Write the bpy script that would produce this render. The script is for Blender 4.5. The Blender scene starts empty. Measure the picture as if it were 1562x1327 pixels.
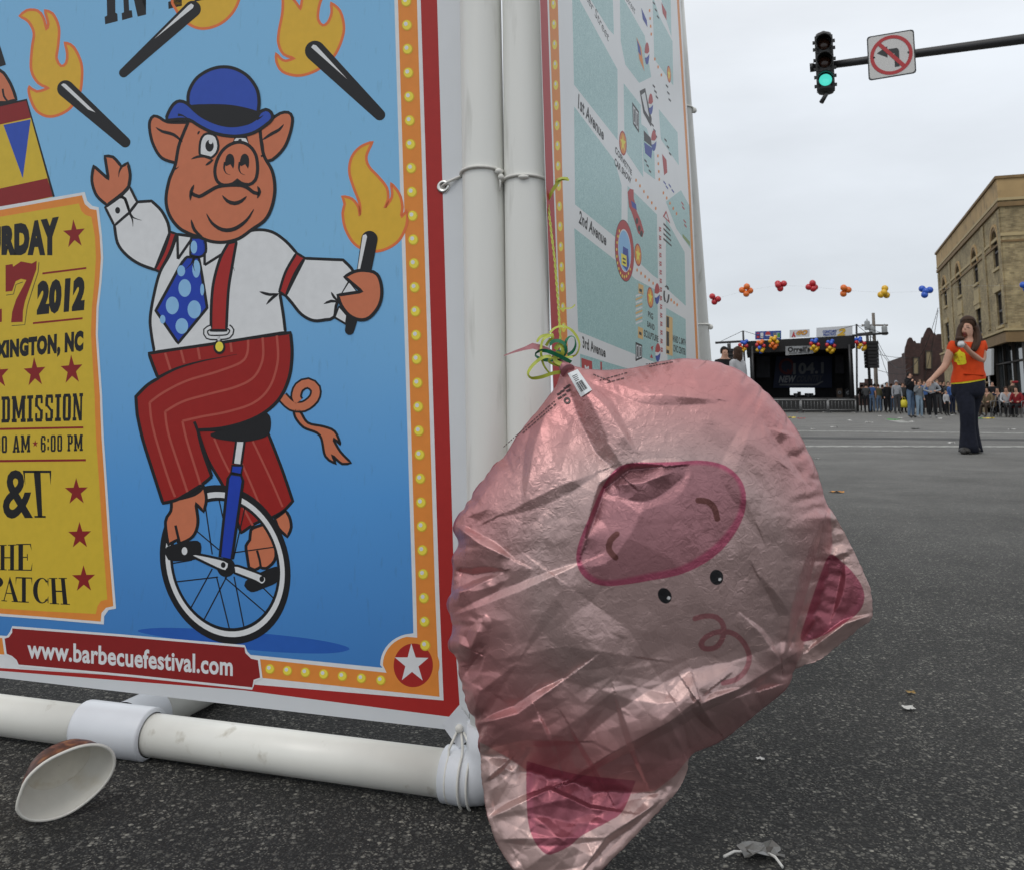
import bpy, bmesh, math, random
import numpy as np
from mathutils import Vector, Matrix, geometry
from mathutils.bvhtree import BVHTree
random.seed(7); np.random.seed(7)
S = bpy.context.scene
COL = S.collection

# ---------------------------------------------------------------- camera
F, PX, PY, CZ = 1350.0, 781.0, 437.0, 0.66
PITCH = math.atan((612 - PY) / F)
cam_d = bpy.data.cameras.new('camera')
cam = bpy.data.objects.new('camera', cam_d); COL.objects.link(cam)
cam.location = (0, 0, CZ); cam.rotation_euler = (math.pi/2 + PITCH, 0, 0)
cam_d.sensor_width = 36; cam_d.sensor_fit = 'HORIZONTAL'
cam_d.lens = 36 * F / 1562; cam_d.shift_y = -(663.5 - PY) / 1562
cam_d.clip_start = 0.05; cam_d.clip_end = 6000
cam_d.dof.use_dof = True; cam_d.dof.focus_distance = 1.45; cam_d.dof.aperture_fstop = 24
S.camera = cam

# ---------------------------------------------------------------- sky, sun, exposure
SUN_EL, SUN_AZ = math.radians(52), math.radians(-148)   # azimuth of the sun seen from the scene, from +Y clockwise
w = bpy.data.worlds.new('World'); S.world = w; w.use_nodes = True
nt = w.node_tree; N = nt.nodes; Lk = nt.links
N.clear()
out = N.new('ShaderNodeOutputWorld'); bg = N.new('ShaderNodeBackground')
sky = N.new('ShaderNodeTexSky'); sky.sky_type = 'NISHITA'; sky.sun_disc = False
sky.sun_elevation = SUN_EL; sky.sun_rotation = SUN_AZ % (2*math.pi)
geo = N.new('ShaderNodeTexCoord'); sep = N.new('ShaderNodeSeparateXYZ')
Lk.new(geo.outputs['Generated'], sep.inputs[0])
ramp = N.new('ShaderNodeValToRGB')                     # overcast: pale at the horizon, brighter overhead
Lk.new(sep.outputs['Z'], ramp.inputs[0])
ramp.color_ramp.elements[0].position = 0.0; ramp.color_ramp.elements[0].color = (.65, .69, .735, 1)
ramp.color_ramp.elements[1].position = 1.0; ramp.color_ramp.elements[1].color = (1, 1, 1, 1)
e = ramp.color_ramp.elements.new(.30); e.color = (.80, .845, .90, 1)
noi = N.new('ShaderNodeTexNoise'); noi.inputs['Scale'].default_value = 3.2; noi.inputs['Detail'].default_value = 5
mp = N.new('ShaderNodeMapping'); mp.inputs['Scale'].default_value = (1, 1, 3.0)
Lk.new(geo.outputs['Generated'], mp.inputs[0]); Lk.new(mp.outputs[0], noi.inputs['Vector'])
mr = N.new('ShaderNodeMapRange'); mr.inputs[1].default_value = .3; mr.inputs[2].default_value = .7
mr.inputs[3].default_value = .90; mr.inputs[4].default_value = 1.06
Lk.new(noi.outputs[0], mr.inputs[0])
mul = N.new('ShaderNodeVectorMath'); mul.operation = 'SCALE'
Lk.new(ramp.outputs[0], mul.inputs[0]); Lk.new(mr.outputs[0], mul.inputs['Scale'])
sc10 = N.new('ShaderNodeVectorMath'); sc10.operation = 'SCALE'; sc10.inputs['Scale'].default_value = 10.6
Lk.new(mul.outputs[0], sc10.inputs[0])
mix = N.new('ShaderNodeMix'); mix.data_type = 'RGBA'; mix.inputs[0].default_value = .94
Lk.new(sky.outputs[0], mix.inputs[6]); Lk.new(sc10.outputs[0], mix.inputs[7])
Lk.new(mix.outputs[2], bg.inputs['Color']); bg.inputs['Strength'].default_value = .1
Lk.new(bg.outputs[0], out.inputs[0])
sun_d = bpy.data.lights.new('sun', 'SUN'); sun_d.energy = .7; sun_d.angle = math.radians(28)
sun_d.color = (1, .97, .92)
sun = bpy.data.objects.new('sun', sun_d); COL.objects.link(sun)
sd = Vector((math.sin(SUN_AZ)*math.cos(SUN_EL), math.cos(SUN_AZ)*math.cos(SUN_EL), math.sin(SUN_EL)))
sun.rotation_euler = (-sd).to_track_quat('-Z', 'Y').to_euler(); sun.location = (0, -5, 20)
S.view_settings.view_transform = 'Standard'; S.view_settings.look = 'None'
S.view_settings.exposure = 0.0; S.view_settings.gamma = 1; S.view_settings.use_curve_mapping = False

# ---------------------------------------------------------------- pixel <-> place helpers
CAM = Vector((0, 0, CZ)); cP, sP = math.cos(PITCH), math.sin(PITCH)
def ray(u, v):
    a, b = (u-PX)/F, -(v-PY)/F
    return Vector((a, cP - b*sP, sP + b*cP))
def ground(u, v, z=0.0):
    d = ray(u, v); return CAM + d*((z-CZ)/d.z)
def aty(u, v, Y):
    d = ray(u, v); return CAM + d*(Y/d.y)
class Plane:
    def __init__(s, p, n): s.p = Vector(p); s.n = Vector(n).normalized()
    def hit(s, u, v):
        d = ray(u, v); return CAM + d*((s.p-CAM).dot(s.n)/d.dot(s.n))

# ---------------------------------------------------------------- materials
def lin(r, g, b):
    f = lambda c: (c/255/12.92) if c/255 <= .04045 else ((c/255+.055)/1.055)**2.4
    return (f(r), f(g), f(b))
MATS = {}
def mat(name, rgb, rough=.5, metal=0.0, var=.12, scale=30, bump=0.0, bscale=200, spec=.5, emit=None, coat=0, stretch=None, dirt=None):
    if name in MATS: return MATS[name]
    m = bpy.data.materials.new(name); m.use_nodes = True
    t = m.node_tree; b = t.nodes['Principled BSDF']
    tc = t.nodes.new('ShaderNodeTexCoord'); n = t.nodes.new('ShaderNodeTexNoise')
    n.inputs['Scale'].default_value = scale; n.inputs['Detail'].default_value = 6
    src = tc.outputs['Object']
    if stretch:
        mpp = t.nodes.new('ShaderNodeMapping'); mpp.inputs['Scale'].default_value = stretch
        t.links.new(src, mpp.inputs[0]); src = mpp.outputs[0]
    t.links.new(src, n.inputs['Vector'])
    r = t.nodes.new('ShaderNodeMapRange'); r.inputs[1].default_value = .25; r.inputs[2].default_value = .75
    r.inputs[3].default_value = 1-var; r.inputs[4].default_value = 1+var*.6
    t.links.new(n.outputs[0], r.inputs[0])
    x = t.nodes.new('ShaderNodeVectorMath'); x.operation = 'SCALE'; x.inputs[0].default_value = rgb
    t.links.new(r.outputs[0], x.inputs['Scale']); colout = x.outputs[0]
    if dirt:                                            # scattered stains: (colour, scale, threshold, amount)
        dn = t.nodes.new('ShaderNodeTexNoise'); dn.inputs['Scale'].default_value = dirt[1]; dn.inputs['Detail'].default_value = 8
        t.links.new(src, dn.inputs['Vector'])
        dr = t.nodes.new('ShaderNodeMapRange'); dr.inputs[1].default_value = dirt[2]; dr.inputs[2].default_value = dirt[2]+.14
        dr.inputs[3].default_value = 0; dr.inputs[4].default_value = dirt[3]
        t.links.new(dn.outputs[0], dr.inputs[0])
        dm = t.nodes.new('ShaderNodeMix'); dm.data_type = 'RGBA'
        t.links.new(dr.outputs[0], dm.inputs[0]); t.links.new(colout, dm.inputs[6]); dm.inputs[7].default_value = (*dirt[0], 1)
        colout = dm.outputs[2]
    t.links.new(colout, b.inputs['Base Color'])
    b.inputs['Roughness'].default_value = rough; b.inputs['Metallic'].default_value = metal
    b.inputs['Specular IOR Level'].default_value = spec
    if coat: b.inputs['Coat Weight'].default_value = coat
    if emit:
        b.inputs['Emission Color'].default_value = (*emit[0], 1); b.inputs['Emission Strength'].default_value = emit[1]
    if bump:
        n2 = t.nodes.new('ShaderNodeTexNoise'); n2.inputs['Scale'].default_value = bscale; n2.inputs['Detail'].default_value = 5
        t.links.new(tc.outputs['Object'], n2.inputs['Vector'])
        bp = t.nodes.new('ShaderNodeBump'); bp.inputs['Strength'].default_value = bump; bp.inputs['Distance'].default_value = .01
        t.links.new(n2.outputs[0], bp.inputs['Height']); t.links.new(bp.outputs[0], b.inputs['Normal'])
    MATS[name] = m; return m

# ---------------------------------------------------------------- objects
BASE = {}
def tag(o, label=None, cat=None, group=None, kind=None):
    if label: o['label'] = label
    if cat: o['category'] = cat
    if group: o['group'] = group
    if kind: o['kind'] = kind
    return o
def empty(name, loc, label, cat, group=None):
    o = bpy.data.objects.new(name, None); COL.objects.link(o); o.location = loc
    o.empty_display_size = .1; BASE[o] = Vector(loc)
    return tag(o, label, cat, group)
def link(name, me, parent=None, base=None):
    o = bpy.data.objects.new(name, me); COL.objects.link(o)
    if parent is not None:
        o.parent = parent; b = BASE[parent]
    else:
        b = Vector(base) if base is not None else Vector((0, 0, 0)); o.location = b
    BASE[o] = b
    if b.length > 0: me.transform(Matrix.Translation(-b))
    return o
class MB:
    """collects geometry in world coordinates; build() links it as ONE mesh object"""
    def __init__(s): s.v = []; s.f = []; s.m = []; s.mats = []; s.sm = []
    def mi(s, m):
        if m not in s.mats: s.mats.append(m)
        return s.mats.index(m)
    def add(s, vs, fs, m, smooth=False):
        o = len(s.v); k = s.mi(m)
        s.v += [tuple(p) for p in vs]
        for f in fs: s.f.append(tuple(i+o for i in f)); s.m.append(k); s.sm.append(smooth)
        return s
    def box(s, c, size, m, X=(1,0,0), Y=None, Z=(0,0,1)):
        X = Vector(X).normalized(); Z = Vector(Z).normalized(); Y = Vector(Y).normalized() if Y is not None else Z.cross(X)
        c = Vector(c); hx, hy, hz = [q/2 for q in size]
        P = [c + X*hx*a + Y*hy*b + Z*hz*d for d in (-1,1) for b in (-1,1) for a in (-1,1)]
        return s.add(P, [(0,2,3,1),(4,5,7,6),(0,1,5,4),(2,6,7,3),(0,4,6,2),(1,3,7,5)], m)
    def tube(s, pts, r, m, n=12, caps=True, closed=False):
        pts = [Vector(p) for p in pts]; k = len(pts)
        rs = r if isinstance(r, (list, tuple)) else [r]*k
        vs = []; prev = None
        for i, p in enumerate(pts):
            if closed: t = (pts[(i+1) % k]-pts[i-1])
            else: t = (pts[min(i+1, k-1)]-pts[max(i-1, 0)])
            t.normalize()
            if prev is None:
                a = Vector((0,0,1)) if abs(t.z) < .9 else Vector((1,0,0))
                x = t.cross(a).normalized()
            else:
                x = (prev - t*prev.dot(t)).normalized()
            prev = x; y = t.cross(x)
            for j in range(n):
                q = 2*math.pi*j/n; vs.append(p + (x*math.cos(q)+y*math.sin(q))*rs[i])
        fs = []
        for i in range(k if closed else k-1):
            for j in range(n):
                i2 = (i+1) % k
                fs.append((i*n+j, i*n+(j+1) % n, i2*n+(j+1) % n, i2*n+j))
        s.add(vs, fs, m, True)
        if caps and not closed:
            s.add(vs[:n], [tuple(range(n-1, -1, -1))], m); s.add(vs[-n:], [tuple(range(n))], m)
        return s
    def lathe(s, o, ax, prof, m, n=20, smooth=True, squash=None):
        """prof: (radius, distance along ax); o origin"""
        ax = Vector(ax).normalized(); o = Vector(o)
        a = Vector((0,0,1)) if abs(ax.z) < .9 else Vector((1,0,0))
        x = ax.cross(a).normalized(); y = ax.cross(x)
        if squash: x, y = squash
        vs = [o + ax*h + (x*math.cos(2*math.pi*j/n)+y*math.sin(2*math.pi*j/n))*r for r, h in prof for j in range(n)]
        fs = [(i*n+j, i*n+(j+1) % n, (i+1)*n+(j+1) % n, (i+1)*n+j) for i in range(len(prof)-1) for j in range(n)]
        return s.add(vs, fs, m, smooth)
    def ball(s, c, r, m, n=12, k=8, sc=(1,1,1)):
        c = Vector(c)
        vs = [c + Vector((r*sc[0]*math.sin(math.pi*i/k)*math.cos(2*math.pi*j/n), r*sc[1]*math.sin(math.pi*i/k)*math.sin(2*math.pi*j/n), r*sc[2]*math.cos(math.pi*i/k))) for i in range(k+1) for j in range(n)]
        fs = [(i*n+j, (i+1)*n+j, (i+1)*n+(j+1) % n, i*n+(j+1) % n) for i in range(k) for j in range(n)]
        return s.add(vs, fs, m, True)
    def prism(s, pts, d, m):
        """closed polygon (3D points) pushed along vector d"""
        k = len(pts); d = Vector(d); A = [Vector(p) for p in pts]; B = [p+d for p in A]
        return s.add(A+B, [tuple(range(k)), tuple(range(2*k-1, k-1, -1))] + [(i, i+k, (i+1) % k+k, (i+1) % k) for i in range(k)], m)
    def build(s, name, parent=None, base=None, merge=True):
        me = bpy.data.meshes.new(name); me.from_pydata(s.v, [], s.f)
        for m in s.mats: me.materials.append(m)
        me.polygons.foreach_set('material_index', s.m); me.polygons.foreach_set('use_smooth', s.sm)
        me.update()
        if merge:
            bm = bmesh.new(); bm.from_mesh(me); bmesh.ops.remove_doubles(bm, verts=bm.verts, dist=1e-6)
            bmesh.ops.recalc_face_normals(bm, faces=bm.faces); bm.to_mesh(me); bm.free()
        return link(name, me, parent, base)

# ---------------------------------------------------------------- flat print on a plane, drawn in photo pixels
def smooth_path(pts, closed=True, step=5):
    """Catmull-Rom through points; a third value 1 marks a sharp corner"""
    P = [(p[0], p[1]) for p in pts]; C = [len(p) > 2 and p[2] == 1 for p in pts]; n = len(P); o = []
    rng = range(n) if closed else range(n-1)
    g = lambda i: P[i % n] if closed else P[max(0, min(n-1, i))]
    for i in rng:
        p1, p2 = g(i), g(i+1)
        p0 = p1 if C[i % n] else g(i-1); p3 = p2 if C[(i+1) % n] else g(i+2)
        k = max(2, min(10, int(math.hypot(p2[0]-p1[0], p2[1]-p1[1])/step)))
        for j in range(k):
            t = j/k; t2, t3 = t*t, t*t*t
            o.append(tuple(.5*((2*p1[q]) + (-p0[q]+p2[q])*t + (2*p0[q]-5*p1[q]+4*p2[q]-p3[q])*t2 + (-p0[q]+3*p1[q]-3*p2[q]+p3[q])*t3) for q in (0, 1)))
    if not closed: o.append(P[-1])
    return o
class Print:
    STEP = .00006
    def __init__(s, plane): s.pl = plane; s.mb = MB()
    def P(s, q, layer): return s.pl.hit(q[0], q[1]) + s.pl.n*(s.STEP*layer)
    def fill(s, pts, m, layer, smooth=False):
        if smooth: pts = smooth_path(pts)
        pts = [(p[0], p[1], 0) for p in pts]
        tris = geometry.tessellate_polygon([[Vector(p) for p in pts]])
        vs = [s.P(p, layer) for p in pts]
        s.mb.add(vs, [tuple(t) for t in tris], m)
    def stroke(s, pts, wd, m, layer, closed=False, smooth=True, taper=0):
        if smooth: pts = smooth_path(pts, closed)
        n = len(pts); L, R = [], []
        for i in range(n):
            a = pts[i-1] if (i > 0 or closed) else pts[i]; b = pts[(i+1) % n] if (i < n-1 or closed) else pts[i]
            dx, dy = b[0]-a[0], b[1]-a[1]; l = math.hypot(dx, dy) or 1; dx /= l; dy /= l
            t = i/(n-1) if n > 1 else 0
            k = wd/2
            if taper == 1: k *= max(.12, 1-t)
            if taper == 2: k *= max(.15, math.sin(math.pi*t)**.6)
            L.append((pts[i][0]-dy*k, pts[i][1]+dx*k)); R.append((pts[i][0]+dy*k, pts[i][1]-dx*k))
        vs = [s.P(p, layer) for p in L+R]
        fs = [(i, (i+1) % n, (i+1) % n+n, i+n) for i in range(n if closed else n-1)]
        s.mb.add(vs, fs, m)
    def shape(s, pts, m, layer, ink=None, wd=4.6, smooth=True):
        q = smooth_path(pts) if smooth else [(p[0], p[1]) for p in pts]
        s.fill(q, m, layer)
        if ink is not None: s.stroke(q, wd, ink, layer+1, closed=True, smooth=False)
    def oval(s, c, rx, ry, m, layer, rot=0, n=20):
        cr, sr = math.cos(rot), math.sin(rot)
        s.fill([(c[0]+rx*math.cos(2*math.pi*i/n)*cr-ry*math.sin(2*math.pi*i/n)*sr, c[1]+rx*math.cos(2*math.pi*i/n)*sr+ry*math.sin(2*math.pi*i/n)*cr) for i in range(n)], m, layer)
    def star(s, c, rx, ry, m, layer, rot=0, sh=0):
        p = []
        for i in range(10):
            a = -math.pi/2 + i*math.pi/5 + rot; k = 1 if i % 2 == 0 else .39
            x, y = rx*k*math.cos(a), ry*k*math.sin(a); p.append((c[0]+x, c[1]+y+sh*x))
        s.fill(p, m, layer)
    def quadpts(s, Q, x, y):            # x,y in 0..1 (y up) inside px quad TL TR BR BL
        TL, TR, BR, BL = Q
        t = [TL[i]*(1-x)+TR[i]*x for i in (0,1)]; b = [BL[i]*(1-x)+BR[i]*x for i in (0,1)]
        return (b[0]*(1-y)+t[0]*y, b[1]*(1-y)+t[1]*y)
    def text(s, txt, Q, m, layer, bold=.0, shear=0):
        vs, fs = text_mesh(txt, bold, shear)
        xs = [v[0] for v in vs]; ys = [v[1] for v in vs]
        x0, x1, y0, y1 = min(xs), max(xs), min(ys), max(ys)
        s.mb.add([s.P(s.quadpts(Q, (v[0]-x0)/(x1-x0), (v[1]-y0)/(y1-y0)), layer) for v in vs], fs, m)
    def build(s, name, parent): return s.mb.build(name, parent, merge=False)
_TX = {}
def text_mesh(txt, bold=0, shear=0):
    k = (txt, bold, shear)
    if k in _TX: return _TX[k]
    cu = bpy.data.curves.new('txt', 'FONT'); cu.body = txt; cu.offset = bold; cu.resolution_u = 3; cu.space_character = 1+bold*1.5; cu.shear = shear
    cu.fill_mode = 'FRONT'
    o = bpy.data.objects.new('txt', cu); COL.objects.link(o)
    dg = bpy.context.evaluated_depsgraph_get(); me = bpy.data.meshes.new_from_object(o.evaluated_get(dg))
    r = ([(v.co.x, v.co.y) for v in me.vertices], [tuple(p.vertices) for p in me.polygons])
    bpy.data.objects.remove(o); bpy.data.curves.remove(cu); bpy.data.meshes.remove(me)
    _TX[k] = r; return r
# thick-and-thin serif capitals, unit box, y up
def _ring(cx, cy, rx, ry, tx, ty, a0, a1, n=14):
    o = [(cx+rx*math.cos(a0+(a1-a0)*i/n), cy+ry*math.sin(a0+(a1-a0)*i/n)) for i in range(n+1)]
    i_ = [(cx+tx[0]+(rx-tx[1])*math.cos(a0+(a1-a0)*i/n), cy+(ry-ty)*math.sin(a0+(a1-a0)*i/n)) for i in range(n, -1, -1)]
    return o+i_
def R4(x0, y0, x1, y1): return [(x0, y0), (x1, y0), (x1, y1), (x0, y1)]
SERIF = {
 'H': [R4(.12,0,.34,1), R4(.66,0,.88,1), R4(.3,.47,.7,.52), R4(0,0,.46,.035), R4(0,.965,.46,1), R4(.54,0,1,.035), R4(.54,.965,1,1)],
 'E': [R4(.14,0,.42,1), R4(0,0,.95,.04), R4(0,.96,.9,1), R4(.4,.48,.7,.52), [(.95,0),(1,.3),(.9,.06)], [(.9,1),(.95,.74),(.84,.95)], R4(.66,.38,.71,.62)],
 'P': [R4(.14,0,.42,1), R4(0,0,.58,.04), R4(0,.96,.5,1), _ring(.45,.75,.52,.25,(0,.24),.04,-math.pi/2,math.pi/2)],
 'A': [[(.5,1),(.1,0),(.15,0),(.52,.92)], [(.5,1),(.9,0),(.66,0),(.42,.8)], R4(.24,.31,.72,.35), R4(0,0,.3,.035), R4(.55,0,1,.035)],
 'T': [R4(.38,0,.62,1), R4(0,.95,1,1), R4(.2,0,.8,.04), [(0,1),(0,.68),(.06,.95)], [(1,1),(1,.68),(.94,.95)]],
 'C': [_ring(.55,.5,.5,.5,(.04,.22),.04,.75,2*math.pi-.75,20), [(.9,.98),(.94,.98),(.94,.66),(.88,.78)], [(.9,.02),(.94,.02),(.94,.3),(.88,.2)]],
 'I': [R4(.2,0,.8,1), R4(0,0,1,.18), R4(0,.82,1,1)],
}
def serif_word(pr, word, quads, m, layer):
    for ch, Q in zip(word, quads):
        for k, poly in enumerate(SERIF[ch]):
            pr.fill([pr.quadpts(Q, x, y) for x, y in poly], m, layer)
_GL = {
 'D': [R4(.1,0,.42,1), R4(0,0,.62,.13), R4(0,.87,.62,1), R4(.64,.12,.96,.88), [(.6,0),(.82,0),(.96,.13),(.6,.14)], [(.6,1),(.82,1),(.96,.87),(.6,.86)]],
 'M': [R4(.06,0,.28,1), R4(.72,0,.94,1), R4(0,0,.36,.13), R4(.64,0,1,.13), R4(0,.87,.3,1), R4(.7,.87,1,1), [(.06,1),(.3,1),(.58,.15),(.44,.15)], [(.94,1),(.7,1),(.42,.15),(.56,.15)]],
 'I': [R4(.24,0,.76,1), R4(0,0,1,.13), R4(0,.87,1,1)],
 'S': [R4(.06,.55,.38,.9), R4(.62,.1,.94,.45), R4(.14,.87,.86,1), R4(.14,0,.86,.13), [(.06,.62),(.38,.62),(.94,.38),(.62,.38)], R4(.68,.68,.92,.95), R4(.08,.05,.32,.32)],
 'O': [R4(.04,.12,.38,.88), R4(.62,.12,.96,.88), [(.04,.88),(.18,1),(.82,1),(.96,.88)], [(.04,.12),(.18,0),(.82,0),(.96,.12)]],
 'N': [R4(.08,0,.28,1), R4(.74,0,.92,1), R4(0,0,.38,.12), R4(.64,.88,1,1), R4(0,.88,.3,1), [(.06,1),(.36,1),(.92,0),(.64,0)]],
 'A': [[(.36,1),(.64,1),(.96,0),(.64,0),(.5,.7),(.36,0),(.04,0)], R4(.3,.2,.7,.32), R4(0,0,.42,.12), R4(.56,0,1,.12)],
 'P': [R4(.1,0,.42,1), R4(0,0,.52,.12), R4(0,.88,.7,1), R4(.62,.5,.96,.94), R4(.3,.42,.8,.54)],
 'F': [R4(.1,0,.42,1), R4(0,0,.52,.12), R4(0,.87,.95,1), R4(.3,.44,.7,.56), R4(.78,.68,.95,.9)],
 'R': [R4(.1,0,.42,1), R4(0,0,.5,.12), R4(0,.88,.7,1), R4(.6,.54,.92,.94), R4(.3,.46,.78,.58), [(.5,.5),(.8,.5),(1,0),(.68,0)]],
 'E': [R4(.1,0,.42,1), R4(0,0,.95,.12), R4(0,.88,.95,1), R4(.3,.44,.7,.56), R4(.78,0,.95,.3), R4(.78,.7,.95,1)],
 '0': [R4(.06,.12,.38,.88), R4(.62,.12,.94,.88), [(.06,.88),(.2,1),(.8,1),(.94,.88)], [(.06,.12),(.2,0),(.8,0),(.94,.12)]],
 '3': [R4(.6,.12,.94,.46), R4(.6,.54,.94,.88), R4(.12,.87,.82,1), R4(.12,0,.82,.13), R4(.35,.44,.8,.56), R4(.06,.68,.34,.92), R4(.06,.08,.34,.32)],
 '6': [R4(.06,.12,.38,.88), R4(.62,.1,.94,.48), R4(.2,.87,.8,1), R4(.2,0,.8,.13), R4(.3,.46,.8,.58), R4(.64,.7,.92,.92)],
 '8': [R4(.06,.1,.36,.45), R4(.64,.1,.94,.45), R4(.08,.55,.36,.9), R4(.64,.55,.92,.9), R4(.2,.87,.8,1), R4(.2,0,.8,.13), R4(.2,.43,.8,.57)],
 ':': [R4(.2,.12,.8,.34), R4(.2,.6,.8,.82)], ' ': []}
_GW = {'M': 1.45, 'I': .62, ':': .42, ' ': .5, 'N': 1.05, 'A': 1.1}
def slab_word(pr, word, Q, m, layer):
    """condensed slab-serif wood type, each letter in its own cell of the quad"""
    ws = [_GW.get(c, .92) for c in word]; T = sum(ws)+.14*(len(word)-1); x = 0
    for c, w_ in zip(word, ws):
        for i, poly in enumerate(_GL[c]): pr.fill([pr.quadpts(Q, (x+px*w_)/T, py) for px, py in poly], m, layer + i*.2)
        x += w_+.14
def RG(x0, y0, s): return lambda *pts: [(x0+p[0]/s, y0+p[1]/s) + tuple(p[2:]) for p in pts]
ZA = RG(0,0,4.005); ZB = RG(130,90,4.4235); ZC = RG(390,0,4.005); ZD = RG(0,280,3.686); ZE = RG(0,600,2.949)
ZF = RG(180,340,3.317); ZG = RG(180,620,3.4025); ZH = RG(0,930,3.9025); ZI = RG(370,900,3.685)
ZJ = RG(640,0,3.471); ZK = RG(640,250,3.471); ZM = RG(860,0,4.739); ZN = RG(860,270,4.422)
# ---------------------------------------------------------------- asphalt street
def asphalt():
    m = bpy.data.materials.new('asphalt'); m.use_nodes = True; t = m.node_tree; b = t.nodes['Principled BSDF']; L = t.links.new
    tc = t.nodes.new('ShaderNodeTexCoord'); O = tc.outputs['Object']
    def node(k, **kw):
        n = t.nodes.new(k)
        for a, v in kw.items(): setattr(n, a, v)
        return n
    def noise(sc, det=5, r=.55):
        n = node('ShaderNodeTexNoise'); n.inputs['Scale'].default_value = sc; n.inputs['Detail'].default_value = det; n.inputs['Roughness'].default_value = r
        L(O, n.inputs['Vector']); return n.outputs[0]
    def vor(sc, feat='F1'):
        n = node('ShaderNodeTexVoronoi', feature=feat); n.inputs['Scale'].default_value = sc; L(O, n.inputs['Vector']); return n
    def rng(x, a, b_, c, d):
        n = node('ShaderNodeMapRange'); L(x, n.inputs[0])
        for i, q in enumerate((a, b_, c, d)): n.inputs[1+i].default_value = q
        return n.outputs[0]
    def math_(op, a, b_):
        n = node('ShaderNodeMath', operation=op)
        for i, q in enumerate((a, b_)):
            if isinstance(q, (int, float)): n.inputs[i].default_value = q
            else: L(q, n.inputs[i])
        return n.outputs[0]
    v1, v2, v3 = vor(120), vor(290), vor(62)
    s1 = node('ShaderNodeSeparateColor'); L(v1.outputs['Color'], s1.inputs[0])
    s2 = node('ShaderNodeSeparateColor'); L(v2.outputs['Color'], s2.inputs[0])
    s3 = node('ShaderNodeSeparateColor'); L(v3.outputs['Color'], s3.inputs[0])
    pebble = math_('MULTIPLY', rng(s1.outputs[0], .58, .95, 0, 1), rng(v1.outputs['Distance'], .3, .5, 1, 0))
    grit = math_('MULTIPLY', rng(s2.outputs[1], .4, 1, 0, .9), rng(v2.outputs['Distance'], .3, .6, 1, 0))
    big = math_('MULTIPLY', rng(s3.outputs[2], .8, 1, 0, .8), rng(v3.outputs['Distance'], .18, .36, 1, 0))
    patch = rng(noise(9, 4), .35, .65, .55, 1.15)
    amt = math_('MULTIPLY', math_('MAXIMUM', math_('MAXIMUM', pebble, grit), big), patch)
    # binder colour: dark near patch, worn lighter street beyond it
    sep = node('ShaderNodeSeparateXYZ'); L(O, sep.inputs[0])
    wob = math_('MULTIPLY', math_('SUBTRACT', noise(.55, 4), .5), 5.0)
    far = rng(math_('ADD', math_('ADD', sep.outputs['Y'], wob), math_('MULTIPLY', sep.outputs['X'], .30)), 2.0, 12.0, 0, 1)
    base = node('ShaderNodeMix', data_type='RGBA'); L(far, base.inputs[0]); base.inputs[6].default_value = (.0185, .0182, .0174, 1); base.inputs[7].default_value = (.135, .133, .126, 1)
    stone = node('ShaderNodeMix', data_type='RGBA'); L(s1.outputs[1], stone.inputs[0]); stone.inputs[6].default_value = (.10, .10, .095, 1); stone.inputs[7].default_value = (.44, .42, .36, 1)
    c = node('ShaderNodeMix', data_type='RGBA'); L(math_('MULTIPLY', amt, .82), c.inputs[0]); L(base.outputs[2], c.inputs[6]); L(stone.outputs[2], c.inputs[7])
    blot = node('ShaderNodeVectorMath', operation='SCALE'); L(c.outputs[2], blot.inputs[0])
    stain = math_('MULTIPLY', rng(noise(1.1, 6, .65), .3, .7, .72, 1.2), rng(noise(.13, 5), .3, .7, .85, 1.12))
    L(stain, blot.inputs['Scale']); L(blot.outputs[0], b.inputs['Base Color'])
    b.inputs['Roughness'].default_value = .78; b.inputs['Specular IOR Level'].default_value = .35
    h = math_('ADD', math_('MULTIPLY', rng(v1.outputs['Distance'], 0, .6, 1, 0), .6), math_('MULTIPLY', rng(v2.outputs['Distance'], 0, .6, 1, 0), .35))
    h = math_('ADD', h, math_('MULTIPLY', noise(45, 4), .6))
    bp = node('ShaderNodeBump'); bp.inputs['Strength'].default_value = .95; bp.inputs['Distance'].default_value = .004
    L(h, bp.inputs['Height']); L(bp.outputs[0], b.inputs['Normal'])
    return m
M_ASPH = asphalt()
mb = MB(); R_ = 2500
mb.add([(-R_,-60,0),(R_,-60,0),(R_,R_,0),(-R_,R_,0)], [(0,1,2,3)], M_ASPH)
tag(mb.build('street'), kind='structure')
# worn painted lines
M_PAINT = mat('road_paint', lin(168,168,162), .8, var=.25, scale=6, dirt=((.06,.06,.057), 9, .47, .85))
def strip(name, p, q, wd, z, m=M_PAINT):
    a, b = ground(*p), ground(*q); d = (b-a).normalized(); n = Vector((-d.y, d.x, 0))
    a = a - d*18; b = b + d*8; mb = MB(); k = 40
    vs = []
    for i in range(k+1):
        c = a + (b-a)*(i/k)
        vs += [(c + n*wd/2).xy.to_tuple() + (z,), (c - n*wd/2).xy.to_tuple() + (z,)]
    mb.add(vs, [(2*i, 2*i+1, 2*i+3, 2*i+2) for i in range(k)], m)
    return tag(mb.build(name), kind='structure')
strip('stop_line', (1260,681), (1560,681.5), .42, .004)
strip('crosswalk_line', (1240,657.5), (1560,661), .5, .004)
strip('road_seam', (1240,668), (1560,671), .9, .003, mat('tar_patch', (.05,.05,.048), .85, var=.3, scale=3))
mb = MB(); a, b = ground(1349,640), ground(1371,645)
mb.add([a+Vector((0,0,.004)), a+Vector((.5,0,.004)), b+Vector((.4,0,.004)), b+Vector((0,0,.004))], [(0,1,2,3)], M_PAINT)
tag(mb.build('road_marking'), kind='structure')
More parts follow.
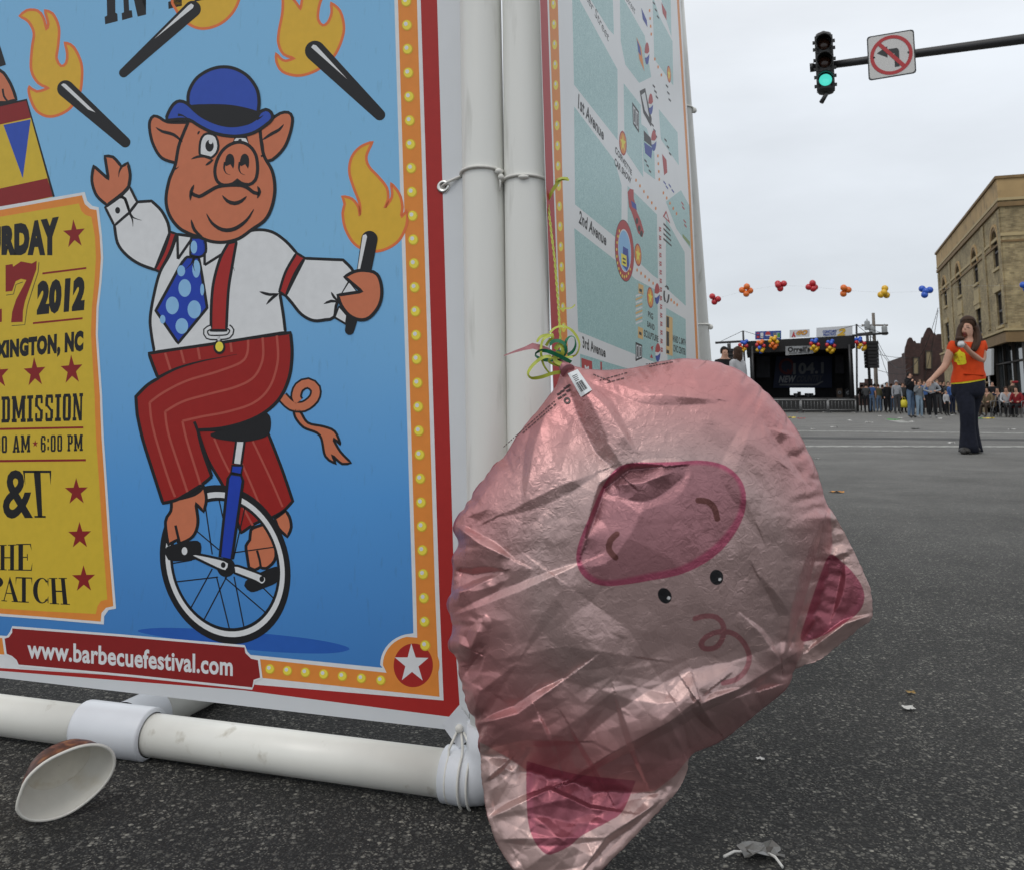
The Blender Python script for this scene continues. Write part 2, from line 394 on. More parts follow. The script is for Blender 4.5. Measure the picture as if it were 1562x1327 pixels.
# ---------------------------------------------------------------- sign frame of white PVC pipe
M_PVC = mat('white_pvc', (.80,.79,.73), .32, var=.10, scale=7, dirt=((.34,.29,.20), 26, .63, .6))
M_PVCP = mat('pole_pvc', (.78,.78,.74), .40, var=.06, scale=14, stretch=(1,1,.12), dirt=((.33,.32,.27), 40, .60, .35))
M_FIT = mat('fitting_pvc', (.68,.70,.735), .3, var=.05, scale=12, dirt=((.35,.34,.31), 32, .64, .5))
M_CORD = mat('nylon_cord', (.72,.71,.66), .6, var=.1, scale=90)
M_METAL = mat('grommet_metal', (.75,.74,.7), .25, metal=1, var=.1)
M_DARK = mat('grommet_hole', (.05,.05,.05), .8)
PR = .040                                              # pipe radius
PA, PB = ground(210,1117,PR), ground(690,1180,PR)
LD = (PB-PA).normalized(); LN = Vector((LD.y, -LD.x, 0)).normalized()      # LN looks at the camera side
if LN.y > 0: LN = -LN
PL = Plane(PA, LN)
kb = PL.hit(752, 1186); kb.z = 0
kiosk = empty('sign_kiosk', kb, 'tall three-dimensional sign stand of white PVC pipes carrying a blue poster and a street map', 'sign stand')
def lean_pole(u0, v0, u1, v1, plane, zlo, zhi, m):
    a, b = plane.hit(u1, v1), plane.hit(u0, v0); d = (b-a)/(b.z-a.z)
    return a + d*(zlo-a.z), a + d*(zhi-a.z)
RD = Vector((ray(1240,612).x, ray(1240,612).y, 0)).normalized(); RN = Vector((RD.y, -RD.x, 0))    # faces right of the street
ZT = 2.25
p1a, p1b = lean_pole(733, 0, 745, 700, PL, PR, ZT, M_PVCP)
rp0 = p1a + LD*.062 + LN*-.004
def wid(u): pass
PRr = Plane(rp0, RN)
p2a, p2b = lean_pole(798, 0, 806, 560, Plane(rp0, LN), PR, ZT, M_PVCP)
PRr = Plane(p2a + RN*.034, RN)                         # plane of the map banner
p3a, p3b = lean_pole(1028, 0, 1071, 540, Plane(p2a, RN), PR, ZT, M_PVCP)
r1 = .0385
mb = MB(); mb.tube([PA - LD*.95, PA - LD*.10], PR-.003, M_PVC, 28); mb.build('base_pipe', kiosk)
mb = MB(); mb.tube([PA - LD*.05, p1a - LD*.055], PR-.003, M_PVC, 28); mb.build('base_pipe', kiosk)
BK = Vector((-LN.x, -LN.y, 0))
tee = PA - LD*.045
mb = MB(); prof = [(PR-.001,-.078),(PR+.006,-.077),(PR+.007,-.072),(PR+.007,.072),(PR+.006,.077),(PR-.001,.078)]
mb.lathe(tee, LD, prof, M_FIT, 28)
mb.lathe(tee, BK, [(PR+.005,.02),(PR+.005,.098),(PR+.0035,.102),(PR-.002,.103)], M_FIT, 28)
mb.build('tee_fitting', kiosk)
mb = MB(); mb.tube([tee + BK*.06, tee + BK*1.1], PR-.002, M_PVC, 24); mb.build('brace_pipe', kiosk)
# elbow under the corner pole
mb = MB()
arc = [p1a - LD*.085, p1a - LD*.05] + [p1a - LD*.05 + LD*.05*math.sin(t) + Vector((0,0,.05*(1-math.cos(t)))) for t in (.4,.8,1.2,math.pi/2)] + [p1a + Vector((0,0,.09))]
mb.tube(arc, [PR+.004, PR+.006] + [PR+.006]*4 + [PR+.005], M_FIT, 26); mb.build('elbow_fitting', kiosk)
for a, b in ((p1a, p1b), (p2a, p2b), (p3a, p3b)):
    mb = MB(); mb.tube([a + (b-a)*(i/8) for i in range(9)], r1, M_PVCP, 30); mb.build('pole', kiosk)
mb = MB(); mb.tube([p2a, p3a], r1, M_PVC, 20); mb.build('base_pipe', kiosk)
mb = MB(); mb.tube([p1b - LD*2.2, p1b], r1, M_PVC, 20); mb.build('top_pipe', kiosk)
mb = MB(); mb.tube([p2b, p3b], r1, M_PVC, 20); mb.build('top_pipe', kiosk)
pl4 = p1a - LD*1.75; mb = MB(); mb.tube([pl4, pl4 + (p1b-p1a)], r1, M_PVCP, 20); mb.build('pole', kiosk)

# ---------------------------------------------------------------- poster banner (printed vinyl)
INK = (.016,.016,.018)
def pm(n, rgb, **k):
    return mat('print_'+n, rgb, k.get('rough', .45), var=.05, scale=60, spec=.28)
K_ = .92
def al(r, g, b, k=1.3): return tuple(min(.85, c*k) for c in lin(r, g, b))
I_BLACK = pm('black', INK); I_WHITE = pm('white', (.73,.74,.75)); I_RED = pm('red', al(150,38,36)); I_ORANGE = pm('orange', al(203,125,55))
I_SKIN = pm('skin', al(182,106,76)); I_HAT = pm('hat_blue', al(44,72,158)); I_PANTS = pm('trouser_red', al(138,30,27)); I_STRIPE = pm('stripe_red', al(160,72,62))
I_YEL = pm('flame_yellow', al(198,158,52)); I_FEDGE = pm('flame_edge', al(200,104,60)); I_TICK = pm('ticket_yellow', al(190,162,50)); I_TICK2 = pm('bulb_yellow', al(214,196,70))
I_TIE = pm('tie_blue', al(30,58,156)); I_DOT = pm('dot_blue', al(125,168,204)); I_SHAD = pm('drawn_shadow_blue', al(38,84,160)); I_MAROON = pm('dark_red', al(124,32,32)); I_OLIVE = pm('olive_line', (.12,.10,.03))
def poster_blue():
    m = mat('print_blue', (1,1,1), .45, var=0, spec=.28); t = m.node_tree; b = t.nodes['Principled BSDF']; L = t.links.new
    tc = t.nodes['Texture Coordinate']; sp = t.nodes.new('ShaderNodeSeparateXYZ'); L(tc.outputs['Object'], sp.inputs[0])
    ns = t.nodes.new('ShaderNodeTexNoise'); ns.inputs['Scale'].default_value = 3; L(tc.outputs['Object'], ns.inputs['Vector'])
    ad = t.nodes.new('ShaderNodeMath'); ad.operation = 'MULTIPLY_ADD'; L(ns.outputs[0], ad.inputs[0]); ad.inputs[1].default_value = .12; L(sp.outputs['Z'], ad.inputs[2])
    r = t.nodes.new('ShaderNodeValToRGB'); L(ad.outputs[0], r.inputs[0]); e = r.color_ramp.elements
    e[0].position = .22; e[0].color = (*al(58,112,172,1.28), 1); e[1].position = 1.15; e[1].color = (*al(116,168,204,1.28), 1)
    x = e.new(.55); x.color = (*al(76,138,196,1.28), 1)
    # grime: vertical smudges
    mp_ = t.nodes.new('ShaderNodeMapping'); mp_.inputs['Scale'].default_value = (26,26,5); L(tc.outputs['Object'], mp_.inputs[0])
    gn = t.nodes.new('ShaderNodeTexNoise'); gn.inputs['Detail'].default_value = 8; L(mp_.outputs[0], gn.inputs['Vector'])
    gr = t.nodes.new('ShaderNodeMapRange'); L(gn.outputs[0], gr.inputs[0]); gr.inputs[1].default_value = .62; gr.inputs[2].default_value = .8; gr.inputs[3].default_value = 0; gr.inputs[4].default_value = .22
    mx = t.nodes.new('ShaderNodeMix'); mx.data_type = 'RGBA'; L(gr.outputs[0], mx.inputs[0]); L(r.outputs[0], mx.inputs[6]); mx.inputs[7].default_value = (.06,.09,.13,1)
    L(mx.outputs[2], b.inputs['Base Color']); return m
I_BLUE = poster_blue()
M_VINYL = mat('banner_vinyl', (.66,.68,.70), .4, var=.03, scale=15)

PB_ = Plane(PL.p + LN*.004, LN)                        # poster plane, just proud of the pipe axis
LEFT = -560
# sheet of vinyl with thickness
q = [PB_.hit(LEFT,-560), PB_.hit(690,-560), PB_.hit(702,0), PB_.hit(713,700), PB_.hit(716,1113), PB_.hit(690,1113), PB_.hit(0,1033), PB_.hit(LEFT,971)]
mb = MB(); mb.prism([p - LN*.0012 for p in q], LN*.0012, M_VINYL)
poster = mb.build('poster', kiosk)
def lx(a, b): return lambda v: a + (b-a)*v/900.0
xw, xo, xw2, xr, xe = lx(601.5,629), lx(607,634.6), lx(636,663.6), lx(641.7,669.9), lx(666.7,693)
V0 = -520
pr = Print(PB_)
# red border
pr.fill([(LEFT,971-9), (0,1022.5), (370,1052), (685,1092.5), (701,1074), (xe(1000),1000), (xe(0),0), (xe(V0),V0), (LEFT,V0)], I_RED, 1)
# white inner line then orange band, then white, then blue field
ib = ZI((1130,617))[0]; 
pr.fill([(LEFT,958), ZH((0,350-6))[0], ZI((0,523))[0], ZI((1130,618))[0], (xr(900),900), (xr(0),0), (xr(V0),V0), (LEFT,V0)], I_WHITE, 2)
pr.fill([(LEFT,954), ZH((0,262))[0], ZI((110,491))[0], ZI((1107,597))[0], (xw2(900),900), (xw2(0),0), (xw2(V0),V0), (LEFT,V0)], I_ORANGE, 3)
cir = ZI((960,418))[0]
blue_edge = [(LEFT,930), ZH((0,165))[0], ZI((-80,372))[0], ZI((795,452))[0]]
pr.fill([(LEFT,930)] + ZH((0,165)) + ZI((0,375)) + ZI((810,462)) + [(cir[0]-46.5*math.cos(t), cir[1]-44*math.sin(t)) for t in np.linspace(.0,1.35,10)] + [(xo(960),ZI((0,265))[0][1]), (xo(900),900), (xo(0),0), (xo(V0),V0), (LEFT,V0)], I_WHITE, 4)
pr.fill([(LEFT,926)] + ZH((0,150)) + ZI((0,357)) + ZI((787,434)) + [(cir[0]-50.5*math.cos(t), cir[1]-48*math.sin(t)) for t in np.linspace(.0,1.32,10)] + [(xw(955),ZI((0,240))[0][1]), (xw(900),900), (xw(0),0), (xw(V0),V0), (LEFT,V0)], I_BLUE, 5)
pr.oval(cir, 40, 37, I_ORANGE, 6, n=40)
pr.oval((cir[0], cir[1]+.6), 30, 33.4, I_RED, 7, rot=.05, n=40)
pr.star(ZI((952,412))[0], 27, 31, I_WHITE, 8, rot=-.03, sh=.05)
pr.build('border_print', poster)
def bulb(c, k=1.0):
    global pr
    pr = Print(PB_); pr.oval(c, 7.9*k, 8.3*k, I_TICK, 9, n=16); pr.oval((c[0]-.4*k, c[1]-.5*k), 6.6*k, 7*k, I_TICK2, 9.5, n=14)
    pr.oval((c[0]-1.8*k, c[1]-2.0*k), 3.0*k, 3.2*k, I_WHITE, 10, n=10); pr.build('bulb_print', poster)
v = -142.6
while v < 985:
    bulb((619.8 + (648.5-619.8)*v/970, v)); v += 36.35 if v < 880 else 36.1
for c in ZI((155,441),(253,451),(354,460),(457,470),(562,481),(669,493),(778,504)): bulb(c, .93)
for i in range(1, 4): bulb((-12-34*(i-1), 982-3.0*i), .9)
# web address plate
pr = Print(PB_)
box = ZH((75,101),(700,148),(1458,214)) + ZH((1468,250),(1500,282),(1543,294),(1557,402),(1517,418),(1503,466),(800,392),(112,330),(95,300),(70,278),(35,262),(22,168),(50,155),(68,130))
pr.fill(box, I_MAROON, 11); pr.stroke(box, 3.6, I_WHITE, 12, closed=True, smooth=False)
pr.text('www.barbecuefestival.com', ZH((165,172),(1387,276),(1387,393),(165,285)), I_WHITE, 13, bold=.028)
pr.build('web_address_print', poster)

# ticket scroll
pr = Print(PB_)
tick_o = [(-430,330),(-200,352)] + ZD((0,132),(478,50)) + ZD((492,100),(520,128),(556,136),(575,300),(582,420),(572,560),(556,700),(552,850),(562,1000),(576,1200)) + ZE((462,60),(468,200),(482,400),(502,700),(523,966),(490,972),(470,1000),(468,1037),(200,1014),(0,1000)) + [(-200,930),(-430,905)]
tick_m = [(-424,336),(-200,358)] + ZD((0,152),(462,69)) + ZD((478,118),(508,145),(544,152),(562,300),(569,420),(560,560),(544,700),(540,850),(550,1000),(564,1200)) + ZE((452,60),(458,200),(472,400),(491,700),(511,955),(478,962),(458,985),(454,1024),(200,1003),(0,988)) + [(-200,925),(-424,900)]
tick_i = [(-414,346),(-200,368)] + ZD((0,190),(445,115)) + ZD((458,155),(480,178),(515,190),(535,300),(541,420),(532,560),(518,700),(513,850),(522,1000),(534,1200)) + ZE((428,60),(433,200),(447,400),(463,650),(484,924),(455,932),(440,955),(432,990),(200,978),(0,965)) + [(-200,914),(-414,890)]
pr.fill(tick_o, I_WHITE, 11); pr.fill(tick_m, I_ORANGE, 12); pr.fill(tick_i, I_TICK, 13)
T_ = 14
pr.text('SATURDAY', ZD((-285,291),(333,186),(333,409),(-285,405)), I_BLACK, T_, bold=.085)
pr.star(ZD((419,288))[0], 17.5, 23, I_MAROON, T_, rot=-.08)
pr.fill(ZD((33,461),(72,455),(76,470),(120,440),(150,446),(180,452),(208,437),(206,485),(176,570),(142,665),(131,720),(129,780),(64,783),(70,725),(92,655),(135,575),(150,545),(120,538),(90,552),(82,575),(70,607),(33,611)), I_MAROON, T_)
pr.stroke(ZD((221,445),(216,500),(184,600),(156,690),(141,796),(68,801)), 1.3, I_OLIVE, T_, smooth=False)
pr.stroke(ZD((36,630),(78,624),(92,570),(130,556)), 1.3, I_OLIVE, T_, smooth=False)
pr.text('2', ZD((-170,480),(12,450),(12,780),(-170,800)), I_MAROON, T_, bold=.04)
pr.text('2012', ZD((213,550),(487,521),(474,717),(208,744)), I_BLACK, T_, bold=.08)
pr.fill(ZD((240,503),(487,472),(487,483),(240,514)), I_MAROON, T_); pr.fill(ZD((187,782),(466,754),(466,765),(187,793)), I_MAROON, T_)
pr.text('LEXINGTON, NC', ZD((-88,897),(472,826),(469,966),(-88,1013)), I_BLACK, T_, bold=.075)
for c in ((-10,1075),(197,1064),(405,1050)): pr.star(ZD(c)[0], 17.5, 23.5, I_MAROON, T_, rot=-.06)
slab_word(pr, 'DMISSION', ZE((8,16),(375,0),(373,123),(8,133)), I_BLACK, T_); slab_word(pr, 'FREE A', ZE((-330,32),(-2,17),(-2,134),(-330,146)), I_BLACK, T_)
pr.fill(ZE((-200,160),(376,149),(376,158),(-200,170)), I_MAROON, T_); pr.fill(ZE((-200,300),(388,294),(388,304),(-200,311)), I_MAROON, T_)
slab_word(pr, '8:30 AM', ZE((-72,192),(138,187),(138,264),(-72,270)), I_BLACK, T_)
pr.star(ZE((160,226))[0], 4.8, 6, I_MAROON, T_)
slab_word(pr, '6:00 PM', ZE((183,190),(374,184),(374,258),(183,264)), I_BLACK, T_)
pr.text('&', ZE((14,343),(150,343),(150,562),(14,562)), I_BLACK, T_, bold=.02)
serif_word(pr, 'T', [ZE((104,346),(232,346),(224,558),(140,558))], I_BLACK, T_)
serif_word(pr, 'HE', [ZE((-5,680),(74,678),(74,795),(-5,793)), ZE((74,676),(148,674),(148,796),(74,795))], I_BLACK, T_)
serif_word(pr, 'PATCH', [ZE((-52,818),(18,820),(18,930),(-52,928)), ZE((8,820),(84,822),(92,938),(8,932)), ZE((72,824),(146,826),(146,940),(72,937)), ZE((146,826),(224,828),(224,944),(146,941)), ZE((222,828),(302,828),(316,949),(226,945))], I_BLACK, T_)
for c in ((345,442),(360,639),(378,834)): pr.star(ZE(c)[0], 18.5, 21.5, I_MAROON, T_, rot=-.02)
pr.build('ticket_print', poster)

# drum and lettering at the upper left
pr = Print(PB_)
pr.fill(ZA((-700,800),(163,612),(330,1205),(-700,1420)), I_TICK, 6)
pr.fill(ZA((-700,800),(163,612),(192,722),(-700,915)), I_MAROON, 7); pr.fill(ZA((-700,1305),(290,1092),(325,1203),(-700,1420)), I_MAROON, 7)
for a, b, c in (((22,766),(188,732),(140,1092)), ((-170,805),(0,770),(-45,1130)), ((-360,845),(-190,810),(-240,1170))): pr.fill(ZA(a,b,c), I_HAT, 7)
pr.stroke(ZA((-700,800),(163,612),(330,1205)), 3.2, I_BLACK, 8, smooth=False)
pr.shape(ZA((-120,420),(0,432),(52,490),(85,560),(100,612,1),(0,640,1),(-120,665,1)), I_SKIN, 9, I_BLACK)
pr.stroke(ZA((18,545),(25,590),(45,618)), 3, I_BLACK, 11); pr.stroke(ZA((-60,640),(0,628),(60,628),(100,614)), 4, I_BLACK, 11)
pr.fill(ZA((-200,200),(-10,245),(38,398),(-30,420),(-200,440)), I_BLACK, 11)
for poly in (((648,-260),(700,-260),(706,80),(718,88),(720,132),(643,152),(640,106),(655,98)), ((742,-260),(772,-260),(790,66),(806,66),(811,108),(747,127),(744,84),(758,78)),
             ((760,-260),(800,-260),(893,-40),(893,92),(842,105)), ((862,-260),(890,-260),(893,60),(872,20)), ((1058,-260),(1105,-260),(1112,38),(1030,58),(1028,14),(1066,4))):
    pr.fill(ZA(*poly), I_BLACK, 6)
pr.build('drum_print', poster)

# torches
def flame(pts, conv, L0):
    q = smooth_path(conv(*pts)); pr.fill(q, I_YEL, L0); pr.stroke(q, 4.2, I_FEDGE, L0+1, closed=True, smooth=False)
pr = Print(PB_)
flame(((120,102,1),(165,66),(230,68),(265,110),(285,185,1),(296,150),(274,66,1),(322,86),(360,170),(356,280),(346,360),(374,406),(405,388),(412,330),(396,262,1),(450,290),(497,390),(500,500),(480,590),(415,675),(310,715),(225,680),(182,590),(176,530,1),(225,562),(300,540,1),(235,510),(192,430),(196,300),(208,205),(175,135)), ZA, 6)
flame(((1060,-20),(1075,60),(1140,140),(1235,178),(1350,146),(1435,60),(1470,-60),(1440,-200),(1300,-300,1),(1200,-180)), ZA, 6)
flame(((110,-160,1),(160,-40),(165,70),(142,200),(140,270),(172,335),(240,358,1),(185,375),(150,358),(126,327,1),(128,380),(165,440),(255,465),(345,445),(420,400),(490,330),(538,200),(528,100),(500,50),(459,20,1),(465,80),(442,140),(410,158),(382,122),(386,50),(412,-60),(380,-200),(300,-280,1),(300,-120),(275,60,1),(240,10),(180,-60)), ZC, 6)
mp4 = RG(0,0,1)
flame(((568.5,217,1),(559,239),(563,255),(576,269),(590,287),(592,305),(587,318,1),(598,301),(596.5,280,1),(609,296),(614,316),(612,332),(621,321,1),(620,345),(605,371),(575,384),(545,376),(528,352),(523,326),(526,312),(522,300,1),(537,304),(547,317),(549,330,1),(549,312),(539,285),(533,262),(537,240),(550,225)), mp4, 8)
def handle(a, b, r0, r1, m, layer):
    d = math.atan2(b[1]-a[1], b[0]-a[0]); p = [(a[0]+r0*math.cos(d+math.pi/2+t), a[1]+r0*math.sin(d+math.pi/2+t)) for t in np.linspace(0, math.pi, 12)]
    p += [(b[0]+r1*math.cos(d-math.pi/2+t), b[1]+r1*math.sin(d-math.pi/2+t)) for t in np.linspace(0, math.pi, 10)]; pr.fill(p, m, layer)
for a, b, r0, r1_, hl in ((ZA((402,545))[0], ZA((766,872))[0], 13, 8, ZA((375,522),(388,512),(402,516),(585,690),(540,672))), (ZA((1178,58))[0], ZA((756,448))[0], 12.6, 7, ZA((1150,38),(1168,25),(1185,35),(1180,52),(945,240))), (ZC((364,314))[0], ZC((758,704))[0], 15.6, 8.6, ZC((340,292),(352,276),(370,280),(560,487)))):
    handle(a, b, r0, r1_, I_BLACK, 9); pr.fill(hl, I_WHITE, 10)
pr.stroke(ZA((1190,8),(1280,-14)), 3, I_BLACK, 10, smooth=False)
pr.build('torch_print', poster)

# pig riding a unicycle
pr = Print(PB_); B = I_BLACK
pr.fill(smooth_path(ZG((105,1165),(200,1147),(400,1150),(620,1165),(820,1182),(1010,1205),(1150,1232),(1202,1258),(1100,1278),(880,1275),(640,1255),(300,1205))), I_SHAD, 6)  # shadow under the wheel, drawn in blue as part of the print
# back leg and foot behind the wheel
pr.shape(ZG((410,120,1),(520,125),(780,140,1),(850,320),(908,490,1),(860,540),(800,575,1),(720,602),(640,655,1),(560,440),(470,280)), I_PANTS, 6, B)
for l in (((500,165),(540,260),(580,340)), ((620,240),(690,400),(745,530)), ((700,180),(790,370),(855,520)), ((640,500),(670,560),(700,615))): pr.stroke(ZG(*l), 3.2, I_STRIPE, 8)
pr.shape(ZG((815,580,1),(870,540,1),(890,570),(900,625),(880,675,1),(835,632)), I_SKIN, 6, B)
pr.shape(ZG((690,640),(685,690),(665,720),(672,780),(680,832,1),(710,846),(738,832,1),(770,838),(812,800),(820,750),(800,680),(765,608,1),(720,622)), I_SKIN, 8, B)
pr.stroke(ZG((722,745),(735,790),(742,832)), 3.5, B, 10, taper=0)
# wheel
def wpt(k, t):
    return ZG((557 + k*(335*math.cos(t)+55*math.sin(t)), 818 + k*(412*math.sin(t)-14*math.cos(t))))[0]
def ring(k0, k1, m, layer, t0=0, t1=2*math.pi, n=72):
    a = [pr.P(wpt(k1, t0+(t1-t0)*i/n), layer) for i in range(n+1)]; b = [pr.P(wpt(k0, t0+(t1-t0)*i/n), layer) for i in range(n+1)]
    pr.mb.add(a+b, [(i, i+1, i+n+2, i+n+1) for i in range(n)], m)
ring(.80, 1.0, B, 10); ring(.842, .912, I_WHITE, 11)
for l in (((455,520),(490,765)), ((410,645),(525,742)), ((285,812),(385,795)), ((300,908),(520,883)), ((490,840),(375,1050)), ((565,880),(445,1108)), ((512,880),(580,1155)), ((603,880),(655,1145)), ((555,885),(768,1068)), ((745,930),(808,992)), ((600,757),(808,728)), ((660,520),(600,790)), ((525,480),(548,590))):
    pr.stroke(ZG(*l), 1.9, B, 10, smooth=False)
pr.oval(ZG((562,832))[0], 14, 15, B, 11)
pr.fill(smooth_path(ZG((662,905),(825,828),(832,902),(760,940),(690,960))), B, 12)
pr.shape(ZG((600,828,1),(622,824),(745,868),(770,890),(765,912),(745,922),(715,905),(606,862,1)), I_WHITE, 13, B, 3.6); pr.oval(ZG((748,893))[0], 3.6, 4.5, B, 15)
# seat, post, fork
pr.shape(ZF((600,1095),(643,1095),(625,1222),(583,1216)), I_WHITE, 12, B, 3.6, smooth=False)
pr.fill(smooth_path(ZF((468,1068),(530,1048),(650,1008),(735,962),(768,975),(775,1030),(752,1080),(650,1106),(560,1102),(490,1088))), B, 14)
pr.shape(ZF((578,1226),(632,1228),(624,1272),(574,1262)), I_TIE, 14, B, 3.6, smooth=False)
pr.shape(ZG((572,372),(588,348),(640,356),(650,385),(592,790),(530,778)), I_TIE, 14, B, 4.4, smooth=False)
# front foot, trousers
pr.shape(ZG((278,488,1),(276,540),(248,595),(262,716,1),(308,690,1),(324,708),(390,672),(416,600),(404,500,1),(446,545,1),(460,480),(448,412,1),(400,455)), I_SKIN, 13, B)
pr.stroke(ZG((300,615),(310,660),(322,706)), 4, B, 15, taper=0)
pr.fill(smooth_path(ZG((255,727),(415,695),(430,765),(400,792),(285,800),(255,780))), B, 16); pr.oval(ZG((347,748))[0], 4.3, 6, I_WHITE, 17)
pr.shape(ZG((385,775,1),(402,762),(555,795),(578,820),(566,846),(540,848)), I_WHITE, 17, B, 3.8); pr.oval(ZG((548,820))[0], 3.6, 4.4, B, 19)
pr.shape(ZF((158,662,1),(510,607),(874,557,1),(882,660),(868,780),(820,888),(740,962),(640,1010),(520,1040),(405,1048,1),(430,1150),(476,1282,1)) + ZG((488,362,1),(440,402),(360,452),(300,485),(235,500,1),(180,330),(130,170),(105,60)) + ZF((98,960),(92,880,1),(150,822),(205,788,1),(180,725)), I_PANTS, 16, B, 5)
for l in (ZF((660,590),(656,660),(622,708),(500,755),(350,800),(230,860),(162,910)) , ZF((733,582),(734,690),(690,780),(600,830),(450,870),(330,905),(240,955)), ZF((805,572),(810,700),(770,830),(690,910),(560,955),(420,982),(328,1003)),
          ZF((162,910),(175,1020),(220,1180),(262,1310))+ZG((298,468)), ZF((240,955),(258,1070),(330,1290))+ZG((362,442)), ZF((328,1003),(350,1100),(412,1300))+ZG((428,402)),
          ZF((240,660),(268,748)), ZF((320,645),(337,712)), ZF((405,630),(416,692)), ZF((570,602),(577,655))): pr.stroke(l, 3.6, I_STRIPE, 18)
pr.stroke(ZF((200,787),(300,737),(420,702),(520,682),(604,666)), 5, B, 19, taper=1); pr.stroke(ZF((388,1006),(408,1060),(440,1160),(476,1280)), 4.4, B, 19)
# tail
tail = ZF((832,880),(880,925),(940,930),(992,890),(1000,840),(962,812),(918,832),(902,880),(915,905))
pr.shape(ZF((890,950,1),(922,955),(962,1012),(1040,1030),(1098,1055),(1128,1122,1),(1090,1090),(1125,1155),(1180,1212,1),(1135,1218),(1083,1172,1),(1104,1218,1),(1050,1180),(1022,1075),(940,1035),(898,985)), I_SKIN, 12, B, 3.8)
pr.stroke(tail, 18, B, 12); pr.stroke(tail, 12, I_SKIN, 13)
# shirt
W_ = I_WHITE
pr.shape(ZF((300,60,1),(265,160),(215,250),(185,360),(165,480),(170,560),(186,656,1),(500,611),(848,556,1),(838,470),(822,370,1),(905,155,1),(850,95),(780,48),(700,38),(600,60),(500,80),(380,70)), W_, 18, B)
pr.shape(ZB((200,1125,1),(300,1040,1),(355,968,1),(450,962,1),(515,1025),(560,1110),(572,1180,1)) + ZF((266,48,1),(225,150),(190,240,1),(110,210),(45,165),(0,105)), W_, 20, B)
pr.shape(ZF((266,48,1),(296,58,1),(265,150),(213,250,1),(188,238,1),(235,145)), I_RED, 22, B, 4)
pr.shape(ZF((945,182,1),(1140,190,1),(1192,248),(1180,305),(1112,400),(1095,478),(1050,492),(990,496),(930,465),(880,405),(850,370,1),(900,270)), W_, 20, B)
pr.shape(ZF((905,155,1),(946,180,1),(895,262),(850,372,1),(818,350,1),(850,250)), I_RED, 22, B, 4)
pr.stroke(ZF((718,350),(770,365),(818,360)), 4.5, B, 22, taper=2); pr.stroke(ZF((752,415),(785,380),(818,358)), 4.5, B, 22, taper=2)
pr.stroke(ZF((1043,412),(1080,398),(1115,402)), 4.5, B, 22, taper=2); pr.stroke(ZF((1080,352),(1095,378),(1115,398)), 4, B, 22, taper=2)
# braces, collar, tie
pr.shape(ZF((560,105,1),(602,95,1),(578,230),(560,350),(550,546,1),(472,546,1),(475,400),(488,290),(520,180)), I_RED, 20, B, 4.4)
pr.stroke(ZF((592,150),(580,200),(592,246)), 4, B, 22, taper=1)
clip = ZF((472,530),(446,545),(456,578),(512,582),(562,575),(578,545),(560,527)); pr.stroke(clip, 8.5, B, 22); pr.stroke(clip, 4.2, W_, 23); pr.stroke(ZF((512,578),(513,610)), 8, B, 22, smooth=False); pr.stroke(ZF((512,575),(513,612)), 4, W_, 23, smooth=False)
pr.oval(ZF((515,630))[0], 9.2, 11, B, 23); pr.oval(ZF((515,628))[0], 6, 7.6, I_TICK2, 24)
pr.stroke(ZF((302,55),(305,185)), 4, B, 20, smooth=False); pr.stroke(ZF((305,185),(372,88)), 4, B, 20, smooth=False); pr.stroke(ZF((440,95),(440,216)), 4, B, 20, smooth=False); pr.stroke(ZF((440,216),(532,158)), 4, B, 20, smooth=False)
pr.shape(ZF((372,78,1),(442,75,1),(446,150),(412,176),(368,165,1)), I_TIE, 20, B, 4); pr.oval(ZF((386,125))[0], 5, 10, I_DOT, 22)
pr.shape(ZF((352,175,1),(325,205),(262,320),(193,446,1),(306,611,1),(453,432,1),(424,250),(410,178,1)), I_TIE, 20, B, 4.4)
for (x, y, a, b) in ((340,332,32,45),(277,420,33,45),(388,440,34,46),(325,524,32,40),(398,235,20,45),(322,245,20,28),(228,490,14,22),(428,340,10,30)): pr.oval(ZF((x,y))[0], a/3.317, b/3.317, I_DOT, 22)
pr.stroke(ZF((385,180),(372,210),(340,240)), 3.5, B, 23, taper=1); pr.stroke(ZF((388,180),(382,215),(392,248)), 3.5, B, 23, taper=1)
# raised hand and cuff
pr.shape(ZB((150,990,1),(80,925),(48,825),(60,725,1),(160,815,1),(135,660,1),(190,665),(248,730,1),(290,705,1),(306,785),(296,862,1),(260,905)), I_SKIN, 20, B)
pr.stroke(ZB((246,735),(232,765),(228,802)), 4, B, 22, taper=1)
pr.shape(ZB((240,935,1),(304,868,1),(354,970,1),(302,1036,1),(272,945)), W_, 22, B, 4); pr.shape(ZB((138,1005,1),(232,938,1),(268,945),(302,1038,1),(200,1128,1)), W_, 22, B, 4)
pr.oval(ZB((222,1025))[0], 3.8, 5, B, 24); pr.stroke(ZB((300,1040),(330,1075),(384,1092)), 4, B, 24, taper=1); pr.stroke(ZB((305,1045),(322,1090),(325,1135)), 4, B, 24, taper=1)
# fist with torch
handle(ZF((1188,480))[0], ZF((1173,545))[0], 8.5, 7, B, 22)
handle(ZF((1274,84))[0], ZF((1244,260))[0], 12.4, 11, B, 22); pr.fill(ZF((1240,66),(1256,60),(1262,72),(1226,238),(1214,236)), W_, 23)
pr.shape(ZF((1170,298,1),(1212,352,1),(1130,365,1)), W_, 22, B, 4, smooth=False); pr.shape(ZF((1120,425,1),(1162,470,1),(1152,512,1),(1098,480,1)), W_, 22, B, 4, smooth=False)
pr.shape(ZF((1148,276,1),(1195,250),(1250,243),(1312,262),(1336,335),(1325,415),(1275,480),(1222,492),(1170,468),(1132,420),(1114,368,1),(1236,350,1)), I_SKIN, 24, B, 5)
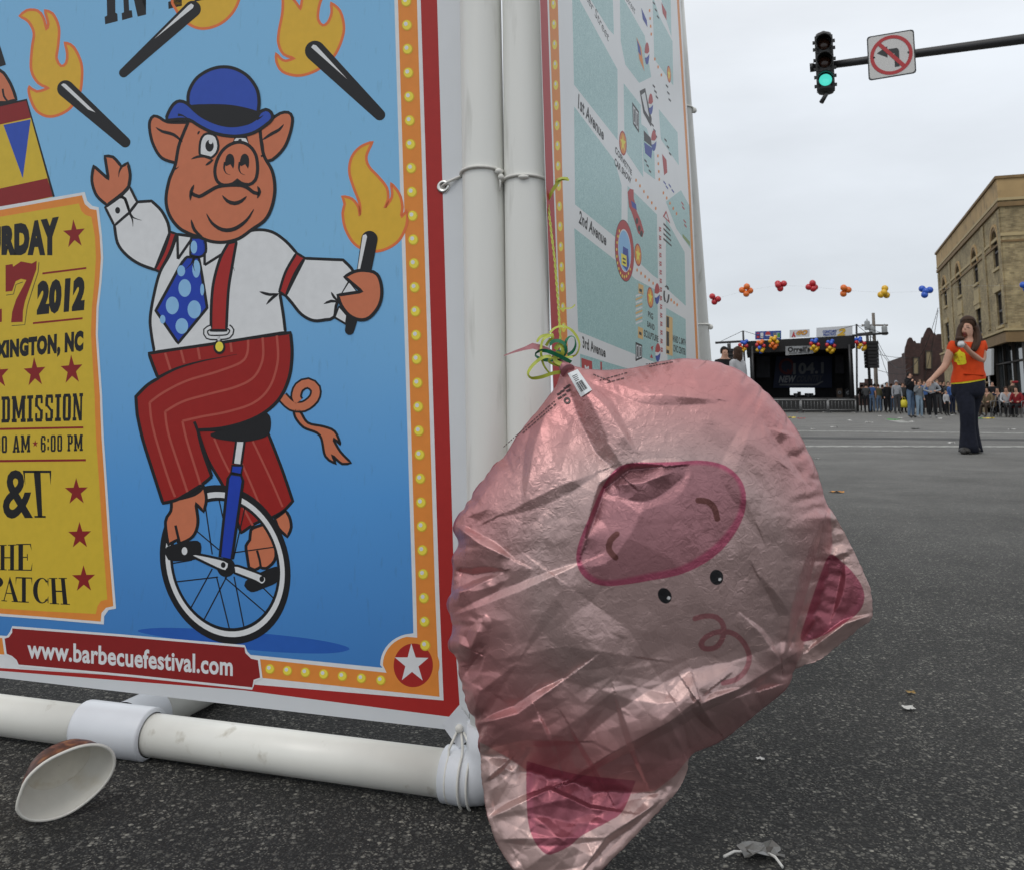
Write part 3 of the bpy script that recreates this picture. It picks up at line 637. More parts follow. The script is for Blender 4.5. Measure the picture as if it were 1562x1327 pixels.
# head
pr.shape(ZB((1170,440,1),(1265,405,1),(1318,370),(1372,364),(1400,400),(1390,485),(1352,590),(1292,662),(1236,692),(1190,640)), I_SKIN, 20, B)
pr.shape(ZB((700,432,1),(560,430),(510,402),(466,388),(438,425),(440,500),(466,592),(520,672),(608,704,1),(720,600)), I_SKIN, 20, B)
pr.shape(ZB((700,425,1),(660,520),(632,600),(610,720),(570,820),(548,950),(570,1055),(632,1140),(705,1182),(770,1205),(850,1234),(940,1240),(1040,1215),(1130,1152),(1215,1090),(1262,1000),(1282,880),(1264,760),(1210,660),(1190,560),(1180,440,1),(950,400)), I_SKIN, 22, B, 5)
pr.stroke(ZB((480,465),(520,492),(600,515),(660,565)), 5, B, 23, taper=2); pr.stroke(ZB((1195,552),(1262,508),(1310,482),(1342,445)), 5, B, 23, taper=2)
pr.stroke(ZB((610,745),(620,742),(636,730)), 3.5, B, 24, taper=1); pr.stroke(ZB((1188,660),(1205,658),(1222,668)), 3.5, B, 24, taper=1); pr.stroke(ZB((775,490),(768,500),(762,515)), 3, B, 24, taper=2)
pr.shape(ZB((775,640),(780,560),(805,515),(845,508),(885,528),(902,590),(888,640),(855,670,1),(790,655)), W_, 24, B, 3.6)
pr.oval(ZB((842,590))[0], 6.4, 9, B, 26); pr.oval(ZB((850,562))[0], 3, 3.8, W_, 27)
pr.stroke(ZB((718,680),(760,664),(810,662),(868,690)), 4, B, 26, taper=2); pr.stroke(ZB((815,722),(840,705),(868,682)), 4, B, 26, taper=2)
pr.shape(ZB((1002,562),(1018,530),(1090,532),(1110,590)), W_, 24, B, 3.6, smooth=False); pr.fill(ZB((1030,565),(1040,545),(1056,543),(1062,565)), B, 26)
pr.stroke(ZB((1178,480),(1184,520),(1198,580),(1205,660)), 4, B, 24)
pr.shape(ZB((878,765),(892,690),(930,622),(985,580),(1050,566),(1112,592),(1155,655),(1166,750),(1150,822),(1108,852),(1055,842),(1030,820,1),(1000,846),(940,856),(895,830)), I_SKIN, 27, B, 5)
for x in (978, 1078):
    pr.fill(smooth_path(ZB((x-32,710),(x-22,660),(x+2,643),(x+26,660),(x+32,700),(x+24,745),(x+5,715),(x-20,728))), B, 29)
    pr.stroke(ZB((x-30,700),(x-38,740),(x-24,775),(x+5,787)), 4, B, 29, taper=1)
pr.stroke(ZB((718,908),(770,932),(830,902),(900,865),(1000,854),(1070,860),(1110,882),(1140,905),(1175,912)), 5.4, B, 29)
pr.stroke(ZB((737,853),(718,900),(712,958)), 5, B, 29, taper=2); pr.stroke(ZB((1165,862),(1180,900),(1164,944)), 5, B, 29, taper=2)
pr.stroke(ZB((928,924),(962,962),(1010,978),(1058,962),(1092,930)), 6, B, 29, taper=2); pr.stroke(ZB((822,1048),(860,1112),(930,1156),(1010,1150),(1092,1092),(1140,1018)), 6, B, 29, taper=2)
pr.stroke(ZB((718,1088),(742,1160),(805,1215)), 5, B, 29, taper=2); pr.stroke(ZB((1030,820),(1028,850)), 4, B, 29, smooth=False)
# hat
pr.shape(ZB((700,330,1),(702,230),(760,130),(870,68),(985,62),(1090,112),(1158,200),(1176,290),(1166,380,1),(950,440)), I_HAT, 30, B, 5)
pr.fill(smooth_path(ZB((706,322),(820,309),(1000,316),(1168,358),(1160,402),(1080,440),(960,452),(850,428),(770,382))), B, 32)
pr.shape(ZB((556,415),(566,365),(602,308),(642,288),(692,305),(740,350),(800,396),(900,440),(1000,455),(1100,437),(1160,402),(1180,366),(1222,345),(1258,365),(1266,408),(1220,452),(1130,506),(1010,526),(880,506),(780,460),(705,415),(630,412)), I_HAT, 33, B, 5)
pr.stroke(ZB((630,382),(660,385),(705,410)), 4.5, B, 35, taper=1); pr.stroke(ZB((1160,410),(1185,400),(1205,385)), 4.5, B, 35, taper=1)
pr.build('pig_rider_print', poster)

# grommet and the cord round the poles
g = PB_.hit(676.5,285.5) + LN*.001
mb = MB(); mb.lathe(g, LN, [(.0045,0),(.006,.002),(.009,.0028),(.0118,.002),(.0125,0)], M_METAL, 24); mb.build('grommet', poster)
mb = MB(); mb.lathe(g, LN, [(.0001,.0004),(.0048,.0004)], mat('grommet_backing', (.45,.44,.4), .5), 16); mb.build('grommet_hole', poster)
def around(c, d0, d1, rad, n=12, sag=0.0):             # arc over the front of a pole
    return [c + (LD*math.cos(t) + LN*math.sin(t))*rad + Vector((0,0,sag*math.sin(t))) for t in np.linspace(d0, d1, n)]
def pole_at(a, b, z): return a + (b-a)*((z-a.z)/(b.z-a.z))
z0 = PL.hit(740, 268).z; c1 = pole_at(p1a, p1b, z0); c2 = pole_at(p2a, p2b, z0-.018)
mb = MB()
mb.tube([g + LN*.003, g + LD*.012 + LN*.008 + Vector((0,0,.006))] + around(c1, math.pi*.97, .05, r1+.003, 14, .006), .0028, M_CORD, 8)
knot = c1 + LD*(r1-.001) + LN*.026 + Vector((0,0,-.002)); mb.ball(knot, .0075, M_CORD, 10, 6, (1,1,.8)); mb.ball(knot + LD*.004 + Vector((0,0,-.01)), .0055, M_CORD)
mb.tube([knot, knot + Vector((0,0,-.02)) + LD*.003, knot + Vector((.002,0,-.035))], .002, M_CORD, 6)
mb.tube(around(c2, math.pi*.95, .15, r1+.003, 14, .004), .0028, M_CORD, 8)
mb.ball(c2 + LN*(r1+.002) + LD*.008, .005, M_CORD, 8, 6, (2,1,.8))
mb.build('tie_cord', kiosk)
z3 = PL.hit(740, 240).z
for v in (222, 495):
    h = Plane(p3a, RN).hit(1066, v); c3 = pole_at(p3a, p3b, h.z); mb = MB()
    mb.tube([c3 + Vector((math.cos(t)*(r1+.003), math.sin(t)*(r1+.003), 0)) for t in np.linspace(0, 2*math.pi, 18)[:-1]], .004, M_CORD, 6, closed=True)
    mb.ball(c3 + Vector((r1+.006, -.01, -.01)), .012, M_CORD, 8, 6)
    mb.build('tie_cord', kiosk)
# corner tab with cable ties to the base pipe
tb = PB_.hit(703,1108) + LN*.004
mb = MB(); X1 = (LD + Vector((0,0,.9))).normalized(); Z1 = (Vector((0,0,1)) - LD*.9).normalized()
mb.box(tb, (.046,.003,.046), M_FIT, X1, LN, Z1); mb.ball(tb + LN*.004, .007, M_CORD, 10, 6)
mb.build('corner_tab', poster)
mb = MB()
for du, rr in ((-.014, PR+.0035), (.011, PR+.0095), (.026, PR+.010)):
    c = tb - LN*.006; c = Vector((c.x, c.y, PR)) + LD*du; ax_ = PL.p + LD*((c-PL.p).dot(LD)); ax_.z = PR
    pts = [tb + LN*.003 + LD*du*.3 + Vector((0,0,-.006)), ax_ + LN*(rr*.5) + Vector((0,0,rr+.004))]
    pts += [ax_ + LN*rr*math.cos(t) + Vector((0,0,rr*math.sin(t))) for t in np.linspace(1.0, -1.2, 10)]
    pts += [ax_ - LN*rr*.9*math.cos(t) + Vector((0,0,rr*math.sin(t))) for t in np.linspace(-1.2, 1.1, 8)] + [tb - LN*.003 + LD*du*.3]
    mb.tube(pts, .0022, M_CORD, 6)
mb.build('cable_tie', kiosk)
# ---------------------------------------------------------------- street-map banner on the right side
def map_teal():
    m = mat('map_teal', (1,1,1), .36, var=0); t = m.node_tree; b = t.nodes['Principled BSDF']; L = t.links.new; tc = t.nodes['Texture Coordinate']
    wv = t.nodes.new('ShaderNodeTexNoise'); wv.inputs['Scale'].default_value = 150; wv.inputs['Detail'].default_value = 2; wv.inputs['Distortion'].default_value = 2.5; L(tc.outputs['Object'], wv.inputs['Vector'])
    r = t.nodes.new('ShaderNodeValToRGB'); L(wv.outputs[0], r.inputs[0]); e = r.color_ramp.elements
    e[0].position = .40; e[0].color = (*al(118,160,160,1.3), 1); e[1].position = .62; e[1].color = (*al(158,188,186,1.3), 1)
    L(r.outputs[0], b.inputs['Base Color']); return m
I_TEAL = map_teal()
MV = mat('map_vinyl', (.76,.77,.77), .36, var=.03, scale=12)
q = [PRr.hit(*p) for p in ((822,-560),(824,0),(832,260),(845,600),(852,760))] + [PRr.hit(*p) for p in ((1076,640),(1068,560),(1056,300),(1038,0),(1012,-420))]
zb = PB_.hit(690,1113).z
mb = MB()
lo_l, lo_r = PRr.hit(845,600), PRr.hit(1068,560)
poly = [PRr.hit(822,-560), PRr.hit(824,0), PRr.hit(832,260), lo_l, Vector((lo_l.x, lo_l.y, .16)) , Vector((lo_r.x, lo_r.y, .16)), lo_r, PRr.hit(1056,300), PRr.hit(1038,0), PRr.hit(1012,-420)]
mb.prism([p - RN*.0012 for p in poly], RN*.0012, MV); mapb = mb.build('map_banner', kiosk)
fx = lambda pts: (lambda v: np.interp(v, [p[1] for p in pts], [p[0] for p in pts]))
el = fx(((815,-300),(823.8,0),(832.5,275),(844.6,600),(850,740))); 
def band(pr, a, b, m, layer, vs=(-420,-200,0,140,280,420,600,700)):
    P1 = [(el(v)+a(v), v) for v in vs]; P2 = [(el(v)+b(v), v) for v in vs]
    pr.fill(P1 + P2[::-1], m, layer)
pr = Print(PRr); K = lambda a, b: (lambda v: a+(b-a)*v/600.0)
I_RED2 = pm('map_red', al(160,52,54)); I_GRN = pm('sign_black', (.02,.02,.022))
band(pr, K(0,0), K(11,12), I_RED2, 1); band(pr, K(13.5,14), K(27,23.5), I_ORANGE, 1)
v = -270
while v < 560:
    c = (el(v)+20.2-1.6*v/600, v); pr.oval(c, 3.6, 7.4, I_TICK2, 2, n=12); pr.oval((c[0]-.6, c[1]-2), 1.5, 3, I_WHITE, 3, n=8); v += 30.8
pr.build('border_print', mapb); pr = Print(PRr)
rr_ = fx(((1012,-420),(1036,0),(1054,300),(1065,540),(1068,640)))
pr.fill([(rr_(v)-3.6, v) for v in (-400,0,300,540,630)] + [(rr_(v)-.2, v) for v in (630,540,300,0,-400)], I_ORANGE, 1)
pr.build('border_print', mapb)
pr = Print(PRr)
TE = [ZM((55,-300),(60,-80),(115,5),(388,505),(390,1018),(74,615)), ZM((433,605),(556,762),(574,1285),(440,1085)), ZM((120,-120),(352,-90),(362,255),(325,215)),
      ZM((404,-60),(436,0),(585,262),(632,560),(545,602),(445,470),(412,300)), ZM((640,-40),(690,120),(785,300),(792,622),(655,430)), ZM((690,-60),(772,-40),(778,272),(742,150)),
      ZM((686,790),(822,960),(832,1200),(702,1010)), ZM((560,900),(600,930),(655,1110),(660,1300),(578,1240)),
      ZM((75,772),(368,1165)) + ZN((390,60),(388,442),(76,188)), ZN((430,62),(628,256),(636,690),(600,665),(432,508)), ZN((71,348),(350,565),(480,690),(632,770),(638,1262),(490,1202),(97,1043)),
      ZN((688,282),(815,510),(823,872),(690,752)), ZN((690,885),(822,962),(826,1240),(700,1240)), ZN((790,92),(850,200),(857,490),(760,352),(688,170)), ZN((110,1195),(400,1285),(640,1345),(640,1600),(115,1600))]
for p in TE: pr.fill(p, I_TEAL, 1)
pr.text('1st Avenue', ZM((106,678),(292,945),(287,1022),(102,785)), I_GRN, 2, bold=.03)
pr.text('2nd Avenue', ZN((107,226),(290,396),(285,470),(100,314)), I_GRN, 2, bold=.03)
pr.text('3rd Avenue', ZN((124,1074),(281,1154),(282,1222),(127,1156)), I_GRN, 2, bold=.03)
pr.text('Center Street', ZM((100,-190),(330,250),(322,306),(95,-130)), I_GRN, 2)
pr.text('Main Street', ZM((400,-130),(520,60),(512,105),(396,-80)), I_GRN, 2)
pr.text('CORVETTE', ZM((372,1055),(492,1235),(490,1275),(370,1105)), I_GRN, 3, bold=.03); pr.text('CAR SHOW', ZM((368,1140),(488,1290),(484,1335),(366,1195)), I_GRN, 3, bold=.03)
pr.text('PIG', ZN((568,905),(602,925),(602,968),(568,945)), I_GRN, 3, bold=.03); pr.text('SAND', ZN((562,972),(612,1000),(612,1040),(562,1012)), I_GRN, 3, bold=.03); pr.text('SCULPTURE', ZN((540,1030),(638,1075),(638,1118),(540,1080)), I_GRN, 3, bold=.03)
pr.text('EDWARD C. SMITH', ZN((722,1062),(822,1098),(822,1140),(722,1112)), I_GRN, 3, bold=.03); pr.text('CIVIC CENTER', ZN((738,1130),(822,1162),(822,1205),(738,1180)), I_GRN, 3, bold=.03)
# row of little dots along the roads, crosses down the main street
for a, b, n in ((ZN((487,25))[0], ZN((620,215))[0], 6), (ZN((494,630))[0], ZN((602,720))[0], 5), (ZN((724,832))[0], ZN((764,865))[0], 3), (ZM((658,430))[0], ZM((705,545))[0], 3), (ZM((620,80))[0], ZM((632,250))[0], 4), (ZM((680,1130))[0], ZM((690,1300))[0], 4), (ZN((672,110))[0], ZN((760,250))[0], 5)):
    for i in range(n):
        t = i/max(1, n-1); pr.oval((a[0]+(b[0]-a[0])*t, a[1]+(b[1]-a[1])*t), 1.3, 2.7, I_ORANGE, 3, n=8)
for i in range(15):
    y = 355 + i*58; x = 648 + i*.8
    for d in (-9, 7): pr.stroke(ZN((x-6,y+d-6),(x+8,y+d+8)), 1.3, I_RED2, 3, smooth=False); pr.stroke(ZN((x+7,y+d-3),(x-6,y+d+9)), 1.1, I_RED2, 3, smooth=False)
pr.build('street_map_print', mapb)
pr = Print(PRr); I_PB = pm('logo_blue', al(40,60,140)); I_SIGN = pm('tan_sign', al(196,160,104))
def starbadge(c, rx, ry):
    pr.oval(c, rx, ry, I_RED2, 4, rot=-.06, n=24); pr.oval(c, rx*.84, ry*.86, I_ORANGE, 5, rot=-.06, n=24); pr.star(c, rx*.78, ry*.78, I_TICK2, 6, sh=.5)
starbadge(ZM((427,1038))[0], 5.6, 19); starbadge(ZN((500,528))[0], 5.2, 17.5); starbadge(ZN((583,816))[0], 4.8, 16); starbadge(ZM((760,540))[0], 3, 13)
def globe(c, rx, ry):
    pr.oval(c, rx, ry, I_WHITE, 4, n=20)
    pr.fill([(c[0]+rx*math.cos(t), c[1]+ry*math.sin(t)) for t in np.linspace(math.pi*1.02, 2*math.pi-.2, 12)] + [(c[0]+rx*.3, c[1]-ry*.0), (c[0]-rx*.3, c[1]+ry*.0)], I_RED2, 5)
    pr.fill([(c[0]+rx*math.cos(t), c[1]+ry*math.sin(t)) for t in np.linspace(.05, math.pi*.88, 12)] + [(c[0]-rx*.2, c[1]+ry*.36), (c[0]+rx*.4, c[1]+ry*.22)], I_PB, 5)
for c, a, b in ((ZN((629,790))[0],4,16), (ZN((634,1185))[0],4,14), (ZM((601,390))[0],3.6,17), (ZM((628,755))[0],3.6,16), (ZM((650,1020))[0],4,16)): globe(c, a, b)
# conductor badge: ring, blue field, lettering, yellow placard
c = ZN((409,500))[0]
pr.oval(c, 14.4, 47.5, I_GRN, 4, rot=-.055, n=36); pr.oval(c, 14.0, 46.4, I_RED2, 5, rot=-.055, n=36); pr.oval(c, 9.8, 33, I_WHITE, 6, rot=-.055, n=30); pr.oval(c, 9.2, 31, I_DOT, 7, rot=-.055, n=30)
pr.fill(ZN((398,470),(432,490),(440,600),(425,640),(395,600)), I_PB, 8); pr.fill(ZN((385,515),(422,535),(424,612),(388,592)), I_TICK2, 9)
for i, y in enumerate((545,570)): pr.fill(ZN((396,y),(416,y+10),(416,y+22),(396,y+12)), I_GRN, 10)
for i in range(13):
    t = math.pi*.25 + i*math.pi*.085; pr.oval((c[0]+12*math.cos(t), c[1]+40*math.sin(t)), 1.0, 2.6, I_TICK2, 6, n=6)
# engine, toilets, benches and other pictograms
pr.fill(ZN((430,105),(445,82),(470,88),(472,150),(485,190),(490,230),(520,300),(540,372),(530,410),(500,380),(480,310),(455,235),(440,205)), I_RED2, 4)
pr.fill(ZN((452,160),(486,185),(492,228),(460,205)), I_PB, 5)
for y, x in ((300,492),(350,508),(385,523)): pr.oval(ZN((x,y))[0], 2.2, 5, I_GRN, 5, n=10)
for Q in (ZN((484,1115),(528,1135),(528,1225),(484,1245)), ZM((494,740),(543,810),(543,965),(500,900))):
    pr.fill(Q, I_GRN, 4)
    for a in (.12, .56): pr.fill([pr.quadpts(Q, a+u*.32, w_) for u, w_ in ((0,.12),(1,.12),(1,.88),(0,.88))], I_WHITE, 5)
    for a in (.2, .64): pr.fill([pr.quadpts(Q, a+u*.16, w_) for u, w_ in ((0,.2),(1,.2),(1,.8),(0,.8))], I_GRN, 6)
for y0, y1, x0 in ((720,800,503),(1010,1100,500)):
    pr.fill(ZN((x0,y0),(x0+34,y0+14),(x0+34,y1),(x0,y1-14)), I_SIGN, 4); pr.fill(ZN((x0+6,y0+34),(x0+24,y0+42),(x0+24,y0+62),(x0+6,y0+54)), I_GRN, 5)
for i in range(9): pr.fill(ZN((484,800+i*23),(530,782+i*23),(530,794+i*23),(484,814+i*23)), I_SIGN if i % 2 else I_WHITE, 4)
pr.fill(ZN((690,935),(734,952),(734,1210),(690,1195)), I_SIGN, 4)
for y0, y1 in ((940,1015),(1040,1140),(1165,1190)): pr.fill(ZN((692,y0),(710,y0+8),(710,y1+6),(692,y1)), I_GRN, 5)
for i in range(3):                                      # recycling arrows
    t = i*2.094; cx, cy = ZN((692,795))[0]
    pr.stroke([(cx+3.6*math.cos(t+a), cy+13*math.sin(t+a)) for a in (0,.5,1.0,1.5)], 2.4, I_GRN, 4, smooth=False)
pr.fill(ZN((690,228),(718,318),(668,268)), I_RED2, 4); pr.fill(ZN((690,246),(706,296),(678,270)), I_WHITE, 5)
for i in range(4): pr.fill(ZN((672,310+i*34),(718+i*3,360+i*34),(718+i*3,372+i*34),(672,324+i*34)), I_GRN, 4)
pr.fill(ZM((577,945),(628,1000),(638,1065),(580,1020)), I_GRN, 4); pr.fill(ZM((580,1030),(640,1075),(632,1150),(588,1110)), I_PB, 4)
pr.fill(ZM((548,660),(588,640),(612,760),(635,860),(630,920),(575,820)), I_GRN, 4); pr.fill(ZM((560,690),(586,670),(604,770),(616,850),(585,800)), I_WHITE, 5)
pr.fill(ZM((560,60),(600,150),(604,200),(570,140)), I_PB, 4); pr.fill(ZM((525,270),(560,350),(582,520),(545,430)), I_ORANGE, 4); pr.fill(ZM((528,290),(550,340),(560,410),(538,380)), I_PB, 5)
pr.fill(ZM((710,1115),(742,1160),(748,1250),(725,1270)), I_RED2, 4); pr.fill(ZM((705,20),(742,90),(742,150),(715,100)), I_RED2, 4)
for (x, y) in ((650,620),(662,660),(672,700),(745,620),(755,670),(765,720),(735,1010),(752,1060),(768,1110),(590,1160),(605,1195),(622,1235),(640,900),(655,940),(665,980),(650,20),(665,70),(680,120)):
    pr.fill(ZM((x-8,y-10),(x+9,y+8),(x+9,y+22),(x-8,y+4)), I_GRN, 4)
for (x, y) in ((680,40),(695,70),(715,60),(735,95),(800,180),(806,210),(815,300),(820,330)): pr.fill(ZN((x-8,y-14),(x+8,y+6),(x+8,y+18),(x-8,y-2)), I_PB if y < 100 else I_RED2, 4)
pr.fill(ZN((800,385),(850,440),(850,468),(802,410)), pm('lawn_green', al(120,140,90)), 4)
pr.fill(ZN((118,1222),(190,1245),(196,1420),(124,1420)), I_RED2, 4); pr.text('M', ZN((140,1270),(168,1278),(170,1320),(142,1312)), I_WHITE, 5, bold=.04); pr.fill(ZN((246,1246),(256,1250),(262,1420),(250,1420)), I_RED2, 4)
pr.fill(ZN((586,1150),(604,1140),(596,1180)), I_RED2, 4); pr.fill(ZN((580,1220),(592,1196),(602,1226)), I_RED2, 4)
pr.build('map_icon_print', mapb)['kind'] = 'stuff'
# ---------------------------------------------------------------- crumpled foil pig balloon: two foil sheets sealed at the rim and blown up by a small cloth solve
def foil(name='pig_foil'):
    m = bpy.data.materials.new(name); m.use_nodes = True; t = m.node_tree; b = t.nodes['Principled BSDF']; L = t.links.new
    def at(n):
        x = t.nodes.new('ShaderNodeAttribute'); x.attribute_name = n; return x.outputs['Fac']
    def rng(x, a, c, d=0, e=1):
        n = t.nodes.new('ShaderNodeMapRange'); L(x, n.inputs[0])
        for i, q in enumerate((a, c, d, e)): n.inputs[1+i].default_value = q
        return n.outputs[0]
    def mixc(f, a, c):
        n = t.nodes.new('ShaderNodeMix'); n.data_type = 'RGBA'; L(f, n.inputs[0])
        for i, q in ((6, a), (7, c)):
            if isinstance(q, tuple): n.inputs[i].default_value = (*q, 1)
            else: L(q, n.inputs[i])
        return n.outputs[2]
    tc = t.nodes.new('ShaderNodeTexCoord'); O = tc.outputs['Object']
    def noise(sc, det=4, dist=0, rough=.5):
        n = t.nodes.new('ShaderNodeTexNoise'); L(O, n.inputs['Vector']); n.inputs['Scale'].default_value = sc; n.inputs['Detail'].default_value = det; n.inputs['Distortion'].default_value = dist; n.inputs['Roughness'].default_value = rough; return n.outputs[0]
    def mth(op, *a):
        n = t.nodes.new('ShaderNodeMath'); n.operation = op
        for i, q in enumerate(a):
            if isinstance(q, (int, float)): n.inputs[i].default_value = q
            else: L(q, n.inputs[i])
        return n.outputs[0]
    pale, pink = (.47,.325,.31), (.50,.225,.225)
    c = mixc(rng(at('rimg'), .62, 1.0), pale, pink)
    c = mixc(rng(at('ear'), -1, 1), c, (.52,.36,.335))
    c = mixc(rng(at('snout'), .8, -.8), c, (.38,.085,.14))
    c = mixc(rng(at('snoutin'), 2.5, -2.5), c, (.35,.165,.18))
    c = mixc(rng(at('earin'), .8, -.8), c, (.34,.095,.13))
    c = mixc(rng(at('earin'), -8, -12), c, (.29,.085,.11))
    c = mixc(rng(at('tail'), .8, -.8), c, (.36,.15,.16))
    c = mixc(rng(at('nostril'), .7, -.7), c, (.13,.045,.04))
    dark = rng(at('eye'), .6, -.6); c = mixc(dark, c, (.008,.008,.010)); gl = rng(at('glint'), .6, -.6); c = mixc(gl, c, (.6,.6,.6))
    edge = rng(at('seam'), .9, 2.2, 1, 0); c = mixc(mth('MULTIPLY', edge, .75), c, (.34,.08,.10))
    L(c, b.inputs['Base Color'])
    mt = mth('SUBTRACT', .56, mth('MULTIPLY', dark, .53)); L(mt, b.inputs['Metallic'])
    L(rng(noise(16, 3), .3, .7, .33, .42), b.inputs['Roughness'])
    # crumpled foil: small flat facets with random tilts, sharp fold lines between them, finer crackle over all
    def vm(op, a, c):
        n = t.nodes.new('ShaderNodeVectorMath'); n.operation = op
        for i, q in enumerate((a, c)):
            if isinstance(q, tuple): n.inputs[i].default_value = q
            elif isinstance(q, float): n.inputs['Scale'].default_value = q
            else: L(q, n.inputs[i])
        return n.outputs['Value'] if op == 'DOT_PRODUCT' else n.outputs[0]
    def facets(sc, warp, amp, nsc):
        nz = t.nodes.new('ShaderNodeTexNoise'); L(O, nz.inputs['Vector']); nz.inputs['Scale'].default_value = nsc; nz.inputs['Detail'].default_value = 3
        P = vm('ADD', O, vm('SCALE', vm('SUBTRACT', nz.outputs['Color'], (.5,.5,.5)), warp))
        vo = t.nodes.new('ShaderNodeTexVoronoi'); vo.inputs['Scale'].default_value = sc; L(P, vo.inputs['Vector'])
        return mth('MULTIPLY', vm('DOT_PRODUCT', vm('SUBTRACT', vo.outputs['Color'], (.5,.5,.5)), vm('SUBTRACT', P, vo.outputs['Position'])), amp)
    def ridge(sc, dist, det): return mth('ABSOLUTE', mth('SUBTRACT', noise(sc, det, dist), .5))
    sz = t.nodes.new('ShaderNodeSeparateXYZ'); L(O, sz.inputs[0]); area = mth('MULTIPLY', rng(noise(6, 2), .36, .62, .3, 1), rng(sz.outputs['Z'], .22, .48, .30, 1))
    fine = mth('ADD', facets(70, .035, .14, 34), mth('MULTIPLY', ridge(85, .7, 4), .0024))
    h = mth('ADD', facets(13, .10, .04, 10), mth('MULTIPLY', fine, area))
    bp = t.nodes.new('ShaderNodeBump'); bp.inputs['Strength'].default_value = .85; bp.inputs['Distance'].default_value = 1.0; L(h, bp.inputs['Height']); L(bp.outputs[0], b.inputs['Normal'])
    return m
M_FOIL = foil()
OUT = [(869,555),(884,560),(920,564),(968,560),(1004,552),(1040,547),(1088,551),(1124,563),(1154,584),(1190,620),(1220,662),(1244,710),(1257,752),(1265,772),(1287,803),(1311,854),(1331,902),(1331,944),(1311,960),(1257,1004),(1215,1021),(1208,1038),(1196,1054),(1160,1084),(1101,1130),(1056,1152),
       (1051,1172),(1040,1201),(1008,1236),(960,1286),(918,1328),(888,1358),(858,1368),(824,1362),(800,1346),(782,1326),(759,1291),(743,1248),(733,1189),(730,1132),(724,1106),(710,1070),(701,1034),(694,1005),(685,986),(687,955),(683,922),(687,895),(689,872),(690,850),(695,830),(692,804),(701,782),(725,746),(752,710),(770,692),(794,656),(824,620),(846,590),(853,572),(857,557)]
EAR_A = [(1266,772),(1270,830),(1263,880),(1246,940),(1226,985),(1212,1022)]
EAR_B = [(730,1130),(775,1155),(800,1172),(833,1185),(861,1192),(910,1206),(965,1210),(1000,1205),(1030,1182),(1052,1154)]
def seg_dist(P, poly, closed=False):
    q = np.array(poly, float); a = q if closed else q[:-1]; b = np.roll(q, -1, 0) if closed else q[1:]
    d = np.full(len(P), 1e9)
    for i in range(len(a)):
        e = b[i]-a[i]; t = np.clip(((P-a[i]) @ e)/max(1e-9, e @ e), 0, 1)
        d = np.minimum(d, np.hypot(*(P - (a[i]+t[:,None]*e)).T))
    return d
def inside(P, poly):
    q = np.array(poly, float); x, y = P[:,0], P[:,1]; c = np.zeros(len(P), bool); j = len(q)-1
    for i in range(len(q)):
        k = ((q[i,1] > y) != (q[j,1] > y)) & (x < (q[j,0]-q[i,0])*(y-q[i,1])/(q[j,1]-q[i,1]+1e-12)+q[i,0]); c ^= k; j = i
    return c
def sdf(P, poly): d = seg_dist(P, poly, True); return np.where(inside(P, poly), -d, d)
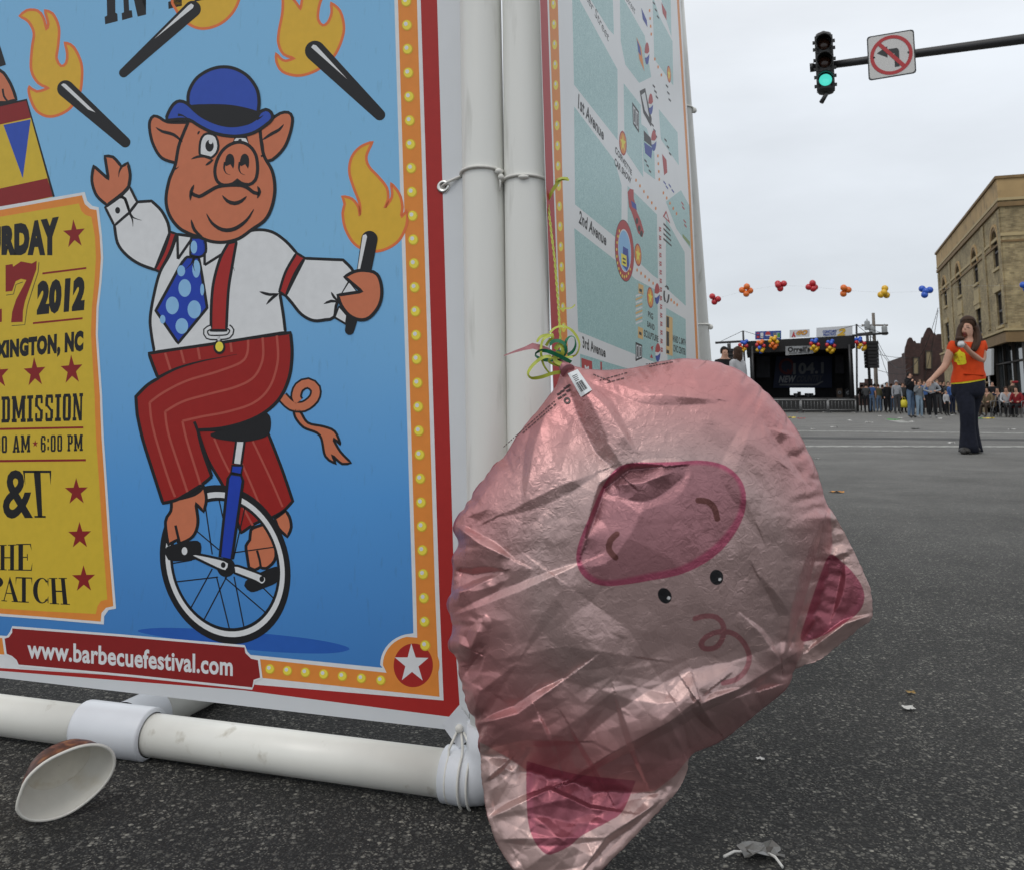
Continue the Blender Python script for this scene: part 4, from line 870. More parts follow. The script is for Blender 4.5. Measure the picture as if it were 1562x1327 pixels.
def balloon_mesh():
    SP = 7.0
    path = smooth_path(OUT, True, 2.0); q = np.array(path + path[:1]); L = np.r_[0, np.cumsum(np.hypot(*np.diff(q, axis=0).T))]
    nb = int(L[-1]/SP); s = np.linspace(0, L[-1], nb, endpoint=False); bd = np.c_[np.interp(s, L, q[:,0]), np.interp(s, L, q[:,1])]
    rs = np.random.RandomState(3); g = []
    y = 540.0; k = 0
    while y < 1372:
        x = np.arange(676 + (SP/2 if k % 2 else 0), 1340, SP); g.append(np.c_[x, np.full(len(x), y)]); y += SP*.866; k += 1
    g = np.concatenate(g); g += rs.uniform(-.9, .9, g.shape)
    g = g[inside(g, bd) & (seg_dist(g, bd, True) > SP*.6)]
    pts = np.r_[bd, g]
    r = geometry.delaunay_2d_cdt([Vector(p) for p in pts], [(i, (i+1) % nb) for i in range(nb)], [], 1, 1e-6)
    V = np.array([tuple(p) for p in r[0]]); T = np.array([f for f in r[2] if len(f) == 3]); n = len(V)
    E = np.unique(np.sort(np.r_[T[:,[0,1]], T[:,[1,2]], T[:,[2,0]]], axis=1), axis=0)
    isb = np.zeros(n, bool); isb[:nb] = True
    l0 = np.hypot(*(V[E[:,0]]-V[E[:,1]]).T)
    # greedy edge colours so that constraints can be solved in batches
    used = [set() for _ in range(n)]; colr = np.zeros(len(E), int)
    for i in rs.permutation(len(E)):
        a, b = E[i]; c = 0
        while c in used[a] or c in used[b]: c += 1
        used[a].add(c); used[b].add(c); colr[i] = c
    G = [np.where(colr == c)[0] for c in range(colr.max()+1)]
    inA = (sdf(V, EAR_A + [(1340,1030),(1340,760)]) < 0); inB = (sdf(V, EAR_B + [(1070,1400),(700,1400),(700,1130)]) < 0)
    dA, dB = seg_dist(V, EAR_A), seg_dist(V, EAR_B); pinned = isb | (np.minimum(dA, dB) < 2.5)
    press = np.where(inA | inB, .30, 1.0)
    p = np.c_[V, 2.0 + rs.uniform(0, 2.5, n)]; p[isb, 2] = 0; vel = np.zeros_like(p)
    deg = np.bincount(E.ravel(), minlength=n).astype(float)
    for it in range(260):
        f = np.cross(p[T[:,1]]-p[T[:,0]], p[T[:,2]]-p[T[:,0]]); f *= np.sign(f[:,2:3]+1e-9)
        nv = np.zeros((n,3))
        for k in range(3):
            for c in range(3): nv[:,c] += np.bincount(T[:,k], f[:,c], n)
        nv /= np.linalg.norm(nv, axis=1)[:,None]+1e-9
        ramp = min(1, it/120)
        vel = vel*.86 + nv*press[:,None]*(.42*ramp)*max(0, 1-p[:,2].max()/112)
        old = p.copy(); p = p + vel; p[isb,2] = 0
        for rep in range(2):
            for e in G:
                a, b = E[e,0], E[e,1]; d = p[b]-p[a]; l = np.linalg.norm(d, axis=1); k = np.where(l > l0[e], 1.0, .55)
                c = (d/(l[:,None]+1e-9))*((l-l0[e])*k*.5)[:,None]; p[a] += c; p[b] -= c
            p[isb,2] = 0; p[:,2] = np.maximum(p[:,2], 0)
            w = pinned & ~isb; p[w,2] = np.minimum(p[w,2], 7)
        if it % 6 == 0:                                  # foil stiffness: smooth the shortest waves
            for c in (2,):
                av = (np.bincount(E[:,0], p[E[:,1],c], n)+np.bincount(E[:,1], p[E[:,0],c], n))/deg; p[~isb,c] += .10*(av-p[:,c])[~isb]
        vel = p-old
    # ease the shrunken rim back out to the outline, keeping its small scallops
    d = V - p[:,:2]; db = d[:nb]; K = 11; ker = np.hanning(K+2)[1:-1]; ker /= ker.sum()
    sm = np.c_[[np.convolve(np.r_[db[-K:,c], db[:,c], db[:K,c]], ker, 'same')[K:-K] for c in (0,1)]].T
    wl_ = np.clip((V[:nb,0]-730)/60, 0, 1)[:,None]; sm = sm*(1-wl_) + db*wl_; u = np.zeros((n,2)); u[:nb] = sm; u[nb:] = d[nb:]
    for it in range(500):
        av = np.c_[[(np.bincount(E[:,0], u[E[:,1],c], n)+np.bincount(E[:,1], u[E[:,0],c], n))/deg for c in (0,1)]].T
        u[nb:] = av[nb:]
    p[:,:2] += u
    return p, T, nb, inA, inB
BP, BT, BNB, B_INA, B_INB = balloon_mesh()
FOLDS = ([(862,576),(884,640),(908,690),(944,722)], -13, 26, 60), ([(872,568),(925,620),(968,690)], 7, 14, 60), ([(850,580),(815,680),(800,770)], 6, 60, 16), ([(880,566),(985,600),(1090,610)], 5, 50, 18), ([(688,940),(790,902),(880,862)], 5, 12, 80), \
  ([(728,1104),(790,1088),(858,1038)], 10, 10, 70), ([(715,1150),(800,1128),(880,1130)], 6, 60, 12), \
  ([(862,1192),(930,1150),(1000,1112),(1080,1068),(1132,1048),(1196,1008)], 15, 70, 16), ([(1042,1145),(1022,1100),(1075,1058)], 11, 50, 12), ([(1095,1112),(1072,1080),(1150,1056)], 12, 14, 50), ([(1190,1008),(1160,965),(1140,945)], 5, 30, 8), ([(1192,1000),(1188,940),(1160,885)], -6, 40, 12), ([(1200,1000),(1232,900),(1256,800)], -9, 16, 60), \
  ([(896,820),(922,745),(960,716),(1010,712)], -13, 10, 60), ([(936,740),(980,736),(1030,718)], 10, 24, 22), ([(694,800),(730,828),(780,852)], 10, 10, 40), ([(690,868),(720,876),(765,870)], -9, 10, 24), ([(688,905),(712,900),(752,880)], 9, 8, 24), ([(690,975),(718,990),(734,950)], 9, 12, 20), ([(700,1040),(732,996)], -8, 20, 14), \
  ([(742,1250),(790,1226),(836,1204)], 9, 8, 60), ([(803,1215),(838,1203),(900,1232),(950,1238)], 8, 6, 50), ([(890,1325),(925,1276),(1000,1226)], 9, 30, 8), ([(760,1280),(850,1277),(922,1277)], 4, 40, 10), ([(740,1190),(778,1156)], 7, 24, 8), ([(870,1108),(905,1165),(925,1205)], 5, 50, 7), ([(820,1088),(852,1165)], 5, 7, 40), ([(940,1060),(985,1190)], 5, 40, 10), ([(1268,850),(1296,840)], 5, 20, 8), ([(1235,990),(1290,950),(1328,938)], 7, 8, 30), ([(1270,935),(1286,860)], -5, 24, 8), \
  ([(1178,655),(1215,668),(1240,690)], 6, 8, 30), ([(1168,648),(1232,738)], -5, 24, 10), ([(770,782),(850,742),(905,722)], 4, 60, 14), ([(1010,1040),(960,960),(870,895)], -6, 40, 90), ([(735,1010),(860,985),(960,1000)], 4, 90, 30), ([(1150,640),(1120,720),(1150,790)], 4, 60, 20), ([(1050,556),(1090,640),(1180,700)], 3, 60, 24)
def folds(P, z, rim):
    """creases: flat foil leaning up to a sharp line, wide on one side and steep on the other"""
    add = np.zeros(len(P))
    for poly, A, wl, wr in FOLDS:
        q = np.array(poly, float); d = seg_dist(P, poly)
        a, b = q[:-1], q[1:]; D = []
        for k in range(len(a)):
            e = b[k]-a[k]; t = np.clip(((P-a[k]) @ e)/(e @ e), 0, 1); D.append(np.hypot(*(P-(a[k]+t[:,None]*e)).T))
        i = np.argmin(D, axis=0); e = (b-a)[i]; o = a[i]; side = e[:,0]*(P[:,1]-o[:,1])-e[:,1]*(P[:,0]-o[:,0])
        # facets taper and fade towards the two ends of the crease
        L0 = np.hypot(*(P-q[0]).T); L1 = np.hypot(*(P-q[-1]).T); t_ = L0/(L0+L1+1e-9)
        k = np.clip(1-d/(np.where(side > 0, wr, wl)*(.3+1.0*np.sin(math.pi*np.clip(t_, .03, .97))**1.0*(.8+.3*math.sin(A*7)))), 0, 1)
        tot = np.hypot(*np.diff(q, axis=0).T).sum()
        add += 1.45*A*k*np.clip(np.minimum(L0, L1)/(tot*.25)+.25, 0, 1)
    return z + add*rim
def crumple(P, spacing, seed, stretch=1.0, ang=0.0):
    """height of a sheet folded flat between random points: planes meeting in sharp creases, heights about -1..1"""
    rs = np.random.RandomState(seed); g = []
    c, s_ = math.cos(ang), math.sin(ang); Q = np.c_[P[:,0]*c+P[:,1]*s_, (-P[:,0]*s_+P[:,1]*c)*stretch]
    lo, hi = Q.min(0)-2*spacing, Q.max(0)+2*spacing
    for y in np.arange(lo[1], hi[1], spacing):
        for x in np.arange(lo[0], hi[0], spacing): g.append((x+rs.uniform(-.48,.48)*spacing, y+rs.uniform(-.48,.48)*spacing))
    r = geometry.delaunay_2d_cdt([Vector(q) for q in g], [], [], 0, 1e-6); V = np.array([tuple(q) for q in r[0]]); H = rs.uniform(-1, 1, len(V)); o = np.zeros(len(Q)); od = np.argsort(Q[:,1]); ys = Q[od,1]
    for t in r[2]:
        A, B_, C_ = V[t[0]], V[t[1]], V[t[2]]; m = od[np.searchsorted(ys, min(A[1],B_[1],C_[1])):np.searchsorted(ys, max(A[1],B_[1],C_[1]), 'right')]; m = m[(Q[m,0] >= min(A[0],B_[0],C_[0])) & (Q[m,0] <= max(A[0],B_[0],C_[0]))]
        if not len(m): continue
        d = (B_[1]-C_[1])*(A[0]-C_[0])+(C_[0]-B_[0])*(A[1]-C_[1])
        if abs(d) < 1e-9: continue
        a = ((B_[1]-C_[1])*(Q[m,0]-C_[0])+(C_[0]-B_[0])*(Q[m,1]-C_[1]))/d; b = ((C_[1]-A[1])*(Q[m,0]-C_[0])+(A[0]-C_[0])*(Q[m,1]-C_[1]))/d; k = (a >= -1e-6) & (b >= -1e-6) & (a+b <= 1+1e-6)
        o[m[k]] = (a*H[t[0]] + b*H[t[1]] + (1-a-b)*H[t[2]])[k]
    return o
def YB(v): return 1.372 - np.clip((np.asarray(v)-560)/600, 0, 1)*.012 - np.clip((np.asarray(v)-1150)/215, 0, 1)**1.5*.074
def place(xy, z):
    o = np.empty((len(xy),3))
    a = (xy[:,0]-PX)/F; b = -(xy[:,1]-PY)/F
    d = np.c_[a, cP-b*sP, sP+b*cP]; Y = YB(xy[:,1]) - z*.00098
    return np.array([0,0,CZ]) + d*(Y/d[:,1])[:,None]
n0 = len(BP); back = np.r_[np.arange(BNB), np.arange(n0, 2*n0-BNB)]
zf = BP[:,2].copy(); zf[:BNB] = 0
rough = np.random.RandomState(5)
xyz = np.r_[np.c_[BP[:,:2], zf], np.c_[BP[BNB:,:2], -BP[BNB:,2]*.72]]
faces = [tuple(t) for t in BT] + [tuple(back[i] for i in t[::-1]) for t in BT]
reg = [int(B_INA[list(t)].all()) + 2*int(B_INB[list(t)].all()) for t in BT]*2
me = bpy.data.meshes.new('foil'); me.from_pydata([tuple(p) for p in xyz], [], faces)
a_ = me.attributes.new('reg', 'INT', 'FACE'); a_.data.foreach_set('value', reg)
tmp = bpy.data.objects.new('foil', me); COL.objects.link(tmp)
sb = tmp.modifiers.new('s', 'SUBSURF'); sb.levels = 1; sb.render_levels = 1
me2 = bpy.data.meshes.new_from_object(tmp.evaluated_get(bpy.context.evaluated_depsgraph_get())); bpy.data.objects.remove(tmp)
nv = len(me2.vertices); co = np.empty(nv*3); me2.vertices.foreach_get('co', co); co = co.reshape(-1,3); XY = co[:,:2]
front = co[:,2] >= -.2
SN = smooth_path([(938,716),(962,706),(998,705),(1034,704),(1070,702),(1106,710),(1130,731),(1138,758),(1133,790),(1112,826),(1082,854),(1040,875),(992,885),(938,893),(908,890),(887,875),(879,852),(884,824),(899,788),(917,746)])
SI = smooth_path([(938,724),(962,712),(998,710),(1034,710),(1070,708),(1102,715),(1124,734),(1130,758),(1124,786),(1103,817),(1074,843),(1036,864),(990,874),(938,884),(912,882),(894,869),(886,852),(890,826),(905,790),(920,752)])
EI_A = smooth_path([(1266,846),(1286,858),(1303,875),(1316,896),(1318,916),(1308,935),(1281,954),(1253,970),(1222,976),(1230,940),(1250,880)])
EI_B = smooth_path([(803,1160,1),(803,1213),(806,1255),(816,1284),(833,1302),(848,1300),(870,1289),(889,1273),(927,1253),(950,1236),(970,1190,1),(880,1180)])
SQ = smooth_path([(1060,943),(1076,939),(1093,941),(1103,952),(1103,970),(1093,986),(1076,989),(1069,982),(1077,971),(1096,963),(1117,965),(1134,979),(1143,1001),(1137,1022),(1122,1036),(1103,1041)], False)
far_ = lambda d: np.where(front, d, 50.0)
def ell(c, rx, ry, rot=0):
    x, y = XY[:,0]-c[0], XY[:,1]-c[1]; cr, sr = math.cos(rot), math.sin(rot)
    return (np.hypot((x*cr+y*sr)/rx, (-x*sr+y*cr)/ry)-1)*min(rx, ry)
ATT = {'snout': far_(sdf(XY, SN)), 'snoutin': far_(sdf(XY, SI)), 'earin': far_(np.minimum(sdf(XY, EI_A), sdf(XY, EI_B))),
       'tail': far_(seg_dist(XY, SQ)-4.0), 'nostril': far_(np.minimum(seg_dist(XY, smooth_path([(1065,763),(1080,765),(1090,775),(1094,791)], False)), seg_dist(XY, smooth_path([(941,814),(931,824),(929,838),(939,850)], False)))-4.6),
       'eye': far_(np.minimum(ell((1014,908), 10, 12.6, -.5), ell((1093,880), 10.4, 11.8, -.1))), 'glint': far_(np.minimum(ell((1020,911.5), 2.8, 3), ell((1098,883), 2.6, 2.9))),
       'rimg': np.hypot((XY[:,0]-1010)/310, (XY[:,1]-880)/295)}
earm = np.minimum(sdf(XY, EAR_A + [(1345,1040),(1345,750)]), sdf(XY, EAR_B + [(1070,1400),(690,1400),(690,1130)])); ATT['ear'] = np.clip(-earm, -3, 3)
ATT['seam'] = seg_dist(XY, smooth_path(OUT, True, 4), True)
for k, v in ATT.items(): a_ = me2.attributes.new(k, 'FLOAT', 'POINT'); a_.data.foreach_set('value', v.astype(np.float32))
# one finer division, then the sharp creases and the crumpled planes
tmp = bpy.data.objects.new('foil', me2); COL.objects.link(tmp); sb = tmp.modifiers.new('s', 'SUBSURF'); sb.levels = 1; sb.render_levels = 1
me3 = bpy.data.meshes.new_from_object(tmp.evaluated_get(bpy.context.evaluated_depsgraph_get())); bpy.data.objects.remove(tmp); me2 = me3
nv = len(me2.vertices); co = np.empty(nv*3); me2.vertices.foreach_get('co', co); co = co.reshape(-1,3); XY = co[:,:2]
sm_ = np.empty(nv, np.float32); me2.attributes['seam'].data.foreach_get('value', sm_)
fr_i = np.where(co[:,2] > .3)[0]; PF = XY[fr_i]; rim_ = np.clip(sm_[fr_i]/15, 0, 1)
low_ = np.clip((PF[:,1]-930)/130, 0, 1); face_ = 1-.6*np.clip(1.35-np.hypot((PF[:,0]-1020)/190, (PF[:,1]-850)/190), 0, 1); lef_ = np.clip((800-PF[:,0])/70, 0, 1); rig_ = np.clip((PF[:,0]-1150)/60, 0, 1)
co[fr_i,2] = folds(PF, co[fr_i,2], rim_) + rim_*face_*(crumple(PF, 74, 21, 1.5, -.5)*(1.7+6.0*low_+3*lef_+2*rig_) + crumple(PF, 40, 8, 1.3, .4)*(1.0+2.8*low_+2.8*lef_+1.4*rig_) + crumple(PF, 20, 5, 1.2, -.3)*(.4+.8*low_+.8*lef_+.5*rig_))
pos = place(XY, co[:,2]); me2.vertices.foreach_set('co', pos.ravel())
me2.polygons.foreach_set('use_smooth', [True]*len(me2.polygons)); me2.materials.append(M_FOIL); me2.update()
bvh_b = BVHTree.FromPolygons([tuple(p) for p in pos], [tuple(f.vertices) for f in me2.polygons])
bb = Vector((float(pos[:,0].mean()), float(pos[:,1].mean()), 0))
pig = empty('pig_balloon', bb, 'half-deflated pink foil pig balloon hanging against the corner of the sign stand', 'balloon')
for nm, r_ in (('body', 0), ('ear', 1), ('ear', 2)):
    bm = bmesh.new(); bm.from_mesh(me2); ly = bm.faces.layers.int['reg']
    bmesh.ops.delete(bm, geom=[f for f in bm.faces if f[ly] != r_], context='FACES')
    m3 = bpy.data.meshes.new(nm); bm.to_mesh(m3); bm.free(); m3.materials.clear(); m3.materials.append(M_FOIL)
    link(nm, m3, pig)
def onb(u, v, off=.0012):
    d = ray(u, v).normalized(); h = bvh_b.ray_cast(CAM, d)[0]
    if h is None: h = aty(u, v, float(YB(v)))
    return h - d*off
def patch(mb, Q, m, nx=4, ny=6, off=.0012):
    g = lambda x, y: [(Q[0][i]*(1-x)+Q[1][i]*x)*(1-y)+(Q[3][i]*(1-x)+Q[2][i]*x)*y for i in (0,1)]
    vs = [onb(*g(i/nx, j/ny), off) for j in range(ny+1) for i in range(nx+1)]
    mb.add(vs, [(j*(nx+1)+i, (j+1)*(nx+1)+i, (j+1)*(nx+1)+i+1, j*(nx+1)+i+1) for j in range(ny) for i in range(nx)], m)
def quad_in(Q, x0, y0, x1, y1):
    g = lambda x, y: tuple((Q[0][i]*(1-x)+Q[1][i]*x)*(1-y)+(Q[3][i]*(1-x)+Q[2][i]*x)*y for i in (0,1))
    return [g(x0,y0), g(x1,y0), g(x1,y1), g(x0,y1)]
M_LAB = mat('label_paper', (.66,.69,.70), .5, var=.05); M_INK2 = mat('label_ink', (.03,.03,.035), .5, var=0)
LQ = [(866,570),(881,563.5),(903,595),(886,606)]
mb = MB(); patch(mb, LQ, M_LAB, 5, 8, .003); lab = mb.build('barcode_label', pig)
mb = MB()
for i, (x0, x1) in enumerate(((.2,.24),(.28,.36),(.39,.42),(.46,.54),(.57,.60),(.63,.72),(.75,.78))): patch(mb, quad_in(LQ, x0, .45, x1, .85), M_INK2, 1, 3, .0036)
for y in (.16,.23,.30,.37): patch(mb, quad_in(LQ, .22, y, .22+.5*(1-(y-.16)), y+.025), M_INK2, 3, 1, .0036)
mb.build('barcode_print', lab)
M_FINK = mat('foil_ink', (.05,.02,.022), .4, var=0)
mb = MB()
def dashes(a, b, k, wd=.7, off=0):
    rs = random.Random(k); d = Vector((b[0]-a[0], b[1]-a[1])); l = d.length; d /= l; n = Vector((-d.y, d.x)); s = 0
    while s < l:
        w_ = rs.uniform(2.2, 6); p = Vector(a)+d*s+n*off; q_ = p+d*w_
        patch(mb, [tuple(p-n*wd), tuple(q_-n*wd), tuple(q_+n*wd), tuple(p+n*wd)], M_FINK, 2, 1, .0016); s += w_ + rs.uniform(.8, 2)
for (a, b, o) in (((846,612),(770,680),0), ((848,616),(800,658),0), ((905,571),(930,581),0), ((915,580),(958,568),0), ((925,580),(950,573),4), ((990,559),(1026,552),0), ((985,556),(1000,554),0)): dashes(a, b, int(a[0]), .6, o)
for i, (x, y) in enumerate(((852,602),(857,598),(862,593),(866,590),(853,608),(860,604),(866,597))): patch(mb, [(x-3,y-1),(x+3,y-4),(x+4,y-2),(x-2,y+1.5)], M_FINK, 1, 1, .0016)
for i in range(10):
    t0, t1 = i*.628, (i+1)*.628; f_ = lambda t, r: (865+r*math.cos(t), 611+r*.95*math.sin(t))
    patch(mb, [f_(t0,5.4), f_(t1,5.4), f_(t1,2.6), f_(t0,2.6)], M_FINK, 1, 1, .0018)
mb.build('care_print', pig)['kind'] = 'stuff'
# gathered neck and foil tail flicking out to the left
mb = MB()
nk = [onb(866,566,0), aty(858,556,1.371), aty(851,548,1.374), aty(845,541,1.374)]
mb.tube(nk, [.012,.007,.005,.006], M_FOIL, 12)
tl = [((846,541),8,1.374),((836,535),9,1.372),((824,531),10,1.370),((812,528),9,1.368),((800,532),5,1.366),((784,537),3,1.364),((768,543),1.2,1.362)]
vs = []
for (c, w_, Y) in tl: vs += [aty(c[0], c[1]-w_*.5, Y), aty(c[0]+1, c[1]+w_*.5, Y-.006)]
mb.add(vs, [(2*i, 2*i+1, 2*i+3, 2*i+2) for i in range(len(tl)-1)], M_FOIL, True)
mb.build('neck', pig)

# ---------------------------------------------------------------- curling ribbons
M_RG = mat('ribbon_green', (.012,.165,.075), .35, var=.12, scale=60); M_RY = mat('ribbon_lime', (.42,.47,.055), .4, var=.12, scale=60)
def ribbon(mb, pts, wd, m, tw=None, step=2.5):
    """pts: (u, v, depth); tw: edge-on angle at each point"""
    uv = smooth_path([(p[0], p[1]) for p in pts], False, step); n = len(uv)
    Ys = np.interp(np.linspace(0, len(pts)-1, n), range(len(pts)), [p[2] for p in pts]); tws = np.interp(np.linspace(0, len(pts)-1, n), range(len(pts)), tw or [.3]*len(pts))
    C = [aty(u, v, float(Y)) for (u, v), Y in zip(uv, Ys)]; vs = []
    for i, c in enumerate(C):
        t = (C[min(i+1,n-1)]-C[max(i-1,0)]).normalized(); view = (c-CAM).normalized(); x = t.cross(view).normalized(); y = x.cross(t)
        k = (x*math.cos(tws[i])+y*math.sin(tws[i]))*wd/2; vs += [c-k, c+k]
    mb.add(vs, [(2*i, 2*i+1, 2*i+3, 2*i+2) for i in range(n-1)], m, True)
rb = aty(850, 545, 1.374)
mb = MB(); U = RG(740, 480, 7.1)
def up(pts, Y): return [(*U((p[0], p[1]))[0], Y + (p[2] if len(p) > 2 else 0)) for p in pts]
ribbon(mb, up(((930,520),(860,480,-.006),(760,430,-.010),(660,395,-.012),(580,400,-.008),(545,440,0),(600,480,.006),(700,495,.006),(790,480,0)), 1.364), .0062, M_RG, [.2,.1,.3,.2,.6,1.2,.3,.3,.5])
ribbon(mb, up(((700,330),(740,290,-.004),(810,290,-.006),(865,330,-.004),(875,400,0),(850,450,.004)), 1.360), .0058, M_RG, [.9,.2,.3,.7,.4,.8])
ribbon(mb, up(((865,420),(862,350),(880,280,-.003),(920,238,0),(965,250,.006),(980,330,.008),(950,400,.006),(890,440,0)), 1.365), .0055, M_RG, [.8,.5,.7,1.3,1.2,.9,.5,.4])
mb.ball(aty(*U((800,430))[0], 1.369), .007, M_RG, 8, 6)
tag(mb.build('green_ribbon', base=rb), 'dark green curling ribbon tied in loops at the neck of the pig balloon', 'ribbon')
mb = MB()
ribbon(mb, up(((820,625),(740,635,-.004),(600,680,-.006),(500,688,-.004),(465,640,0),(500,570,.004),(560,510,.004),(640,460,0),(720,455,0)), 1.357), .0055, M_RY, [.3,.2,.2,.4,1.0,.5,.4,.5,.5])
ribbon(mb, up(((700,640),(640,560),(612,470),(605,370,-.004),(625,280),(680,240),(740,215,.003)), 1.361), .0045, M_RY, [.9,.9,.7,.5,.6,.5,.2])
ribbon(mb, up(((560,300),(600,245),(680,225),(735,245),(690,290),(660,340)), 1.363), .005, M_RY, [.9,.4,.2,.4,.7,.4])
ribbon(mb, up(((700,200),(760,145,.002),(850,130,.004),(940,175,.006),(1005,265,.006),(1020,350,.004),(980,440),(870,470)), 1.370), .0042, M_RY, [.5,.8,.6,.3,.5,.9,.9,.3])
ribbon(mb, up(((760,380),(800,330,-.004),(840,370,-.004),(830,440),(780,420),(760,500),(830,540)), 1.361), .007, M_RY, [.3,.4,.6,.4,.3,.4,.3])
ribbon(mb, up(((820,560),(720,530),(690,500),(740,470),(950,462)), 1.363), .004, M_RY, [.5,.4,.3,.4,.6])
c2 = pole_at(p2a, p2b, aty(834, 300, 1.5).z); YT = c2.y - .02
# twisted string up to the cord on the pole, with a little bow
for ph in (0, math.pi):
    pts = []
    for i in range(60):
        t = i/59; v = 520-(520-306)*t; u = np.interp(v, [306,330,400,470,520], [835.5,838,846.5,852,855]); pts.append((u+1.3*math.sin(i*1.25+ph), v, 1.374+(YT-1.374)*t + .0014*math.cos(i*1.25+ph)))
    mb.tube([aty(*p) for p in pts], .0011, M_RY, 5)
ribbon(mb, [(836,306,YT-.004),(842,293,YT-.008),(849,282,YT-.010),(856,274,YT-.012),(868,275,YT-.012)], .0062, M_RY, [.8,.3,.1,.5,.9])
ribbon(mb, [(849,281,YT-.010),(850,275,YT-.013),(858,272,YT-.014),(866,273,YT-.014)], .005, M_RY, [.3,.6,.8,.3])
ribbon(mb, [(853,472,1.392),(862,471,1.390),(872,470,1.389),(877,465,1.389)], .0022, M_RY, [.2,.3,.5,.3])
mb.ball(aty(836, 305, YT), .004, M_RY, 8, 6)
tag(mb.build('lime_ribbon', base=rb), 'lime curling ribbon running from the pole cord down to the pig balloon', 'ribbon')
# ---------------------------------------------------------------- traffic signal, mast arm and sign
M_BLK = mat('signal_black', (.018,.018,.018), .45, var=.2, scale=8)
M_ARM = mat('mast_black', (.022,.022,.024), .4, var=.2, scale=3)
CD = Vector((-ray(-3064,612).x, -ray(-3064,612).y, 0)).normalized()      # along the cross street, to the right
SDIR = Vector((-CD.y, CD.x, 0));                                          # up the main street
if SDIR.y < 0: SDIR = -SDIR
a0 = aty(1237, 104, 16.6); b0 = a0 + CD*11.5
hb = Plane(a0, SDIR)
b1 = hb.hit(1562, 60); ad = (b1-a0).normalized()
mast_base = a0 + ad*11.5; mast_base.z = 0
mast = empty('signal_mast', mast_base, 'black steel mast arm over the street holding the traffic light and turn sign', 'mast arm')
mb = MB(); mb.tube([a0 + ad*(i*1.15) for i in range(11)], [.070+.0072*i for i in range(11)], M_ARM, 16); mb.build('arm', mast)
mb = MB(); mb.tube([a0 - ad*.02, a0 + ad*.06], .085, M_ARM, 16); mb.build('end_cap', mast)
pb = a0 + ad*11.5; mb = MB(); mb.tube([(pb.x,pb.y,0), (pb.x,pb.y,pb.z*.5), (pb.x,pb.y,pb.z+.5)], [.2,.17,.14], M_ARM, 16); mb.box((pb.x,pb.y,.06), (.5,.5,.12), M_ARM); mb.build('pole', mast)
sc_ = hb.hit(1258, 101) - SDIR*.17
sig = empty('traffic_light', sc_ - Vector((0,0,.56)), 'black three-lamp traffic light showing green near the end of the mast arm', 'traffic light')
HT = .36; rt = CD
mb = MB()
for i in range(3):
    c = sc_ + Vector((0,0,HT*(1-i))); mb.box(c + SDIR*.06, (.33,.20,HT-.012), M_BLK, rt, SDIR)
mb.lathe(sc_ + Vector((0,0,HT*1.5-.005)) + SDIR*.06, (0,0,1), [(.165,0),(.14,.06),(.06,.10),(.03,.12),(0.001,.12)], M_BLK, 16)
mb.lathe(sc_ - Vector((0,0,HT*1.5-.005)) + SDIR*.06, (0,0,-1), [(.165,0),(.14,.05),(.05,.08),(.001,.08)], M_BLK, 16)
mb.build('housing', sig)
M_LG = mat('lens_green', (.02,.35,.30), .2, var=.2, scale=30, emit=((.10,.80,.66), .85)); M_LD = mat('lens_dark', (.05,.02,.012), .2)
for i in range(3):
    c = sc_ + Vector((0,0,HT*(1-i))) - SDIR*.045
    mb = MB(); mb.lathe(c, -SDIR, [(.118,0),(.11,.018),(.07,.033),(.001,.04)], M_LG if i == 2 else M_LD, 20); mb.build('lens', sig)
    mb = MB(); n = 16; vs = []
    for j in range(n+1):                                # tunnel visor, open below
        t = math.radians(-50) + math.radians(280)*j/n
        d = rt*math.cos(t) + Vector((0,0,1))*math.sin(t); ln = .26 if j not in (0, n) else .20
        vs += [c + d*.15, c - SDIR*ln*(.75+.25*max(0, math.sin(t))) + d*.145 - Vector((0,0,.03)), c - SDIR*ln*(.75+.25*max(0, math.sin(t))) + d*.140 - Vector((0,0,.03)), c + d*.144]
    fs = [(j*4+k, j*4+(k+1) % 4, j*4+4+(k+1) % 4, j*4+4+k) for j in range(n) for k in range(4)]
    mb.add(vs, fs, M_BLK, True); mb.build('visor', sig)
mb = MB()
for s in (-1, 1):
    for z in (.44,.30,.08,-.10,-.26,-.44): mb.box(sc_ + rt*s*.18 + Vector((0,0,z)) + SDIR*.05, (.05,.06,.05), M_BLK, rt, SDIR)
mb.build('hinge', sig)['kind'] = 'stuff'
mb = MB(); mb.tube([sc_ - Vector((0,0,.60)) + SDIR*.03, sc_ - Vector((0,0,.64)) - SDIR*.02, sc_ - Vector((.10,0,.80)) - SDIR*.02], [.045,.04,.045], M_BLK, 10); mb.build('detector', sig)
mb = MB(); mb.tube([sc_ + SDIR*.10 + Vector((0,0,.3)), sc_ + SDIR*.24, sc_ + SDIR*.10 - Vector((0,0,.3))], .03, M_BLK, 8); mb.build('bracket', sig)
